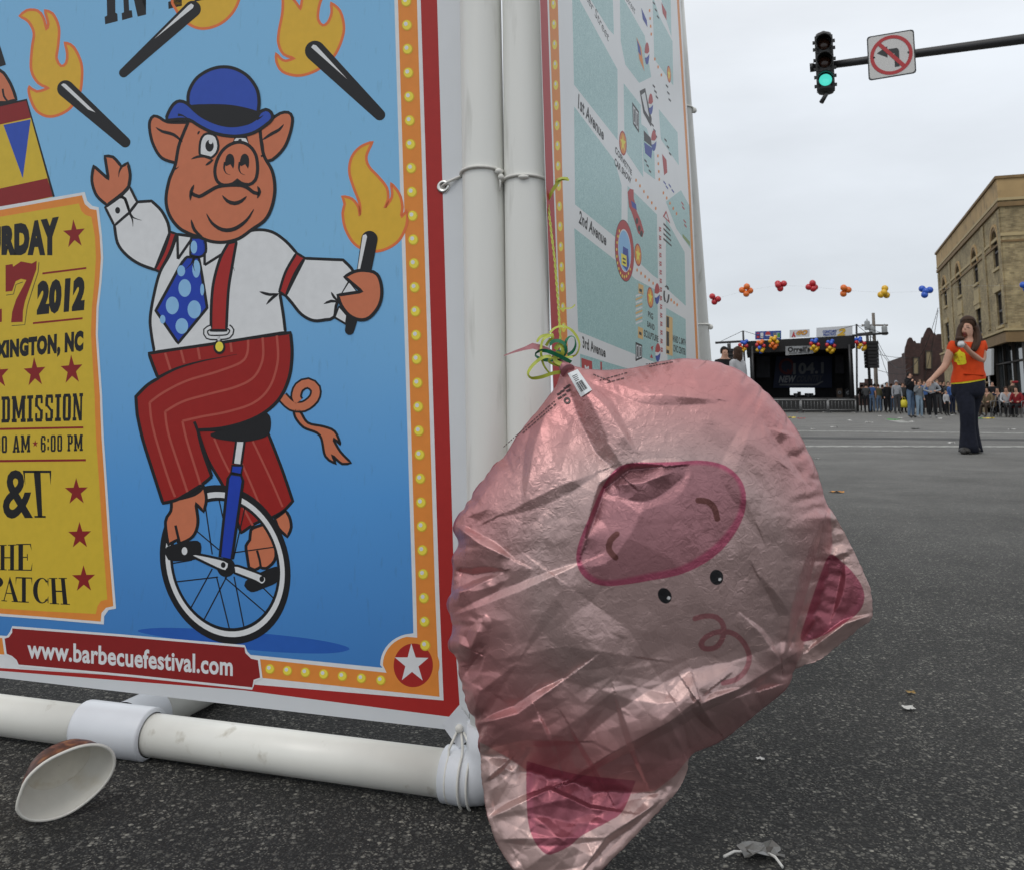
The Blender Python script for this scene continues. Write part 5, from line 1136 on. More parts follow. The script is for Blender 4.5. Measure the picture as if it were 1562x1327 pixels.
# no-left-turn sign
M_SG = mat('sign_white', (.58,.57,.55), .5, var=.05); M_SB = mat('sign_black', (.025,.028,.028), .5, var=.1); M_SR = mat('sign_red', lin(176,48,52), .5, var=.06)
spl = Plane(a0 - SDIR*.13, SDIR*-1)
sg = [spl.hit(1322,57), spl.hit(1394,45), spl.hit(1398,112), spl.hit(1325,124)]
sign = empty('turn_sign', (sg[2]+sg[3])/2, 'square white sign with a crossed-out left-turn arrow fixed to the mast arm', 'road sign')
mb = MB(); ctr = sum(sg, Vector())/4; rr = [ctr + (p-ctr)*1.0 for p in sg]
rnd = []
for i in range(4):
    p0, p1, p2 = rr[i-1], rr[i], rr[(i+1) % 4]; e0 = (p0-p1).normalized()*.05; e1 = (p2-p1).normalized()*.05
    rnd += [p1+e0, p1+e0*.3+e1*.3, p1+e1]
mb.prism(rnd, SDIR*.006, M_SB); mb.build('border', sign)
mb = MB(); rin = [ctr + (p-ctr)*.945 - SDIR*.003 for p in rnd]; mb.add(rin, [tuple(range(len(rin)))], M_SG); mb.build('face', sign)
pr = Print(Plane(ctr - SDIR*.004, -SDIR)); pr.STEP = .002
RS = RG(1200, 0, 4.315)
Q = RS((525,243),(840,193),(857,488),(535,535))
W2 = lambda x, y: pr.quadpts(Q, x, y)
arw = [(.665,.235),(.665,.615),(.40,.60),(.41,.70),(.17,.59),(.40,.45),(.40,.53),(.59,.53),(.59,.235)]
arw = [(.66,.22),(.66,.58),(.64,.62),(.61,.64),(.42,.64),(.42,.71),(.20,.585),(.42,.455),(.42,.53),(.56,.53),(.56,.22)]
pr.fill([W2(x, y) for x, y in arw], M_SB, 1)
n = 40; oc = [W2(.5+.44*math.cos(2*math.pi*i/n), .5+.44*math.sin(2*math.pi*i/n)) for i in range(n)]; ic = [W2(.5+.365*math.cos(2*math.pi*i/n), .5+.365*math.sin(2*math.pi*i/n)) for i in range(n)]
pr.mb.add([pr.P(p, 2) for p in oc+ic], [(i, (i+1) % n, (i+1) % n+n, i+n) for i in range(n)], M_SR)
pr.fill([W2(x, y) for x, y in ((.225,.76),(.285,.81),(.775,.25),(.715,.19))], M_SR, 3); pr.build('symbol_print', sign)
mb = MB()
for x in (.14,.85): mb.lathe(spl.hit(*W2(x,.5)) - SDIR*.004, -SDIR, [(.018,0),(.018,.008),(.001,.01)], M_SB, 8)
mb.build('bolt', sign)['kind'] = 'stuff'

# ---------------------------------------------------------------- tan brick corner building
def brick(name, c1, c2, mortar, sc=1.0):
    m = bpy.data.materials.new(name); m.use_nodes = True; t = m.node_tree; b = t.nodes['Principled BSDF']; L = t.links.new
    tc = t.nodes.new('ShaderNodeTexCoord'); mp_ = t.nodes.new('ShaderNodeMapping'); L(tc.outputs['UV'], mp_.inputs[0]); mp_.inputs['Scale'].default_value = (sc, sc, sc)
    br = t.nodes.new('ShaderNodeTexBrick'); L(mp_.outputs[0], br.inputs['Vector']); br.inputs['Scale'].default_value = 1; br.inputs['Brick Width'].default_value = .215; br.inputs['Row Height'].default_value = .075; br.inputs['Mortar Size'].default_value = .007
    br.inputs['Color1'].default_value = (*c1,1); br.inputs['Color2'].default_value = (*c2,1); br.inputs['Mortar'].default_value = (*mortar,1); br.inputs['Bias'].default_value = -.1
    n = t.nodes.new('ShaderNodeTexNoise'); n.inputs['Scale'].default_value = .55; n.inputs['Detail'].default_value = 8; L(tc.outputs['UV'], n.inputs['Vector'])
    r = t.nodes.new('ShaderNodeMapRange'); L(n.outputs[0], r.inputs[0]); r.inputs[1].default_value = .3; r.inputs[2].default_value = .7; r.inputs[3].default_value = .68; r.inputs[4].default_value = 1.18
    n2 = t.nodes.new('ShaderNodeTexNoise'); n2.inputs['Scale'].default_value = 3.1; n2.inputs['Detail'].default_value = 6; L(tc.outputs['UV'], n2.inputs['Vector'])
    r2 = t.nodes.new('ShaderNodeMapRange'); L(n2.outputs[0], r2.inputs[0]); r2.inputs[1].default_value = .3; r2.inputs[2].default_value = .7; r2.inputs[3].default_value = .75; r2.inputs[4].default_value = 1.2
    ml = t.nodes.new('ShaderNodeMath'); ml.operation = 'MULTIPLY'; L(r.outputs[0], ml.inputs[0]); L(r2.outputs[0], ml.inputs[1])
    s = t.nodes.new('ShaderNodeVectorMath'); s.operation = 'SCALE'; L(br.outputs['Color'], s.inputs[0]); L(ml.outputs[0], s.inputs['Scale']); L(s.outputs[0], b.inputs['Base Color'])
    b.inputs['Roughness'].default_value = .85; bp = t.nodes.new('ShaderNodeBump'); bp.inputs['Strength'].default_value = .4; bp.inputs['Distance'].default_value = .01; L(br.outputs['Fac'], bp.inputs['Height']); bp.invert = True; L(bp.outputs[0], b.inputs['Normal'])
    return m
def uv_box(o):
    """UVs in metres on vertical and flat faces so that brick courses keep their size"""
    me = o.data; uv = me.uv_layers.new(name='UVMap')
    for p in me.polygons:
        n = p.normal; u = Vector((0,0,1)).cross(n)
        u = u.normalized() if u.length > .2 else Vector((1,0,0)); w_ = n.cross(u)
        for li in p.loop_indices:
            c = me.vertices[me.loops[li].vertex_index].co; uv.data[li].uv = (c.dot(u), c.dot(w_))
M_TAN = brick('tan_brick', lin(172,154,114), lin(136,118,84), lin(150,140,116)); M_TAN2 = mat('tan_render', lin(178,150,106), .85, var=.28, scale=.7, dirt=((.12,.09,.06), 1.2, .55, .5))
M_STONE = mat('pale_stone', lin(176,158,118), .8, var=.15, scale=2); M_BROWN = mat('cornice_brown', lin(126,102,68), .8, var=.25, scale=2)
M_GLASS = mat('dark_glass', (.014,.016,.018), .12, var=.3, scale=.6, spec=.35); M_FRAME = mat('window_frame', (.05,.04,.032), .6, var=.2); M_REFL = mat('store_glass', (.05,.06,.065), .05, var=.4, scale=.4, spec=.9)
CB = aty(1548, 632.3, 44.0); CB.z = 0
VS = Vector((ray(1250,612).x, ray(1250,612).y, 0)).normalized()           # street facade, running away from us
FN = Vector((-VS.y, VS.x, 0))                                             # its outward normal (towards the street, left)
if FN.x > 0: FN = -FN
bld = empty('brick_building', CB, 'three-storey tan brick corner building with arched top windows and a dark shop front', 'building')
FP = Plane(CB, FN)
def fs(u, v):
    h = FP.hit(u, v); return ((h-CB).dot(VS), h.z)
Z7 = RG(1360, 240, 2.6535)
HB = fs(*Z7((452,62))[0]); LEN = fs(*Z7((188,470))[0])[0]; TOPZ = HB[1]
# window openings (s0, s1, z0, z1) measured on the facade
SX = VS; 
wins = []
for (xa, xb, zt, zb_) in ((404,428,302,458),(321,347,366,516),(257,280,432,570),(204,222,492,612)):
    s1, _ = fs(*Z7((xa, zt))[0]); s0, _ = fs(*Z7((xb, zt))[0]); wins.append([s0, s1, xa, xb, zt, zb_])
W0 = wins[0]; sw = 1.55
zt3 = fs(*Z7((416,302))[0])[1]; zb3 = fs(*Z7((416,458))[0])[1]; zt2 = fs(*Z7((424,552))[0])[1]; zb2 = fs(*Z7((424,690))[0])[1]
cs = [sum(w_[:2])/2 for w_ in wins]
openings = [(c-sw/2, c+sw/2, zb3, zt3) for c in cs] + [(c-sw/2, c+sw/2, zb2, zt2) for c in cs]
SHOPZ = fs(*Z7((455,740))[0])[1]
M3 = lambda s, d, z: CB + VS*s + FN*d + Vector((0,0,z))
mb = MB(); DEP = 14.0
ss = sorted(set([0, LEN] + [q for o in openings for q in o[:2]])); zz = sorted(set([SHOPZ, TOPZ] + [q for o in openings for q in o[2:]]))
for i in range(len(ss)-1):
    for j in range(len(zz)-1):
        cx, cz = (ss[i]+ss[i+1])/2, (zz[j]+zz[j+1])/2
        if any(o[0] < cx < o[1] and o[2] < cz < o[3] for o in openings): continue
        mb.add([M3(ss[i],0,zz[j]), M3(ss[i+1],0,zz[j]), M3(ss[i+1],0,zz[j+1]), M3(ss[i],0,zz[j+1])], [(0,1,2,3)], M_TAN)
for o in openings:                                      # reveals
    for (a, b) in (((o[0],o[2]),(o[1],o[2])), ((o[1],o[2]),(o[1],o[3])), ((o[1],o[3]),(o[0],o[3])), ((o[0],o[3]),(o[0],o[2]))):
        mb.add([M3(a[0],0,a[1]), M3(b[0],0,b[1]), M3(b[0],-.16,b[1]), M3(a[0],-.16,a[1])], [(0,1,2,3)], M_TAN)
FX = VS.cross(Vector((0,0,1))); FX = -FN                # direction into the block
G3 = lambda x, z, d=0: CB + FX*x + Vector((0,0,z)) - VS*d
mb.add([G3(0,SHOPZ), G3(DEP,SHOPZ), G3(DEP,TOPZ), G3(0,TOPZ)], [(0,1,2,3)], M_TAN)
mb.add([M3(LEN,0,0), M3(LEN,-DEP,0), M3(LEN,-DEP,TOPZ), M3(LEN,0,TOPZ)], [(0,1,2,3)], M_TAN); mb.add([M3(0,-DEP,0), M3(LEN,-DEP,0), M3(LEN,-DEP,TOPZ), M3(0,-DEP,TOPZ)], [(0,1,2,3)], M_TAN)
# street-level wall of the facade beyond the shop front, shop piers
SH = 7.5
mb.add([M3(SH,0,0), M3(LEN,0,0), M3(LEN,0,SHOPZ), M3(SH,0,SHOPZ)], [(0,1,2,3)], M_TAN)
mb.add([M3(0,-.02,SHOPZ), M3(SH,-.02,SHOPZ), M3(SH,-1.5,SHOPZ), M3(0,-1.5,SHOPZ)], [(0,1,2,3)], M_BROWN)
wl = mb.build('wall', bld); uv_box(wl)
mb = MB(); mb.add([M3(0,0,TOPZ-.25), M3(LEN,0,TOPZ-.25), M3(LEN,-DEP,TOPZ-.25), M3(0,-DEP,TOPZ-.25)], [(0,1,2,3)], mat('roof_felt', (.06,.06,.06), .9)); mb.build('roof', bld)
def course(nm, z, h, d, m):
    mb = MB(); mb.box(M3(LEN/2-d/2, d/2-.002, z), (LEN+d, d, h), m, VS, FN); mb.box(G3(DEP/2+.0, z, d/2-.002), (DEP, d, h), m, FX, VS); o = mb.build(nm, bld); uv_box(o); return o
zpar = fs(*Z7((452,150))[0])[1]; zstr = fs(*Z7((455,190))[0])[1]; zsil = fs(*Z7((455,306))[0])[1]
course('parapet', (TOPZ+zpar)/2, TOPZ-zpar, .07, M_TAN2); course('coping', TOPZ+.06, .14, .16, M_BROWN); course('cornice', zstr+.18, .22, .12, M_BROWN); course('cornice', zpar-.05, .14, .10, M_STONE)
course('string_course', zsil, .16, .06, M_STONE); course('string_course', zsil-.34, .10, .06, M_BROWN); course('shop_cornice', SHOPZ+.05, .5, .18, M_BROWN); course('shop_cornice', SHOPZ+.42, .12, .24, M_STONE)
for k, c in enumerate(cs):
    for (z0, z1, arch) in ((zb3, zt3, True), (zb2, zt2, False)):
        r = sw/2
        mb = MB()
        if arch:                                        # spandrels close the corners over the round head
            zc = z1-r
            for s in (-1, 1):
                pts = [M3(c+s*r, -.012, z1)] + [M3(c+s*r*math.cos(t), -.012, zc+r*math.sin(t)) for t in np.linspace(0, math.pi/2, 9)]
                mb.prism(pts, -FN*.11, M_TAN)
        fr = mb
        for s in (-1, 1): fr.box(M3(c+s*(r-.05), -.11, (z0+z1)/2), (.08,.05,z1-z0), M_FRAME, VS, FN)
        fr.box(M3(c, -.11, (z0+z1)/2-.1), (sw-.2,.07,.10), M_FRAME, VS, FN); fr.box(M3(c, -.11, z0+.06), (sw-.2,.08,.12), M_FRAME, VS, FN); fr.box(M3(c, -.11, z1-.06), (sw-.2,.08,.12), M_FRAME, VS, FN)
        wn = fr.build('window', bld); uv_box(wn)
        mb = MB(); mb.add([M3(c-r,-.135,z0), M3(c+r,-.135,z0), M3(c+r,-.135,z1), M3(c-r,-.135,z1)], [(0,1,2,3)], M_GLASS); mb.build('pane', wn)
        mb = MB(); mb.box(M3(c, .03, z0-.08), (sw+.2,.12,.14), M_STONE, VS, FN); mb.build('sill', wn)
        if arch:
            mb = MB(); n = 14
            for (ri, ro, d, m_) in ((r+.04, r+.20, .05, M_BROWN), (r+.22, r+.36, .08, M_TAN2)):
                vs = []
                for j in range(n+1):
                    t = math.pi*j/n
                    for (q_, dd) in ((ri,.0),(ri,d),(ro,d),(ro,0)): vs.append(M3(c+q_*math.cos(t), dd, z1-r+q_*math.sin(t)))
                mb.add(vs, [(j*4+a, j*4+(a+1) % 4, j*4+4+(a+1) % 4, j*4+4+a) for j in range(n) for a in range(4)], m_)
            mb.build('arch_hood', wn)
        else:
            mb = MB(); mb.box(M3(c, .03, z1+.16), (sw+.4,.12,.30), M_STONE, VS, FN); mb.build('lintel', wn)
    if k in (1, 2):
        mb = MB(); mb.box(M3(c, .025, zb3-.95), (sw+.15,.05,1.15), M_STONE, VS, FN); mb.build('stone_panel', bld)
# pilaster piers on the facade
for s in (.45, (cs[0]+cs[1])/2, (cs[2]+cs[3])/2+.2, LEN-.5):
    mb = MB(); mb.box(M3(s, .035, (SHOPZ+.75+zstr)/2), (.75,.07,zstr-SHOPZ-.8), M_TAN, VS, FN); o = mb.build('pier', bld); uv_box(o)
# shop front set back under the cornice
mb = MB(); mb.add([M3(0,-.7,0), M3(SH,-.7,0), M3(SH,-.7,SHOPZ), M3(0,-.7,SHOPZ)], [(0,1,2,3)], M_REFL); mb.add([G3(.7,0), G3(DEP*.26,0), G3(DEP*.26,SHOPZ), G3(.7,SHOPZ)], [(0,1,2,3)], M_GLASS); mb.build('shop_window', bld)
mb = MB()
for s in (.08, 2.6, 5.1, SH-.1): mb.box(M3(s, -.62, SHOPZ/2), (.14,.14,SHOPZ), M_FRAME, VS, FN)
mb.box(M3(SH/2, -.62, .3), (SH,.12,.6), M_FRAME, VS, FN); mb.box(M3(SH/2, -.62, SHOPZ*.72), (SH,.1,.08), M_FRAME, VS, FN); mb.build('shop_frame', bld)
mb = MB(); mb.box(G3(DEP*.26+1.5, SHOPZ/2, -.05), (3.0,.25,SHOPZ), M_TAN, FX, VS); o = mb.build('pier', bld); uv_box(o)
mb = MB(); mb.box(G3(DEP*.26+5.5, SHOPZ/2, -.3), (4.8,.1,SHOPZ), M_REFL, FX, VS); mb.build('shop_window', bld)
mb = MB(); mb.box(G3(DEP-.6, SHOPZ/2, -.05), (1.2,.25,SHOPZ), M_TAN, FX, VS); o = mb.build('pier', bld); uv_box(o)
bp_ = FP.hit(*Z7((425,830))[0])
mb = MB(); sgp = [FP.hit(*Z7(p)[0]) + FN*.3 for p in ((408,780),(440,775),(440,882),(410,888))]; mb.prism(sgp, FN*.12, mat('board_white', (.62,.63,.62), .6, var=.06)); mb.build('board', bld)
mb = MB(); lo = (sgp[2]+sgp[3])/2 + FN*.06; mb.tube([(lo.x,lo.y,0),(lo.x,lo.y,lo.z)], .05, M_SG, 8); mb.build('board_post', bld)

# ---------------------------------------------------------------- dark brick buildings further down, distant roofs
M_RED = brick('dark_brick', lin(74,46,40), lin(54,36,33), lin(74,64,60)); M_SHUT = mat('boarded_window', lin(150,136,106), .8, var=.2, scale=1); M_GRY = mat('metal_roof', lin(150,154,156), .6, var=.1, scale=.6)
def block(nm, label, u0, u1, Y, vtop, m, depth, base_u=None, gable=None, wins=()):
    a, b = aty(u0, 612, Y), aty(u1, 612, Y); a.z = b.z = 0
    o = empty(nm, (a+b)/2, label, 'building')
    prof = gable or [(0, vtop), (1, vtop)]
    pts = [a, b] + [a + (b-a)*f + Vector((0,0,aty(u0+(u1-u0)*f, v, Y).z)) for f, v in prof[::-1]]
    mb = MB(); mb.prism(pts, Vector((.30,1,0)).normalized()*.5, m); w_ = mb.build('wall', o); uv_box(w_)
    lowv = max(v for _, v in prof); dv = Vector((.30,1,0)).normalized(); zl_ = aty(u0, lowv, Y).z - .3
    mb = MB(); mb.prism([a+dv*.5+Vector((0,0,q)) for q in (0,)] + [b+dv*.5, b+dv*.5+Vector((0,0,zl_)), a+dv*.5+Vector((0,0,zl_))], dv*depth, m); w_ = mb.build('rear_wall', o); uv_box(w_)
    for (x0, x1, v0, v1) in wins:
        q = [aty(u, v, Y-.06) for u, v in ((x0,v0),(x1,v0),(x1,v1),(x0,v1))]
        mb = MB(); mb.prism(q, Vector((0,.05,0)), M_SHUT); wn = mb.build('window', o)
        mb = MB()
        for (p0, p1) in zip(q, q[1:]+q[:1]): mb.box((p0+p1)/2 - Vector((0,.03,0)), ((p1-p0).length+.1,.08,.1), M_FRAME, (p1-p0), None, Vector((0,1,0)))
        mb.build('frame', wn)
    return o
block('warehouse', 'dark red brick building with a stepped gable behind the tan corner building', 1410, 1447, 86, 500, M_RED, 14, gable=[(0,524),(.06,515),(.10,516),(.2,508),(.32,500.5),(.42,500),(.5,504),(.56,510),(.6,508),(.66,512),(.72,510),(1,510)], wins=((1412,1421,536,563),))
block('warehouse', 'lower dark brick building with a stepped gable, nearer the stage than its taller neighbour', 1384.5, 1411, 84, 520, M_RED, 14, gable=[(0,538),(.05,530),(.12,526),(.22,518),(.34,515),(.46,516),(.54,521),(.62,520),(.7,524),(1,524)], wins=((1393,1401,546,571),))
block('house', 'small distant red brick house with a stepped roofline beside the stage', 1310, 1333, 130, 590, M_RED, 10, gable=[(0,592),(.1,592),(.12,584),(.45,584),(.47,578.5),(.98,578.5),(1,600)])
a = aty(1355, 612, 105); 
mb = MB(); q = [aty(1352,600,100), aty(1362,588,100), aty(1372,583,100), aty(1384,578,100), aty(1392,580,100), aty(1392,612,100), aty(1352,612,100)]
mb.prism(q, Vector((3,12,0)), M_GRY); ba = Vector((q[5].x, q[5].y, 0)); rf = mb.build('roof', None, base=ba)
hs = empty('shed', ba, 'low grey metal-roofed shed between the speaker tower and the dark brick buildings', 'building'); rf.parent = hs; rf.location = (0,0,0)
mb = MB(); mb.prism([Vector((q[6].x,100.3,0)), Vector((q[5].x,100.3,0)), Vector((q[5].x,100.3,q[5].z)), Vector((q[6].x,100.3,q[6].z))], Vector((3,11,0)), mat('shed_wall', (.2,.2,.2), .8)); mb.build('wall', hs)

# ---------------------------------------------------------------- utility pole and wires
M_WOOD = mat('pole_wood', lin(120,112,104), .85, var=.25, scale=5, stretch=(1,1,.2)); M_WIRE = mat('wire_black', (.03,.03,.03), .6)
ub = aty(1337.5, 612, 78); ub.z = 0; uz = aty(1332, 478, 78)
up_ = empty('utility_pole', ub, 'grey wooden utility pole with transformers rising behind the right speaker tower', 'utility pole')
mb = MB(); mb.tube([ub, (uz.x, uz.y, uz.z)], [.19,.13], M_WOOD, 12); mb.build('pole', up_)
mb = MB(); z = aty(1332, 497, 78).z
mb.box((uz.x, 77.8, z), (2.3,.12,.14), M_WOOD); mb.build('crossarm', up_)
mb = MB(); mb.box((uz.x, 77.8, aty(1332,510,78).z), (1.6,.12,.14), M_WOOD); mb.build('crossarm', up_)
for x in (-.75,.75,-.35):
    mb = MB(); zz_ = z - (.45 if x > -.5 else -.0); mb.lathe((uz.x+x, 77.6, zz_-.45), (0,0,1), [(.001,0),(.22,.02),(.24,.1),(.24,.7),(.2,.8),(.06,.85),(.05,1.0),(.001,1.0)], M_GRY, 12); mb.build('transformer', up_)
def wire(nm, p, q, sag, r, lab):
    p, q = Vector(p), Vector(q); mb = MB(); mb.tube([p+(q-p)*t - Vector((0,0,sag*4*t*(1-t))) for t in np.linspace(0,1,20)], r, M_WIRE, 5)
    return tag(mb.build(nm, base=p), lab, 'cable')
wire('power_cable', aty(1338,519,78), aty(1431,470,66), 3.6, .020, 'thin cable sagging from the utility pole up to the tan building, highest of them')
wire('power_cable', aty(1338,522,78), aty(1431,474,66), 6.0, .020, 'thin cable sagging lowest between the utility pole and the tan building')
wire('power_cable', aty(1336,540,78), aty(1400,545,86), .2, .022, 'straight cable running from the utility pole to the dark brick building')
wire('power_cable', aty(1336,564,78), aty(1402,568,86), .3, .022, 'lower straight cable below the others, ending at the dark brick wall')
wire('power_cable', aty(1337,526,78), aty(1384,556,84), 1.0, .02, 'slanting cable dropping from the utility pole towards the lower brick building')

# ---------------------------------------------------------------- balloon garland over the street
BC = {'red': mat('balloon_red', (.50,.020,.030), .22, var=.06, spec=.6), 'orange': mat('balloon_orange', (.75,.16,.018), .22, var=.06, spec=.6), 'yellow': mat('balloon_yellow', (.72,.42,.015), .22, var=.06, spec=.6), 'blue': mat('balloon_blue', (.02,.10,.52), .22, var=.06, spec=.6)}
def balloon(c, r, m, d, parent):
    d = Vector(d).normalized(); mb = MB()
    mb.lathe(Vector(c) - d*r*.95, d, [(.001,-.02)] + [(r*.16,-.01),(r*.05,.02)] + [(r*math.sin(t)*(1 if t > 1.2 else .78+.22*t/1.2), r*(.98-math.cos(t))) for t in np.linspace(.16, math.pi, 9)], m, 12)
    return mb.build('balloon', parent)
GAR = [('red',[(1086,452.5),(1095,457),(1090,461)]), ('orange',[(1138.5,437.5),(1131.5,443),(1144.5,444),(1137.5,449.5)]), ('red',[(1186.5,433),(1195,433.5),(1190,441),(1186,436)]), ('red',[(1238.5,432.5),(1233,438.5),(1244,438.5),(1239.5,441.5)]), ('orange',[(1286,439.5),(1294.5,442.5),(1287.5,448.5)]), ('yellow',[(1350,440),(1343,450.5),(1354,450.5),(1347,447)]), ('blue',[(1407.5,440.5),(1418,443),(1409,451),(1411,445)])]
YG = [46,45,44.5,44,43.5,43,42.5]; cen = []
words = ['leftmost red balloon cluster of the garland, just clear of the sign stand', 'orange balloon cluster of four, second from the left in the garland', 'red balloon cluster of the garland next to the orange four', 'red balloon cluster above the right half of the stage banners', 'orange balloon cluster between the red and the yellow ones in the garland', 'yellow balloon cluster hanging in the garland beside the blue one', 'blue balloon cluster at the right end of the garland near the tan building']
for i, (c, ps) in enumerate(GAR):
    mid = aty(sum(p[0] for p in ps)/len(ps), sum(p[1] for p in ps)/len(ps), YG[i]); cen.append(mid)
    o = empty('balloon_cluster', mid, words[i], 'balloons', 'balloon clusters strung over the street')
    for p in ps:
        q = aty(*p, YG[i]); d = q-mid; d.y += random.uniform(-.12,.12); balloon(mid + d*.9, .165, BC[c], d if d.length > .02 else (0,-1,0), o)
o = empty('balloon_cluster', aty(1563,437,42), 'blue balloon cluster cut off by the right edge, in front of the tan building', 'balloons', 'balloon clusters strung over the street')
for d in ((-.12,0,.05),(.14,0,.06),(.02,0,-.13)): balloon(aty(1565,437,42)+Vector(d), .165, BC['blue'], d, o)
mb = MB(); gl_ = [aty(1030,468,47)] + cen + [aty(1475,436,42.3), aty(1563,437,42), aty(1640,430,41.5)]; mb.tube(gl_, .0025, mat('fishing_line', (.5,.5,.5), .4), 4)
tag(mb.build('garland_line', base=gl_[0]), 'thin clear line across the street carrying the balloon clusters', 'line')
# ---------------------------------------------------------------- concert stage at the end of the street
M_SBK = mat('stage_black', (.010,.010,.011), .8, var=.3, scale=1.5); M_TRUSS = mat('truss_metal', (.05,.05,.052), .4, metal=.6); M_DECK = mat('deck_black', (.016,.016,.016), .7)
M_CLOTH = mat('backdrop_navy', (.012,.020,.055), .7, var=.25, scale=2); M_BW = mat('banner_white', (.60,.62,.64), .6, var=.05); M_BB = mat('banner_blue', (.03,.07,.30), .5, var=.1); M_BR = mat('banner_red', (.45,.03,.04), .5); M_BY = mat('banner_yellow', (.62,.38,.03), .5); M_LGY = mat('letter_grey', (.16,.17,.18), .7); M_DRD = mat('backdrop_red', (.10,.012,.018), .7)
SL = aty(1144, 612, 54.6); SL.z = 0
SRr = aty(1306, 612, 53.0); SRr.z = 0
SA = (SRr-SL).normalized(); SB_ = Vector((-SA.y, SA.x, 0)); SW = (SRr-SL).length
stage = empty('stage', (SL+SRr)/2, 'black concert stage with roof, radio-station backdrop and sponsor banners at the end of the street', 'stage')
P3 = lambda s, d, z: SL + SA*s + SB_*d + Vector((0,0,z))
FPl = Plane(SL, -SB_)
def sz(u, v, d=0.0):
    h = Plane(SL + SB_*d, -SB_).hit(u, v); return (h-SL).dot(SA), h.z
ZR = sz(1225, 519)[1]; DK = sz(1225, 607)[1]; DP = 6.0
mb = MB(); mb.box(P3(SW/2, DP/2, DK/2), (SW+.3, DP, DK), M_DECK, SA, SB_); mb.build('deck', stage)
mb = MB(); zl, zr_ = sz(1144,521)[1], sz(1306,512)[1]
mb.prism([P3(-.1,0,zl-.75), P3(SW+.1,0,zr_-.75), P3(SW+.1,0,zr_), P3(SW*.92,0,zr_-.02), P3(-.1,0,zl)], SB_*DP, M_SBK); mb.build('roof', stage)
for s in (.12, SW-.12):
    mb = MB(); zt_ = (zl if s < 1 else zr_)-.7; mb.box(P3(s, DP/2, (DK+zt_)/2), (.1, DP, zt_-DK), M_SBK, SA, SB_); mb.build('side_wall', stage)
    mb = MB(); mb.tube([P3(s + (.12 if s < 1 else -.12), -.08, DK), P3(s + (.12 if s < 1 else -.12), -.08, zl-.3)], .09, M_TRUSS, 8); mb.build('corner_post', stage)
mb = MB(); zo0, zo1 = sz(1205,603,5.6)[1], sz(1242,592,5.6)[1]; so0, so1 = sz(1205,600,5.6)[0], sz(1243,600,5.6)[0]
for (s0, s1, z0, z1) in ((.15, so0, DK, zr_-.6), (so1, SW-.15, DK, zr_-.6), (so0, so1, zo1, zr_-.6), (so0, so1, DK, zo0)):
    mb.box(P3((s0+s1)/2, 5.6, (z0+z1)/2), (s1-s0, .06, z1-z0), M_SBK, SA, SB_)
mb.build('back_wall', stage)
def bpts(*p, d): 
    return [Plane(SL + SB_*d, -SB_).hit(*q) for q in p]
Z5 = RG(1060, 400, 4.111)
# backdrop with the station name
mb = MB(); mb.prism(bpts(*Z5((510,590),(860,590),(860,790),(490,790)), d=5.2), SB_*.03, M_CLOTH); bd_ = mb.build('backdrop', stage)
pr = Print(Plane(SL + SB_*5.15, -SB_)); pr.STEP = .006
pr.oval(Z5((575,655))[0], 12, 12.5, M_DRD, 1); pr.oval(Z5((575,655))[0], 8, 8.5, M_CLOTH, 2); pr.fill(Z5((585,670),(610,700),(600,710),(575,680)), M_DRD, 3)
pr.text('104.1', Z5((615,635),(808,628),(808,700),(615,706)), M_LGY, 4, bold=.04); pr.text('NEW', Z5((528,715),(636,712),(632,756),(524,758)), mat('letter_pale', (.26,.27,.29), .7), 4, bold=.05, shear=.2)
pr.text('COUNTRY', Z5((640,714),(805,708),(800,752),(636,755)), mat('letter_dim', (.06,.07,.09), .7), 4, bold=.04, shear=.2); pr.fill(Z5((530,765),(760,765),(800,745),(806,752),(765,775),(530,775)), M_LGY, 4)
pr.build('station_print', bd_)
for (a, b, c, d) in ((385,585,470,725),(880,585,955,700)):
    mb = MB(); mb.prism(bpts(*Z5((a,b),(c,b),(c,d),(a,d)), d=4.6), SB_*.03, mat('side_banner', (.035,.035,.045), .7, var=.5, scale=3)); mb.build('side_banner', stage)
mb = MB(); mb.prism(bpts(*Z5((568,530),(770,525),(770,560),(735,575),(568,586)), d=-.05), SB_*.03, mat('banner_shaded', (.27,.28,.29), .7, var=.15, scale=2)); hb_ = mb.build('sponsor_banner', stage)  # white banner coloured grey to stand for the shade it hangs in
pr = Print(Plane(SL - SB_*.06, -SB_)); pr.STEP = .006; pr.text("Orrell's", Z5((582,533),(722,530),(722,562),(582,566)), M_SBK, 1, bold=.05); pr.text('FOOD SERVICE', Z5((590,569),(716,563),(716,571),(590,578)), M_SBK, 1, bold=.02); pr.build('lettering_print', hb_)
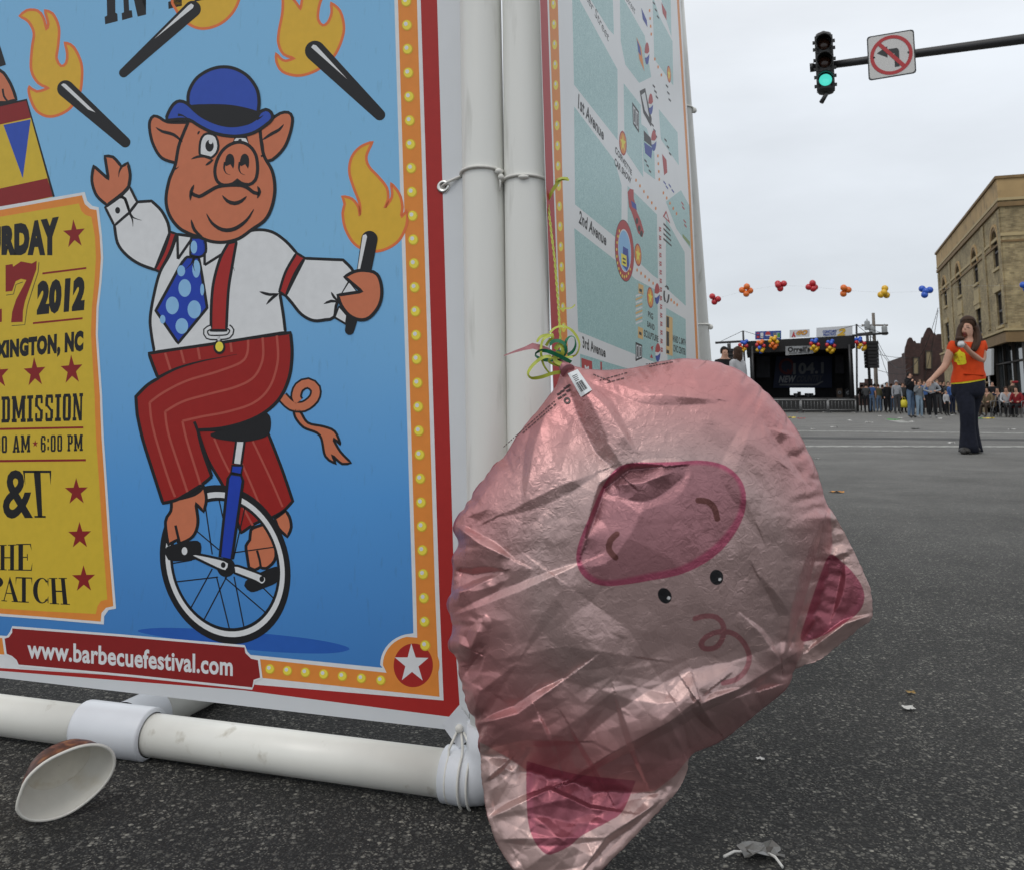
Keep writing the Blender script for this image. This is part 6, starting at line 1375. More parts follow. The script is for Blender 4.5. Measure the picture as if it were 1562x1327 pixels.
# banners above the roof
for nm, pts, m in (('sponsor_banner', Z5((378,437),(541,431),(541,486),(378,488)), M_BB), ('sponsor_banner', Z5((594,428),(720,422),(720,470),(594,477)), M_BW), ('sponsor_banner', Z5((762,414),(988,399),(988,484),(762,491)), M_BW)):
    mb = MB(); mb.prism(bpts(*pts, d=.1), SB_*.03, m); b_ = mb.build(nm, stage); pr = Print(Plane(SL + SB_*.08, -SB_)); pr.STEP = .006
    if m is M_BB:
        c = Z5((458,458))[0]; pr.oval(c, 4.0, 5.6, M_BW, 1); pr.fill([(c[0]+4*math.cos(t), c[1]+5.4*math.sin(t)) for t in np.linspace(math.pi, 2*math.pi, 10)], M_BR, 2); pr.fill([(c[0]+4*math.cos(t), c[1]+5.4*math.sin(t)) for t in np.linspace(.3, math.pi-.3, 8)], M_BB, 2)
        for x, mm in ((396,M_BR),(420,M_BW),(500,M_LGY),(522,M_BW)): pr.fill(Z5((x-9,444),(x+9,444),(x+9,478),(x-9,478)), mm, 1)
        pr.fill(Z5((516,446),(534,446),(534,474),(516,474)), mat('can_green', (.05,.25,.06), .5), 2); pr.fill(Z5((388,452),(404,452),(404,464),(388,464)), M_BB, 2)
    elif pts[0][0] < Z5((700,0))[0][0]:
        pr.text('GO', Z5((640,432),(708,426),(704,456),(632,462)), M_BR, 1, bold=.08, shear=.2); pr.text('GO', Z5((643,434),(705,428),(701,454),(636,460)), M_BY, 2, bold=.03, shear=.2); pr.fill(Z5((620,434),(632,474),(624,474),(618,462),(612,474),(606,474)), M_BR, 1)
    else:
        pr.text('CONCORD', Z5((802,430),(888,425),(888,443),(802,448)), M_BB, 1, bold=.05); pr.text('PEDIATRICS', Z5((805,451),(884,446),(884,461),(805,466)), M_BB, 1, bold=.04); pr.text('2', Z5((896,418),(944,415),(944,462),(890,464)), M_BY, 2, bold=.06, shear=.2); pr.fill(Z5((820,472),(930,466),(930,471),(820,477)), M_LGY, 1)
    pr.build('sponsor_print', b_)
# masts, tilted rigging bar, guy wires
for (u0, v0, u1, v1) in ((1133.5,505,1138,600),(1306.5,495,1306.5,610)):
    a, b = bpts((u0,v0),(u1,v1), d=-.4); b.z = 0; mb = MB(); mb.tube([b, a], .06, M_TRUSS, 8); mb.build('mast', stage)
for (a, b) in (((1091,523.5),(1136,521)), ((1300,512.5),(1355,508.5)), ((1306,511),(1331,508))):
    p, q = bpts(a, b, d=-.4); mb = MB(); mb.tube([p, q], .07, M_TRUSS, 8); mb.build('rigging_bar', stage)
for (a, b) in (((1133.5,505),(1100,521)), ((1133.5,505),(1165,515)), ((1306.5,496),(1350,510)), ((1306.5,496),(1336,520)), ((1306.5,496),(1270,506))):
    p, q = bpts(a, b, d=-.4); mb = MB(); mb.tube([p, q], .015, M_WIRE, 5); mb.build('guy_wire', stage)
# equipment on deck
def gear(nm, lab, cat, u, w_, v0, v1, d, m=M_SBK):
    s, z1 = sz(u, v0, d); wm = w_/1350*54; h = max(.3, z1-DK)
    b = P3(s, d, DK); o = empty(nm, b, lab, cat); mb = MB(); mb.box(b + Vector((0,0,h/2)), (wm,.5,h), m, SA, SB_); mb.build('cabinet', o)
    mb = MB(); mb.lathe(b + Vector((0,0,h*.55)) - SB_*.252, -SB_, [(min(wm,h)*.36,0),(min(wm,h)*.36,.02),(min(wm,h)*.1,.01)], M_LGY, 14); mb.build('cone', o)
    return o
for k, (u, w_, v) in enumerate(((1214,7,601.5),(1219,5,598),(1232,9,602),(1238,5,601))): gear('amplifier', ['low amplifier in the pale gap at the back of the stage, leftmost', 'tall narrow amplifier in the pale gap at the back of the stage', 'wide low amplifier in the pale gap at the back of the stage', 'small amplifier at the right edge of the pale gap on stage'][k], 'amplifier', u, w_, v, 607, 5.1)
mk = mat('gear_brown', (.07,.045,.03), .7)
gear('speaker_cabinet', 'brownish speaker cabinet on the right of the stage, left of the pale-rimmed one', 'speaker', 1280, 8, 593, 607, 2.5, mk); gear('speaker_cabinet', 'speaker cabinet with pale round rims near the right end of the stage', 'speaker', 1293, 9, 594, 607, 2.5)
# line-array speakers hung left and right
def array(u0, u1, v0, v1, Y, n, lab, uz0):
    c = aty((u0+u1)/2, (v0+v1)/2, Y); w_ = (u1-u0)/1350*Y; h = (v1-v0)/1350*Y; o = empty('speaker_array', (c.x, c.y, c.z-h/2), lab, 'speaker')
    for i in range(n):
        mb = MB(); z = c.z + h/2 - h*(i+.5)/n; mb.box((c.x, c.y, z), (w_*(1-.01*i), .55, h/n*.93), M_SBK); mb.box((c.x, c.y-.28, z), (w_*.86,.02,h/n*.7), mat('grille', (.022,.022,.024), .6)); mb.build('cabinet', o)
    t = aty((u0+u1)/2, uz0, Y); mb = MB(); mb.tube([(c.x,c.y,c.z+h/2), (c.x,c.y,t.z)], .03, M_TRUSS, 6); mb.build('hanger', o)
    mb = MB(); mb.tube([(c.x, c.y+.45, 0), (c.x, c.y+.45, t.z)], .09, M_TRUSS, 8); mb.build('tower_mast', o)
array(1320, 1338, 521, 562, 53.5, 8, 'tall black line-array speaker hung to the right of the stage', 509); array(1106.5, 1123, 532.5, 566, 56, 6, 'black line-array speaker left of the stage, behind the balding man', 524)
# balloon bunches along the roof edge
bun = [(1133,529,'yellow red orange blue',-1),(1160,529,'yellow red blue orange',0),(1180,523,'orange yellow',0),(1242.5,527,'yellow red blue',0),(1267,529,'yellow red blue',0),(1313,525,'yellow red blue',1)]
wd_ = ['yellow and red balloon bunch tied to the left roof corner of the stage', 'balloon bunch with a blue top, second from the left on the stage roof', 'all orange and yellow balloon bunch on the stage roof', 'balloon bunch with blue top just right of the sponsor name banner', 'balloon bunch with a yellow tip hanging between the sponsor name and the right corner', 'balloon bunch at the right roof corner beside the speaker array']
rs = random.Random(4)
for i, (u, v, cols, tl_) in enumerate(bun):
    c = bpts((u, v), d=-.55)[0]; o = empty('balloon_bunch', c, wd_[i], 'balloons', 'balloon bunches on the stage roof'); cl = cols.split()
    for k in range(12):
        f = k/11; z = .32 - .64*f; rr_b = .17*math.sin(math.pi*(.12+.76*(1-f)))+.05; t = k*2.4
        cc = cl[-1] if f < .25 else (cl[1 % len(cl)] if f < .6 else cl[0])
        if k % 4 == 3 and len(cl) > 3: cc = cl[2]
        d = Vector((math.cos(t)*rr_b + tl_*.25*(.5-f)*-1, math.sin(t)*rr_b*.7, z)); balloon(c+d, .12, BC[cc], d, o)
# crowd barriers in front of the stage
M_GALV = mat('galvanised', (.20,.20,.20), .45, metal=.5, var=.15)
bq = [(1166,1222),(1222,1263.5),(1263.5,1306.5),]
lb = ['steel crowd barrier at the left, half hidden by the pig balloon', 'steel crowd barrier in the middle in front of the stage', 'steel crowd barrier at the right end in front of the stage']
for i, (u0, u1) in enumerate(bq):
    Yb_ = 50.5; a, b = aty(u0+.8, 630, Yb_), aty(u1-.8, 630, Yb_); a.z = b.z = 0; zt = aty(u0, 610.5, Yb_).z; o = empty('crowd_barrier', (a+b)/2, lb[i], 'barrier', 'steel barriers in front of the stage')
    mb = MB(); mb.tube([a, a+Vector((0,0,zt))], .05, M_GALV, 8); mb.tube([b, b+Vector((0,0,zt))], .05, M_GALV, 8); mb.tube([a+Vector((0,0,zt)), b+Vector((0,0,zt))], .045, M_GALV, 8); mb.tube([a+Vector((0,0,.16)), b+Vector((0,0,.16))], .03, M_GALV, 8); mb.build('frame', o)
    for k in range(1, 8):
        mb = MB(); p = a + (b-a)*k/8; mb.tube([p+Vector((0,0,.16)), p+Vector((0,0,zt))], .014, M_GALV, 6); mb.build('bar', o)
    for p in (a, b): mb = MB(); mb.box(p+Vector((0,0,.03)), (.12,.7,.05), M_GALV); mb.build('foot', o)
# ---------------------------------------------------------------- people: one skinned body each, hair and clothes as children
SKIN = mat('skin', (.46,.25,.17), .5, var=.06); HAIRC = {'brown': mat('hair_brown', (.046,.023,.013), .6, var=.25, scale=45, spec=.2), 'dark': mat('hair_dark', (.012,.010,.009), .6, var=.3, spec=.15), 'grey': mat('hair_grey', (.22,.21,.2), .6), 'fair': mat('hair_fair', (.20,.12,.06), .55, var=.3)}
SHOE = mat('shoe_dark', (.02,.018,.016), .6); SHOEW = mat('shoe_white', (.5,.5,.5), .6)
SHOE2 = mat('shoe_grey', (.22,.22,.22), .6)
def cloth(n, rgb): return mat('cloth_'+n, rgb, .85, var=.22, scale=9, spec=.2)
def skin_mesh(verts, edges, radii, root=0, lev=1):
    me = bpy.data.meshes.new('s'); me.from_pydata([tuple(v) for v in verts], edges, []); o = bpy.data.objects.new('s', me); COL.objects.link(o)
    sk = o.modifiers.new('k', 'SKIN'); sk.use_smooth_shade = True
    for i, d in enumerate(me.skin_vertices[0].data):
        r = radii[i]; d.radius = (r, r) if not isinstance(r, tuple) else r; d.use_root = (i == root)
    ss_ = o.modifiers.new('ss', 'SUBSURF'); ss_.levels = lev; ss_.render_levels = lev
    m = bpy.data.meshes.new_from_object(o.evaluated_get(bpy.context.evaluated_depsgraph_get()))
    bpy.data.objects.remove(o); return m
J0 = dict(pelvis=(0,0,.95), spine=(0,0,1.12), chest=(0,-.01,1.33), neck=(0,0,1.47), head=(0,-.02,1.58), top=(0,0,1.68),
          ls=(.17,0,1.40), le=(.22,.01,1.13), lw=(.23,-.06,.89), lh=(.23,-.09,.80), rs=(-.17,0,1.40), re=(-.22,.01,1.13), rw=(-.23,-.06,.89), rh=(-.23,-.09,.80),
          lhip=(.09,0,.90), lk=(.10,-.02,.50), la=(.11,.02,.09), lt=(.12,-.13,.035), rhip=(-.09,0,.90), rk=(-.10,-.02,.50), ra=(-.11,.02,.09), rt=(-.12,-.13,.035))
ED = [('pelvis','spine','shirt'),('spine','chest','shirt'),('chest','neck','skin'),('neck','head','skin'),('head','top','skin'),
      ('chest','ls','shirt'),('ls','le','sleeve'),('le','lw','fore'),('lw','lh','skin'),('chest','rs','shirt'),('rs','re','sleeve'),('re','rw','fore'),('rw','rh','skin'),
      ('pelvis','lhip','pants'),('lhip','lk','pants'),('lk','la','pants'),('la','lt','shoe'),('pelvis','rhip','pants'),('rhip','rk','pants'),('rk','ra','pants'),('ra','rt','shoe')]
RD_ = dict(pelvis=(.155,.115), spine=(.145,.105), chest=(.165,.11), neck=.058, head=(.078,.092), top=(.055,.065), ls=.068, le=.048, lw=.036, lh=.036, rs=.068, re=.048, rw=.036, rh=.036,
           lhip=.095, lk=.068, la=.050, lt=.04, rhip=.095, rk=.068, ra=.050, rt=.04)
def person(label, base, face, H, shirt, pants, hair='dark', pose=None, group=None, shoe=SHOE, long_hair=False, cap=None, fat=1.0, bare=False, hood=False, fingers=False, cat='person'):
    """face: heading in degrees the person looks along (0 = away up +Y, 180 = towards the camera)"""
    J = dict(J0); J.update(pose or {}); k = H/1.72; a = math.radians(face)
    fw = Vector((math.sin(a), math.cos(a), 0)); rt_ = Vector((fw.y, -fw.x, 0)); base = Vector(base)
    # local x runs to the person's left, local -y is forward
    W_ = lambda p: base + (-rt_)*p[0]*k + (-fw)*p[1]*k + Vector((0,0,p[2]*k))
    names = list(J); idx = {n: i for i, n in enumerate(names)}
    vs = [W_(J[n]) for n in names]; rs_ = []
    for n in names:
        r = RD_[n]; f = fat if n in ('pelvis','spine','chest') else 1
        rs_.append(tuple(x*k*f for x in r) if isinstance(r, tuple) else r*k)
    es = [(idx[x], idx[y]) for x, y, _ in ED]; kinds = [z for *_, z in ED]
    if fingers:
        for s in ('l', 'r'):
            h, w_ = Vector(J[s+'h']), Vector(J[s+'w']); d = (h-w_).normalized(); sd_ = d.cross(Vector((0,1,.2))).normalized()
            for q in range(5):
                o_ = (q-1.5)*.019 if q < 4 else -.045; ln = (.075,.085,.08,.062,.05)[q]
                p0 = h + sd_*o_*.8 + d*(.012 if q < 4 else -.03); p1 = p0 + d*ln*.55 + sd_*o_*.25 ; p2 = p0 + d*ln + sd_*o_*.3 + Vector((0,-.018,-.006))
                i0 = len(vs)
                for p in (p1, p2): vs.append(W_(p)); rs_.append(.0085*k)
                es += [(idx[s+'h'], i0), (i0, i0+1)]; kinds += ['skin']*2
    me = skin_mesh(vs, es, rs_, idx['pelvis'])
    cm = {'skin': SKIN, 'shirt': shirt, 'sleeve': shirt, 'fore': SKIN if bare else shirt, 'pants': pants, 'shoe': shoe}
    ms = []; 
    for m in (SKIN, shirt, pants, shoe):
        if m not in ms: ms.append(m); me.materials.append(m)
    A = np.array([vs[e[0]] for e in es]); B = np.array([vs[e[1]] for e in es]); hb_ = W_((0,0,1.445)).z; wz = W_((0,0,.93)).z
    for p in me.polygons:
        c = np.array(p.center); d = B-A; t = np.clip(((c-A)*d).sum(1)/np.maximum(1e-9,(d*d).sum(1)), 0, 1); D = np.linalg.norm(c-(A+t[:,None]*d), axis=1); i = int(D.argmin()); kd = kinds[i]
        if kd == 'skin' and es[i] == (idx['chest'], idx['neck']) and c[2] < hb_ and not (pose and 'chest' in pose and pose['chest'][2] < 1.2): kd = 'shirt'
        if kd == 'shirt' and es[i] == (idx['pelvis'], idx['spine']) and t[i] < .05 : kd = 'pants'
        m = cm[kd]
        if kd == 'sleeve' and bare and t[i] > .62: m = SKIN
        p.material_index = ms.index(m); p.use_smooth = True
    root = empty('person', base, label, cat, group); link('body', me, root)
    hd = W_(J['head']); tp = W_(J['top']); upv = (tp-hd).normalized(); fwd = fw
    hm = HAIRC.get(hair) if isinstance(hair, str) else hair
    if hm:
        mb = MB(); r = .098*k; cc = hd + upv*.03*k - fwd*.014*k; vsx = []
        n, q = 14, 8
        for i in range(q+1):
            for j in range(n):
                th = math.pi*i/q*.62; ph = 2*math.pi*j/n
                f = math.cos(ph); lim = 1.0 if f < .3 else .55
                th *= lim; d = upv*math.cos(th) + (fwd*math.cos(ph) + upv.cross(fwd)*math.sin(ph))*math.sin(th)
                vsx.append(cc + Vector((d.x*r*.92, d.y*r*1.02, d.z*r*1.16)))
        mb.add(vsx, [(i*n+j, (i+1)*n+j, (i+1)*n+(j+1) % n, i*n+(j+1) % n) for i in range(q) for j in range(n)], cap or hm, True)
        if cap: mb.box(cc + fwd*.11*k + upv*.035*k, (.15*k,.11*k,.014*k), cap, upv.cross(fwd), fwd, upv)
        mb.build('cap' if cap else 'hair', root)
    if long_hair:
        sv, se, sr = [], [], []
        for s in (-1, -.5, 0, .5, 1):
            i0 = len(sv); sx = upv.cross(fwd)*s*.075*k
            for z, o_, r in ((.08,-.05,.045),(-.02,-.085,.05),(-.14,-.08,.05),(-.26,-.075,.04),(-.36,-.07,.02)):
                sv.append(hd + upv*z*k + fwd*(o_*k + abs(s)*.035*k) + sx*(1+.25*(z < -.1))); sr.append(r*k)
            se += [(i0+q_, i0+q_+1) for q_ in range(4)]
            if s > -1: se.append((i0, i0-5))
        m = skin_mesh(sv, se, sr, 0); m.materials.append(hm); link('long_hair', m, root)
    if hood:
        mb = MB(); mb.tube([W_((math.cos(t)*.10, .03+math.sin(t)*.075, 1.47+.02*math.sin(t))) for t in np.linspace(0, 2*math.pi, 13)[:-1]], .035*k, shirt, 8, closed=True); mb.build('hood', root)
    # eyes and mouth for faces turned this way
    if 110 < face < 250:
        mb = MB()
        for s in (-1, 1): mb.ball(hd + upv*.012*k + fwd*.094*k + upv.cross(fwd)*s*.032*k, .010*k, SHOE, 6, 4, (1.3,.6,.8))
        mb.build('eyes', root)['kind'] = 'stuff'; mb = MB(); mb.ball(hd - upv*.018*k + fwd*.102*k, .015*k, SKIN, 6, 5, (.8,1.2,1.5)); mb.build('nose', root)
    return root
C = dict(blue=cloth('blue', (.05,.11,.28)), olive=cloth('olive', (.09,.085,.05)), black=cloth('black', (.012,.012,.014)), grey=cloth('grey', (.17,.18,.19)), lgrey=cloth('light_grey', (.30,.31,.33)), dgrey=cloth('dark_grey', (.05,.052,.055)), denim=cloth('denim', (.10,.15,.23)), ldenim=cloth('pale_denim', (.20,.27,.34)), white=cloth('white', (.40,.40,.41)), brown=cloth('brown', (.05,.035,.025)), khaki=cloth('khaki', (.15,.11,.065)), red=cloth('red', (.20,.016,.02)), navy=cloth('navy', (.012,.016,.035)), maroon=cloth('maroon', (.10,.02,.03)))
def gp(u, Y): p = aty(u, 612, Y); p.z = 0; return p
GC = 'people standing along the right side of the street'
ARM_UP = dict(le=(.27,-.05,1.17), lw=(.13,-.20,1.36), lh=(.07,-.20,1.44)); ARM_UPR = dict(re=(-.27,-.05,1.17), rw=(-.13,-.20,1.36), rh=(-.07,-.20,1.44))
FOLD = dict(le=(.26,-.02,1.12), lw=(.08,-.20,1.10), lh=(0,-.22,1.10), re=(-.26,-.02,1.12), rw=(-.08,-.20,1.13), rh=(0,-.22,1.14)); WALK = dict(lk=(.10,-.14,.52), la=(.11,-.12,.10), lt=(.12,-.27,.035), ra=(-.11,.20,.11), rt=(-.12,.06,.035))
BENT = dict(chest=(0,-.06,1.30), neck=(0,-.13,1.42), head=(0,-.20,1.50), top=(0,-.24,1.60), ls=(.18,-.06,1.36), rs=(-.18,-.06,1.36), le=(.33,-.05,1.13), lw=(.10,-.24,1.08), lh=(.03,-.27,1.08), re=(-.33,-.05,1.13), rw=(-.10,-.24,1.05), rh=(-.03,-.27,1.05))
person('man in a blue shirt seen from behind beside the stage, leftmost of the crowd', gp(1330,53), 20, 1.72, C['blue'], C['denim'], 'dark', None, GC, bare=True)
person('person in an olive jacket and jeans seen from behind next to the blue-shirted man', gp(1340.5,53), -10, 1.66, C['olive'], C['denim'], 'brown', None, GC, shoe=SHOE2)
person('person all in black between the olive jacket and the man in a raglan shirt', gp(1354,50), 170, 1.70, C['black'], C['black'], 'dark', None, GC)
person('man in a cap and a grey shirt with black sleeves standing in the crowd', gp(1368.5,46), 185, 1.72, C['lgrey'], C['dgrey'], 'dark', None, GC, cap=C['lgrey'])
person('tall man in a black hooded top and jeans drinking, tallest of the right crowd', gp(1389,35.2), 150, 1.80, C['black'], C['denim'], 'dark', ARM_UPR, GC, shoe=SHOE, hood=True)
person('shorter person in a grey hooded top and pale jeans beside the tall man in black', gp(1402,35), 165, 1.46, C['grey'], C['ldenim'], 'dark', ARM_UPR, GC, shoe=SHOE2, hood=True)
person('person in a light grey hooded top bending forward over their hands near the walking woman', gp(1422,35), 195, 1.66, C['lgrey'], C['black'], 'dark', BENT, GC, shoe=SHOE2, hood=True)
kd = person('small child in a white shirt and black trousers standing left of the walking woman', gp(1443.5,40), 160, 1.12, C['white'], C['black'], 'fair', None, GC)
person('person in dark clothes with a bright yellow bag, behind the man in the cap', gp(1378,49), 175, 1.66, C['dgrey'], C['black'], 'brown', None, GC)
yb = aty(1379, 616, 48.6); mb = MB(); mb.lathe(yb - Vector((0,0,.22)), (0,0,1), [(.001,0),(.17,.02),(.19,.2),(.16,.36),(.10,.42),(.001,.42)], mat('bag_yellow', (.62,.52,.03), .5), 12); mb.tube([yb+Vector((-.08,0,.18)), yb+Vector((-.05,0,.34)), yb+Vector((.05,0,.34)), yb+Vector((.08,0,.18))], .015, mat('bag_yellow', (1,1,1)), 6)
tag(mb.build('shopping_bag', base=yb), 'bright yellow bag carried in the crowd near the man in the cap', 'bag')
BGP = [(1316,56,'black','dgrey',10,1.7,'person in black at the stage corner, left of the blue-shirted man'),(1347,56,'navy','black',0,1.68,'person in navy half hidden behind the olive jacket'),(1361,54,'dgrey','denim',30,1.72,'person in dark grey behind the black-clad person and the man in the cap'),(1396,44,'navy','black',170,1.7,'person in navy seen between the tall man and the grey hooded one'),(1411,42,'blue','black',180,1.62,'person in blue seen behind the grey hooded tops'),(1431,44,'black','dgrey',190,1.7,'person in black just right of the bending person'),(1436,48,'brown','black',200,1.66,'person in brown behind the small child'),(1452,44,'blue','navy',170,1.6,'person in blue behind the small child, close to the walking woman'),(1458,47,'dgrey','black',190,1.7,'person in dark grey seen just left of the walking woman'),(1383,52,'black','black',160,1.7,'dark figure behind the yellow bag'),(1493,41.5,'maroon','black',180,1.6,'dark figure at the shop window right behind the walking woman'),(1417,50,'dgrey','black',185,1.76,'dark figure at the very back between the two dark brick buildings')]
BGP += [(1322,50,'dgrey','black',40,1.64,'person in dark grey at the foot of the speaker tower'),(1335,58,'black','black',10,1.78,'dark figure taller than and behind the blue-shirted man'),(1358,57,'brown','black',-20,1.6,'person in brown far behind the black-clad person'),(1373,56,'black','dgrey',15,1.74,'dark figure far behind the man in the cap'),(1405,48,'black','black',200,1.8,'dark figure behind the grey hooded tops, tallest at the back'),(1426,47,'navy','dgrey',150,1.72,'person in navy behind the bending person'),(1441,50,'black','black',170,1.78,'dark figure at the corner of the dark brick building'),(1448,46,'dgrey','dgrey',200,1.66,'person in dark grey right behind the small child'),(1464,49,'black','black',180,1.7,'dark figure seen past the elbow of the walking woman'),(1515,40.5,'black','black',190,1.55,'dark standing figure behind the navy sitter'),(1546,40,'brown','black',170,1.58,'standing person in brown behind the sitter in the red top')]
for (u, Y, s, p_, f, h, lab) in BGP: person(lab, gp(u, Y), f, h, C[s], C[p_], random.choice(['dark','brown','dark','fair']), None if random.random() < .5 else FOLD, GC)
# spectators on folding chairs by the shop front
SIT = dict(pelvis=(0,.10,.50), spine=(0,.12,.68), chest=(0,.10,.90), neck=(0,.08,1.04), head=(0,.05,1.15), top=(0,.06,1.25), ls=(.17,.1,.97), le=(.24,.02,.72), lw=(.16,-.16,.64), lh=(.10,-.22,.64), rs=(-.17,.1,.97), re=(-.24,.02,.72), rw=(-.16,-.16,.64), rh=(-.10,-.22,.64), lhip=(.09,.08,.49), lk=(.12,-.34,.50), la=(.13,-.36,.10), lt=(.14,-.5,.035), rhip=(-.09,.08,.49), rk=(-.12,-.34,.50), ra=(-.13,-.36,.10), rt=(-.14,-.5,.035))
def folding_chair(label, u, Y, face, m):
    b = gp(u, Y); o = empty('folding_chair', b, label, 'chair', 'folding chairs by the shop front'); a = math.radians(face); fw = Vector((math.sin(a), math.cos(a), 0)); rt_ = Vector((fw.y,-fw.x,0)); P = lambda x, y, z: b + rt_*x + fw*y + Vector((0,0,z))
    mb = MB(); mb.add([P(-.26,.24,.44), P(.26,.24,.44), P(.24,0,.38), P(-.24,0,.38), P(.26,-.22,.42), P(-.26,-.22,.42)], [(0,1,2,3),(3,2,4,5)], m); mb.build('seat', o)
    mb = MB(); mb.add([P(-.27,-.22,.44), P(.27,-.22,.44), P(.27,-.33,.88), P(-.27,-.33,.88)], [(0,1,2,3)], m); mb.build('backrest', o)
    for s in (-1, 1):
        for (y0, y1) in ((.26,-.28),(-.24,.26)):
            mb = MB(); mb.tube([P(s*.28,y0,.44 if y0 > 0 else .88 if y0 == -.24 else .44), P(s*.28,y1,.0)], .014, M_GALV, 6); mb.build('leg', o)
        mb = MB(); mb.tube([P(s*.29,.26,.44), P(s*.29,.24,.64), P(s*.29,-.28,.66)], .016, M_GALV, 6); mb.build('armrest', o)
    return o
GS = 'spectators sitting by the shop front'
for (u, Y, f, s, p_, hr, cl, lab, lab2) in ((1505,37.5,235,'khaki','brown','dark','khaki','person in a tan coat slumped on a folding chair right behind the walking woman','tan folding chair right behind the walking woman'),
        (1522,37.8,215,'navy','black','dark','navy','person in navy sitting on a folding chair between the tan coat and the red top','navy folding chair between the tan and the red-topped sitters'),
        (1536,36.5,200,'white','black','brown','black','person in a white top sitting between the navy and the dark red sitters','black folding chair under the sitter in the white top'),
        (1550,36.0,230,'red','black','dark','red','person in a red top and black trousers sitting at the far right','red folding chair under the sitter at the far right'),
        (1568,36.4,210,'black','black','dark','navy','person in black sitting at the very edge of the picture','dark folding chair cut off by the right edge')):
    folding_chair(lab2, u, Y, f, C[cl]); person(lab, gp(u, Y), f, 1.66, C[s], C[p_], hr, SIT, GS, long_hair=(u == 1550), hood=(u in (1505,1550)))
# couple behind the pig balloon
person('balding man in a black top facing this way, just above the pig balloon', gp(1107.5,18.6), 175, 1.80, C['black'], C['denim'], 'dark', None, None, fingers=True)
person('woman with long brown hair and a white top seen from behind beside the balding man', gp(1127,17.6), 320, 1.74, C['white'], C['denim'], 'brown', None, None, long_hair=True)

# ---------------------------------------------------------------- woman in the orange shirt
M_OR = mat('shirt_orange', (.60,.058,.010), .8, var=.12, scale=14, spec=.2); M_YS = mat('shirt_yellow', (.72,.62,.03), .8, var=.08, spec=.2); M_JN = mat('jeans_dark', (.012,.014,.024), .85, var=.35, scale=25, spec=.2); M_LIP = mat('lips', (.22,.04,.045), .5); M_WR = mat('napkin_white', (.66,.66,.66), .7)
YW = 11.42; ZW = RG(1390, 470, 5.767)
def jw(x, y, dy=0): return aty(*ZW((x, y))[0], YW + dy)
wb = gp(1481, YW); wom = empty('person', wb, 'woman in an orange shirt and dark flared jeans eating while crossing the street', 'person')
pel, sp, chs, nk_, = jw(500,660), jw(503,560), jw(500,395), jw(502,272)
hdW = jw(487,186,-.02); tpW = jw(500,132,.01); jawW = jw(474,232,-.045)
rsW, reW, rwW, rhW = jw(362,335), jw(300,512,.0), jw(196,615,-.10), jw(165,645,-.14)
lsW, leW, lwW, lhW = jw(628,330), jw(622,478,-.06), jw(512,385,-.24), jw(468,335,-.27)
JJ = [(pel,(.165,.13)),(sp,(.150,.115)),(chs,(.155,.12)),(nk_,.055),(hdW,(.086,.100)),(tpW,(.100,.104)),(rsW,.070),(reW,.050),(rwW,.033),(rhW,.030),(lsW,.070),(leW,.052),(lwW,.034),(lhW,.032),
      (jw(462,700,-.02),.09),(jw(492,920,-.09),.06),(jw(503,1225,-.05),.045),(jw(448,1272,-.20),.038),(jw(548,700,.03),.09),(jw(525,920,.08),.06),(jw(543,1222,.19),.045),(jw(575,1262,.05),.038)]
es = [(0,1),(1,2),(2,3),(3,4),(4,5),(2,6),(6,7),(7,8),(8,9),(2,10),(10,11),(11,12),(12,13),(0,14),(14,15),(15,16),(16,17),(0,18),(18,19),(19,20),(20,21)]
vs = [p for p, _ in JJ]; rr2 = [r for _, r in JJ]; vs.append(jawW); rr2.append(.056); es.append((4, len(vs)-1))
def fingers_at(hand, dirv, side, ln, curl):
    i0 = [9, 13][hand]
    for q in range(5):
        o_ = (q-1.5)*.020 if q < 4 else -.040; L_ = (.072,.082,.076,.058,.05)[q]*ln
        p0 = vs[i0] + side*o_; p1 = p0 + dirv*L_*.5; p2 = p0 + dirv*L_*.9 + curl*L_*.35; k0 = len(vs)
        for p in (p1, p2): vs.append(p); rr2.append(.0088)
        es.extend([(i0, k0), (k0, k0+1)])
dR = (rhW-rwW).normalized(); fingers_at(0, (dR+Vector((0,0,-.35))).normalized(), Vector((.25,-.8,-.3)).normalized(), 1, Vector((0,.1,-1)))
fingers_at(1, Vector((-.45,-.3,.75)).normalized(), Vector((.5,-.75,.1)).normalized(), .9, Vector((-.6,.6,-.2)))
m = skin_mesh(vs, es, rr2, 0); m.materials.append(SKIN); m.materials.append(SHOE)
for p in m.polygons: p.use_smooth = True; p.material_index = 1 if p.center.z < .10 else 0
link('body', m, wom)
# T-shirt over the torso and short sleeves, yellow hem under it, flared jeans
def tw(*a): return list(a)
sv = [jw(502,590),jw(502,530),jw(500,420),jw(502,320),jw(365,335),jw(334,418),jw(628,330),jw(640,400,-.03)]
m = skin_mesh(sv, [(0,1),(1,2),(2,3),(2,4),(4,5),(2,6),(6,7)], [(.165,.13),(.172,.135),(.183,.145),(.10,.085),.088,.075,.088,.082], 1, 2); m.materials.append(M_OR)
for p in m.polygons: p.use_smooth = True
shirt = link('t_shirt', m, wom)
mb = MB(); n = 28
def ringpts(c, rx, ry, tilt=0): return [Vector(c) + Vector((rx*math.cos(2*math.pi*i/n), ry*math.sin(2*math.pi*i/n), tilt*math.cos(2*math.pi*i/n))) for i in range(n)]
hm_ = [(jw(502,652),.208,.16,.035),(jw(501,622),.214,.163,.035),(jw(501,600),.203,.155,.035)]
R3 = [ringpts(*h) for h in hm_]; mb.add(sum(R3, []), [(j*n+i, j*n+(i+1) % n, (j+1)*n+(i+1) % n, (j+1)*n+i) for j in range(2) for i in range(n)], M_YS, True); mb.build('undershirt', wom)
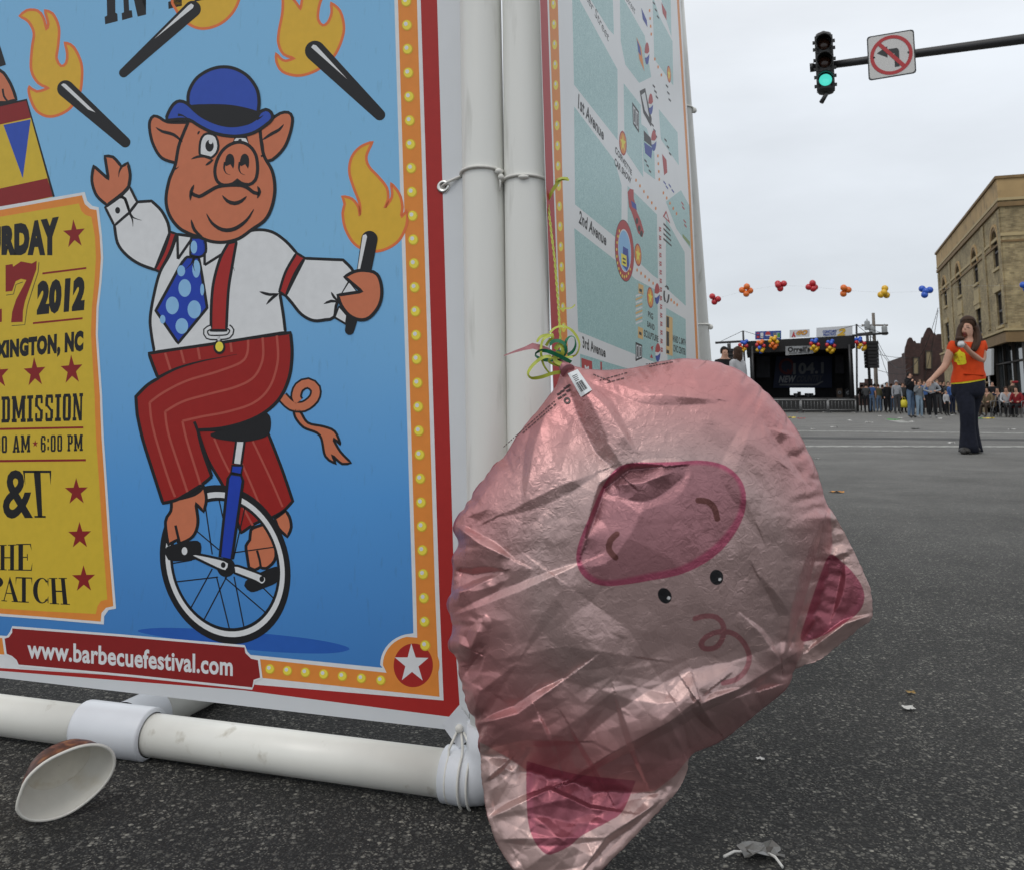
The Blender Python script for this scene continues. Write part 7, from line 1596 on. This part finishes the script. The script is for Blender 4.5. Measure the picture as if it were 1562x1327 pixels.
mb = MB(); R3 = [ringpts(*h) for h in ((jw(501,640),.216,.166,.03),(jw(502,600),.212,.163,.02),(jw(503,540),.186,.146,0),(jw(501,450),.180,.15,0))]
mb.add(sum(R3, []), [(j*n+i, j*n+(i+1) % n, (j+1)*n+(i+1) % n, (j+1)*n+i) for j in range(3) for i in range(n)], M_OR, True)
sh2 = mb.build('shirt_hem', shirt)
def loft(rings, m, nm, par=wom):
    mb = MB(); R = [ringpts(*r) for r in rings]; mb.add(sum(R, []) + [Vector(rings[-1][0])], [(j*n+i, j*n+(i+1) % n, (j+1)*n+(i+1) % n, (j+1)*n+i) for j in range(len(R)-1) for i in range(n)] + [((len(R)-1)*n+i, (len(R)-1)*n+(i+1) % n, len(R)*n) for i in range(n)], m, True); return mb
mbj = loft([(jw(501,632),.196,.150),(jw(501,660),.204,.158),(jw(500,700),.207,.165),(jw(500,740),.204,.165),(jw(499,775),.188,.155),(jw(499,800,.02),.12,.10)], M_JN, '')
for leg in ([(jw(455,700,-.02),.120,.125),(jw(470,790,-.05),.112,.115),(jw(488,880,-.09),.098,.100),(jw(494,940,-.10),.088,.092),(jw(497,1020,-.08),.086,.092),(jw(500,1110,-.06),.092,.104),(jw(505,1200,-.05),.106,.125),(jw(507,1264,-.05),.115,.138)],
            [(jw(553,700,.03),.118,.125),(jw(545,790,.06),.108,.115),(jw(530,880,.08),.094,.100),(jw(522,940,.10),.085,.092),(jw(524,1020,.13),.084,.09),(jw(532,1110,.16),.088,.10),(jw(541,1200,.18),.10,.12),(jw(548,1262,.20),.108,.135)]): q_ = loft(leg, M_JN, ''); mbj.add(q_.v, q_.f, M_JN, True)
mbj.build('jeans', wom)
for (x, y, dy, hd_) in ((470,1270,-.10,-.5),(560,1266,.10,.3)):
    mb = MB(); c = jw(x, y, dy); c.z = .045; mb.ball(c, .05, SHOE, 12, 8, (1.0,2.3,.9)); mb.build('shoe', wom)
# yellow print on the chest, laid on the shirt
def cast(o_, x, y, off=.004):
    px = ZW((x, y))[0]; d = ray(*px).normalized(); h = None
    for t in o_:
        q = t.ray_cast(CAM, d)[0]
        if q is not None and (h is None or (q-CAM).length < (h-CAM).length): h = q
    return (h if h is not None else aty(*px, YW-.17)) - d*off
dgc = [BVHTree.FromPolygons([tuple(v.co + BASE[shirt]) for v in o_.data.vertices], [tuple(p.vertices) for p in o_.data.polygons]) for o_ in (shirt, sh2)]
mb = MB(); blob = smooth_path([(385,400),(410,385),(425,366),(440,385),(470,400),(480,450),(482,490),(430,502),(405,498),(400,480),(376,470),(374,430)], True, 8)
cx, cy = 430, 440
rings = [[cast(dgc, cx+(x-cx)*f, cy+(y-cy)*f) for x, y in blob] for f in (1,.75,.5,.25)]; nb_ = len(blob); vsb = sum(rings, []) + [cast(dgc, cx, cy)]
mb.add(vsb, [(j*nb_+i, j*nb_+(i+1) % nb_, (j+1)*nb_+(i+1) % nb_, (j+1)*nb_+i) for j in range(3) for i in range(nb_)] + [(3*nb_+i, 3*nb_+(i+1) % nb_, 4*nb_) for i in range(nb_)], M_YS); 
for (x, y, a_, b_) in ((404,434,7,3),(442,432,7,3),(424,462,26,2.2)): mb.add([cast(dgc, x+a_*math.cos(t), y+b_*math.sin(t), .008) for t in np.linspace(0, 2*math.pi, 9)[:-1]], [tuple(range(8))], M_OR if y < 440 else M_LIP)
mb.build('chest_print', shirt)
# hair: crown cap and long wavy locks
mb = MB(); cc = tpW + Vector((.008,.016,.0)); n2 = 18; vsx = []
for i in range(10):
    for j in range(n2):
        ph = 2*math.pi*j/n2; f = -math.sin(ph)*.85 - math.cos(ph)*.35; th = math.pi*i/9*(.36 if f > .6 else (.44 if f > .3 else (.55 if f > 0 else .72)))
        vsx.append(cc + Vector((.098*math.sin(th)*math.cos(ph), .104*math.sin(th)*math.sin(ph), .104*math.cos(th)-.006)))
mb.add(vsx, [(i*n2+j, (i+1)*n2+j, (i+1)*n2+(j+1) % n2, i*n2+(j+1) % n2) for i in range(9) for j in range(n2)], HAIRC['brown'], True); mb.ball(tpW + Vector((.010,.022,.008)), .094, HAIRC['brown'], 16, 10, (1.0,1.02,.98)); mb.build('hair', wom)
sv, se, sr = [], [], []
for path in (((555,150,.02),(578,220,.0),(590,290,-.07),(575,340,-.12),(560,385,-.14)), ((540,140,.05),(560,210,.03),(572,285,-.04),(548,345,-.12),(535,378,-.15)), ((565,160,.06),(592,235,.06),(606,300,.04),(600,345,.03)), ((440,150,.0),(425,205,.0),(420,260,-.05),(412,310,-.10),(410,340,-.12)), ((455,140,.05),(440,200,.06),(432,262,.05),(430,310,.03)), ((520,130,.08),(530,210,.10),(540,290,.11),(545,350,.10)), ((490,130,.08),(490,215,.11),(500,300,.11))):
    i0 = len(sv)
    for q, (x, y, dy) in enumerate(path): sv.append(jw(x + 5*math.sin(q*2.3+x), y, dy)); sr.append((.048,.04,.042,.036,.018)[q])
    se += [(i0+q, i0+q+1) for q in range(len(path)-1)]
    if i0: se.append((0, i0))
m = skin_mesh(sv, se, sr, 0, 2); m.materials.append(HAIRC['brown'])
for p in m.polygons: p.use_smooth = True
link('long_hair', m, wom)
# face: brows, closed eyes, nose, open mouth, chin, ear
face = MB()
fv = (Vector((-.28,-1,-.05))).normalized(); fr_ = Vector((fv.y, -fv.x, 0)).normalized()*-1
bvf = BVHTree.FromPolygons([tuple(v.co + wb) for v in wom.children[0].data.vertices], [tuple(p.vertices) for p in wom.children[0].data.polygons])
def onf(x, y, off=0):
    d = ray(*ZW((x, y))[0]).normalized(); h = bvf.ray_cast(CAM, d)[0]; return (h if h is not None else hdW - Vector((0,.09,0))) - d*off
mb = MB(); mb.ball(onf(474,184), .015, SKIN, 8, 6, (.85,1.3,1.7)); mb.build('nose', wom)
mb = MB()
for (x, y) in ((453,168),(492,168)): mb.tube([onf(x-11,y,.002), onf(x,y+3,.003), onf(x+11,y-1,.002)], .0042, SHOE, 6); mb.tube([onf(x-12,y-12,.002), onf(x,y-15,.003), onf(x+13,y-11,.002)], .0035, HAIRC['brown'], 6)
mb.build('eyes', wom)['kind'] = 'stuff'
mb = MB(); mb.ball(onf(470,228), .019, M_LIP, 10, 6, (1.0,.5,1.15)); mb.build('mouth', wom)
mb = MB(); mb.tube([onf(472,215,.002), onf(462,222,.004), onf(463,236,.003), onf(474,240,.002)], .004, mat('lip_pink', (.42,.12,.11), .45), 6); mb.build('lips', wom)
# what she holds at her mouth
fd = jw(437,300,-.33)
mb = MB(); rs = random.Random(2); mb.ball(fd + Vector((0,0,-.03)), .04, M_WR, 12, 8, (1.0,.8,1.0)); mb.v = [tuple(Vector(p) + Vector((rs.uniform(-.009,.009), rs.uniform(-.009,.009), rs.uniform(-.012,.012)))) for p in mb.v]
wr = mb.build('napkin', base=fd); tag(wr, 'crumpled white napkin round the snack at the mouth of the woman in orange', 'napkin')
mb = MB(); mb.ball(jw(430,272,-.32), .052, HAIRC['brown'], 12, 8, (1.15,.7,.55)); tag(mb.build('snack', base=jw(430,272,-.32)), 'dark brown snack held to the mouth of the woman in orange', 'food')

# ---------------------------------------------------------------- paper bowl, litter
BW = Vector((.60,-.76,-.15)).normalized(); RB = .0725
bx = Vector((.78,.52,.32)).normalized(); bx = (bx - BW*bx.dot(BW)).normalized(); by = BW.cross(bx)
bc = ground(101, 1194, RB*math.hypot(bx.z, .7*by.z) + .003)
M_BWL = mat('bowl_white', (.66,.64,.58), .5, var=.08, scale=30, dirt=((.50,.42,.28), 14, .58, .5))
M_BWF = mat('bowl_floor_shaded', (.60,.565,.48), .55, var=.1, scale=40, dirt=((.42,.34,.22), 30, .57, .6))  # floor tone darkened for the shade inside the bowl, stains on top
def bowl_out():
    m = mat('bowl_print', (.05,.02,.012), .4, var=0); t = m.node_tree; b = t.nodes['Principled BSDF']; n = [x for x in t.nodes if x.type == 'TEX_NOISE'][0]; n.inputs['Scale'].default_value = 28; n.inputs['Distortion'].default_value = 1.6
    r = t.nodes.new('ShaderNodeValToRGB'); e = r.color_ramp.elements; e[0].position = .44; e[0].color = (.05,.014,.012,1); e[1].position = .72; e[1].color = (.42,.19,.05,1); x = e.new(.56); x.color = (.16,.05,.03,1)
    t.links.new(n.outputs[0], r.inputs[0]); t.links.new(r.outputs[0], b.inputs['Base Color']); return m
M_BWO = bowl_out()
bowl = empty('paper_bowl', (bc.x, bc.y, 0), 'white paper bowl with brown flame print lying tipped on its side on the asphalt', 'bowl')
sq = (bx*1.0, by*.70); 
def warp(mb):
    o = []
    for p in mb.v:
        q = Vector(p) - bc; a = math.atan2(q.dot(sq[1]), q.dot(sq[0])); k = 1 - .05*math.exp(-((a-2.9)/.18)**2) + .015*math.sin(3*a+1); ax_ = BW*q.dot(BW); o.append(tuple(bc + ax_ + (q-ax_)*k))
    mb.v = o
    return mb
def ringb(r, h, n=44): return [bc + BW*h + (sq[0]*math.cos(2*math.pi*i/n) + sq[1]*math.sin(2*math.pi*i/n))*r for i in range(n)]
def shell(prof, m, nm, par=bowl):
    mb = MB(); n = 44; R = [ringb(r, h) for r, h in prof]; mb.add(sum(R, []), [(j*n+i, j*n+(i+1) % n, (j+1)*n+(i+1) % n, (j+1)*n+i) for j in range(len(R)-1) for i in range(n)], m, True); return warp(mb).build(nm, par)
shell([(RB*.995,0),(RB*.93,-.019),(RB*.84,-.040),(RB*.70,-.061),(RB*.69,-.063),(.0005,-.0595)], M_BWO, 'outer_wall')
shell([(RB*.975,-.001),(RB*.91,-.019),(RB*.82,-.038),(RB*.66,-.056)], M_BWL, 'inner_wall')
shell([(RB*.662,-.0555),(RB*.64,-.0565),(RB*.3,-.0575),(.0005,-.0575)], M_BWF, 'floor')
mb = MB(); mb.tube(ringb(RB, 0), .0026, M_BWL, 8, closed=True); warp(mb).build('rim', bowl)
lowz = min((v.co.z + BASE[o_].z) for o_ in bowl.children for v in o_.data.vertices)
bowl.location.z -= lowz - .0015
rs = random.Random(11)
def scrap(label, p, size, m, cat='litter', nm='paper_scrap', flat=.35, group=None):
    mb = MB(); n = 7; k = []
    for j in range(n):
        for i in range(n):
            x, y = (i/(n-1)-.5), (j/(n-1)-.5); k.append(Vector(p) + Vector((x*size*(1+rs.uniform(-.25,.25)), y*size*(1+rs.uniform(-.25,.25))*.8, .004 + abs(rs.gauss(0, 1))*size*flat*.25)))
    mb.add(k, [(j*n+i, j*n+i+1, (j+1)*n+i+1, (j+1)*n+i) for j in range(n-1) for i in range(n-1)], m)
    return tag(mb.build(nm, base=p), label, cat, group)
M_LEAF = mat('dry_leaf', (.34,.22,.07), .7, var=.3); M_SCR = mat('scrap_white', (.62,.61,.58), .7, var=.12); M_PLA = mat('clear_plastic', (.11,.105,.095), .22, var=.2, scale=80, spec=.9)
scrap('small tan dry leaf on the asphalt right of the pig balloon', ground(1389,1058), .018, M_LEAF, 'leaf', 'dry_leaf')
scrap('torn white paper scrap on the asphalt just below the tan leaf', ground(1386,1082), .022, M_SCR)
scrap('tiny white scrap on the asphalt close to the right edge of the pig balloon', ground(1160,1160), .013, M_SCR)
scrap('orange scrap lying on the road behind the pig balloon ear', ground(1277,751), .09, mat('scrap_orange', (.55,.24,.04), .7, var=.1), flat=.2)
pb_ = ground(1160,1302); o = scrap('crumpled clear plastic wrapper with thin white strips on the asphalt at the bottom', pb_, .055, M_PLA, 'wrapper', 'plastic_wrapper', .3)
mb = MB()
for a, b in (((1104,1306),(1136,1299)), ((1172,1301),(1194,1322))): p, q = ground(*a, .006), ground(*b, .004); mb.tube([p, (p+q)/2+Vector((0,0,.004)), q], .002, M_SCR, 6)
mb.build('strip', o)['kind'] = 'stuff'
FL = [(1205,638,'yellow','yellow scrap beside the edge of the pig balloon, near the barriers'),(1222,639,'red','flat red scrap lying on the road between the yellow scrap and the barriers'),(1221,629.5,'red','red scrap lying at the foot of the middle barrier'),(1258,629,'white','white cup-sized scrap at the foot of the joint between two barriers'),(1303,630,'white','white scrap at the foot of the rightmost barrier end'),
 (1297,642,'white','white scrap on the road straight in front of the right barrier'),(1326,645,'white','white scrap on the road in front of the man in the blue shirt'),(1342,635,'white','white scrap at the feet of the person in the olive jacket'),(1374,638,'white','white scrap just left of the feet of the tall man in black'),(1363,641,'green','green scrap lying beside the painted white dash on the road'),(1396,655,'dark','black scrap lying alone just above the upper white line'),(1390,644,'white','white scrap on the road in front of the tall man in black'),
 (1240,655,'white','white scrap at the left end of the upper white road line'),(1273,652,'white','white scrap above the upper white line, below the stage opening'),(1452,634,'white','white scrap on the ground by the small child'),(1494,639,'green','bright green scrap right behind the legs of the walking woman'),(1508,639,'yellow','bright yellow scrap in front of the tan folding chair'),(1543,655.5,'white','white scrap on the road below the sitter in the red top'),(1451,676,'white','white scrap between the two white lines left of the walking woman'),(1247,700,'white','white scrap on asphalt by the balloon rim, below the lower white line'),(1435,639,'white','white scrap on the road in front of the bending person')]
FM = {'white': M_SCR, 'yellow': mat('scrap_yellow', (.6,.45,.05), .7), 'red': mat('scrap_red', (.35,.03,.03), .7), 'green': mat('scrap_green', (.06,.30,.06), .7), 'dark': mat('scrap_dark', (.02,.02,.02), .7)}
for i, (u, v, c, lab) in enumerate(FL):
    g_ = ground(u, v); sz_ = rs.uniform(.13,.24)*(1.7 if c != 'white' else 1)*min(1, g_.y/30)
    scrap('small ' + lab, g_, sz_, FM[c], 'litter', 'litter_scrap', .3, 'litter scattered along the street')
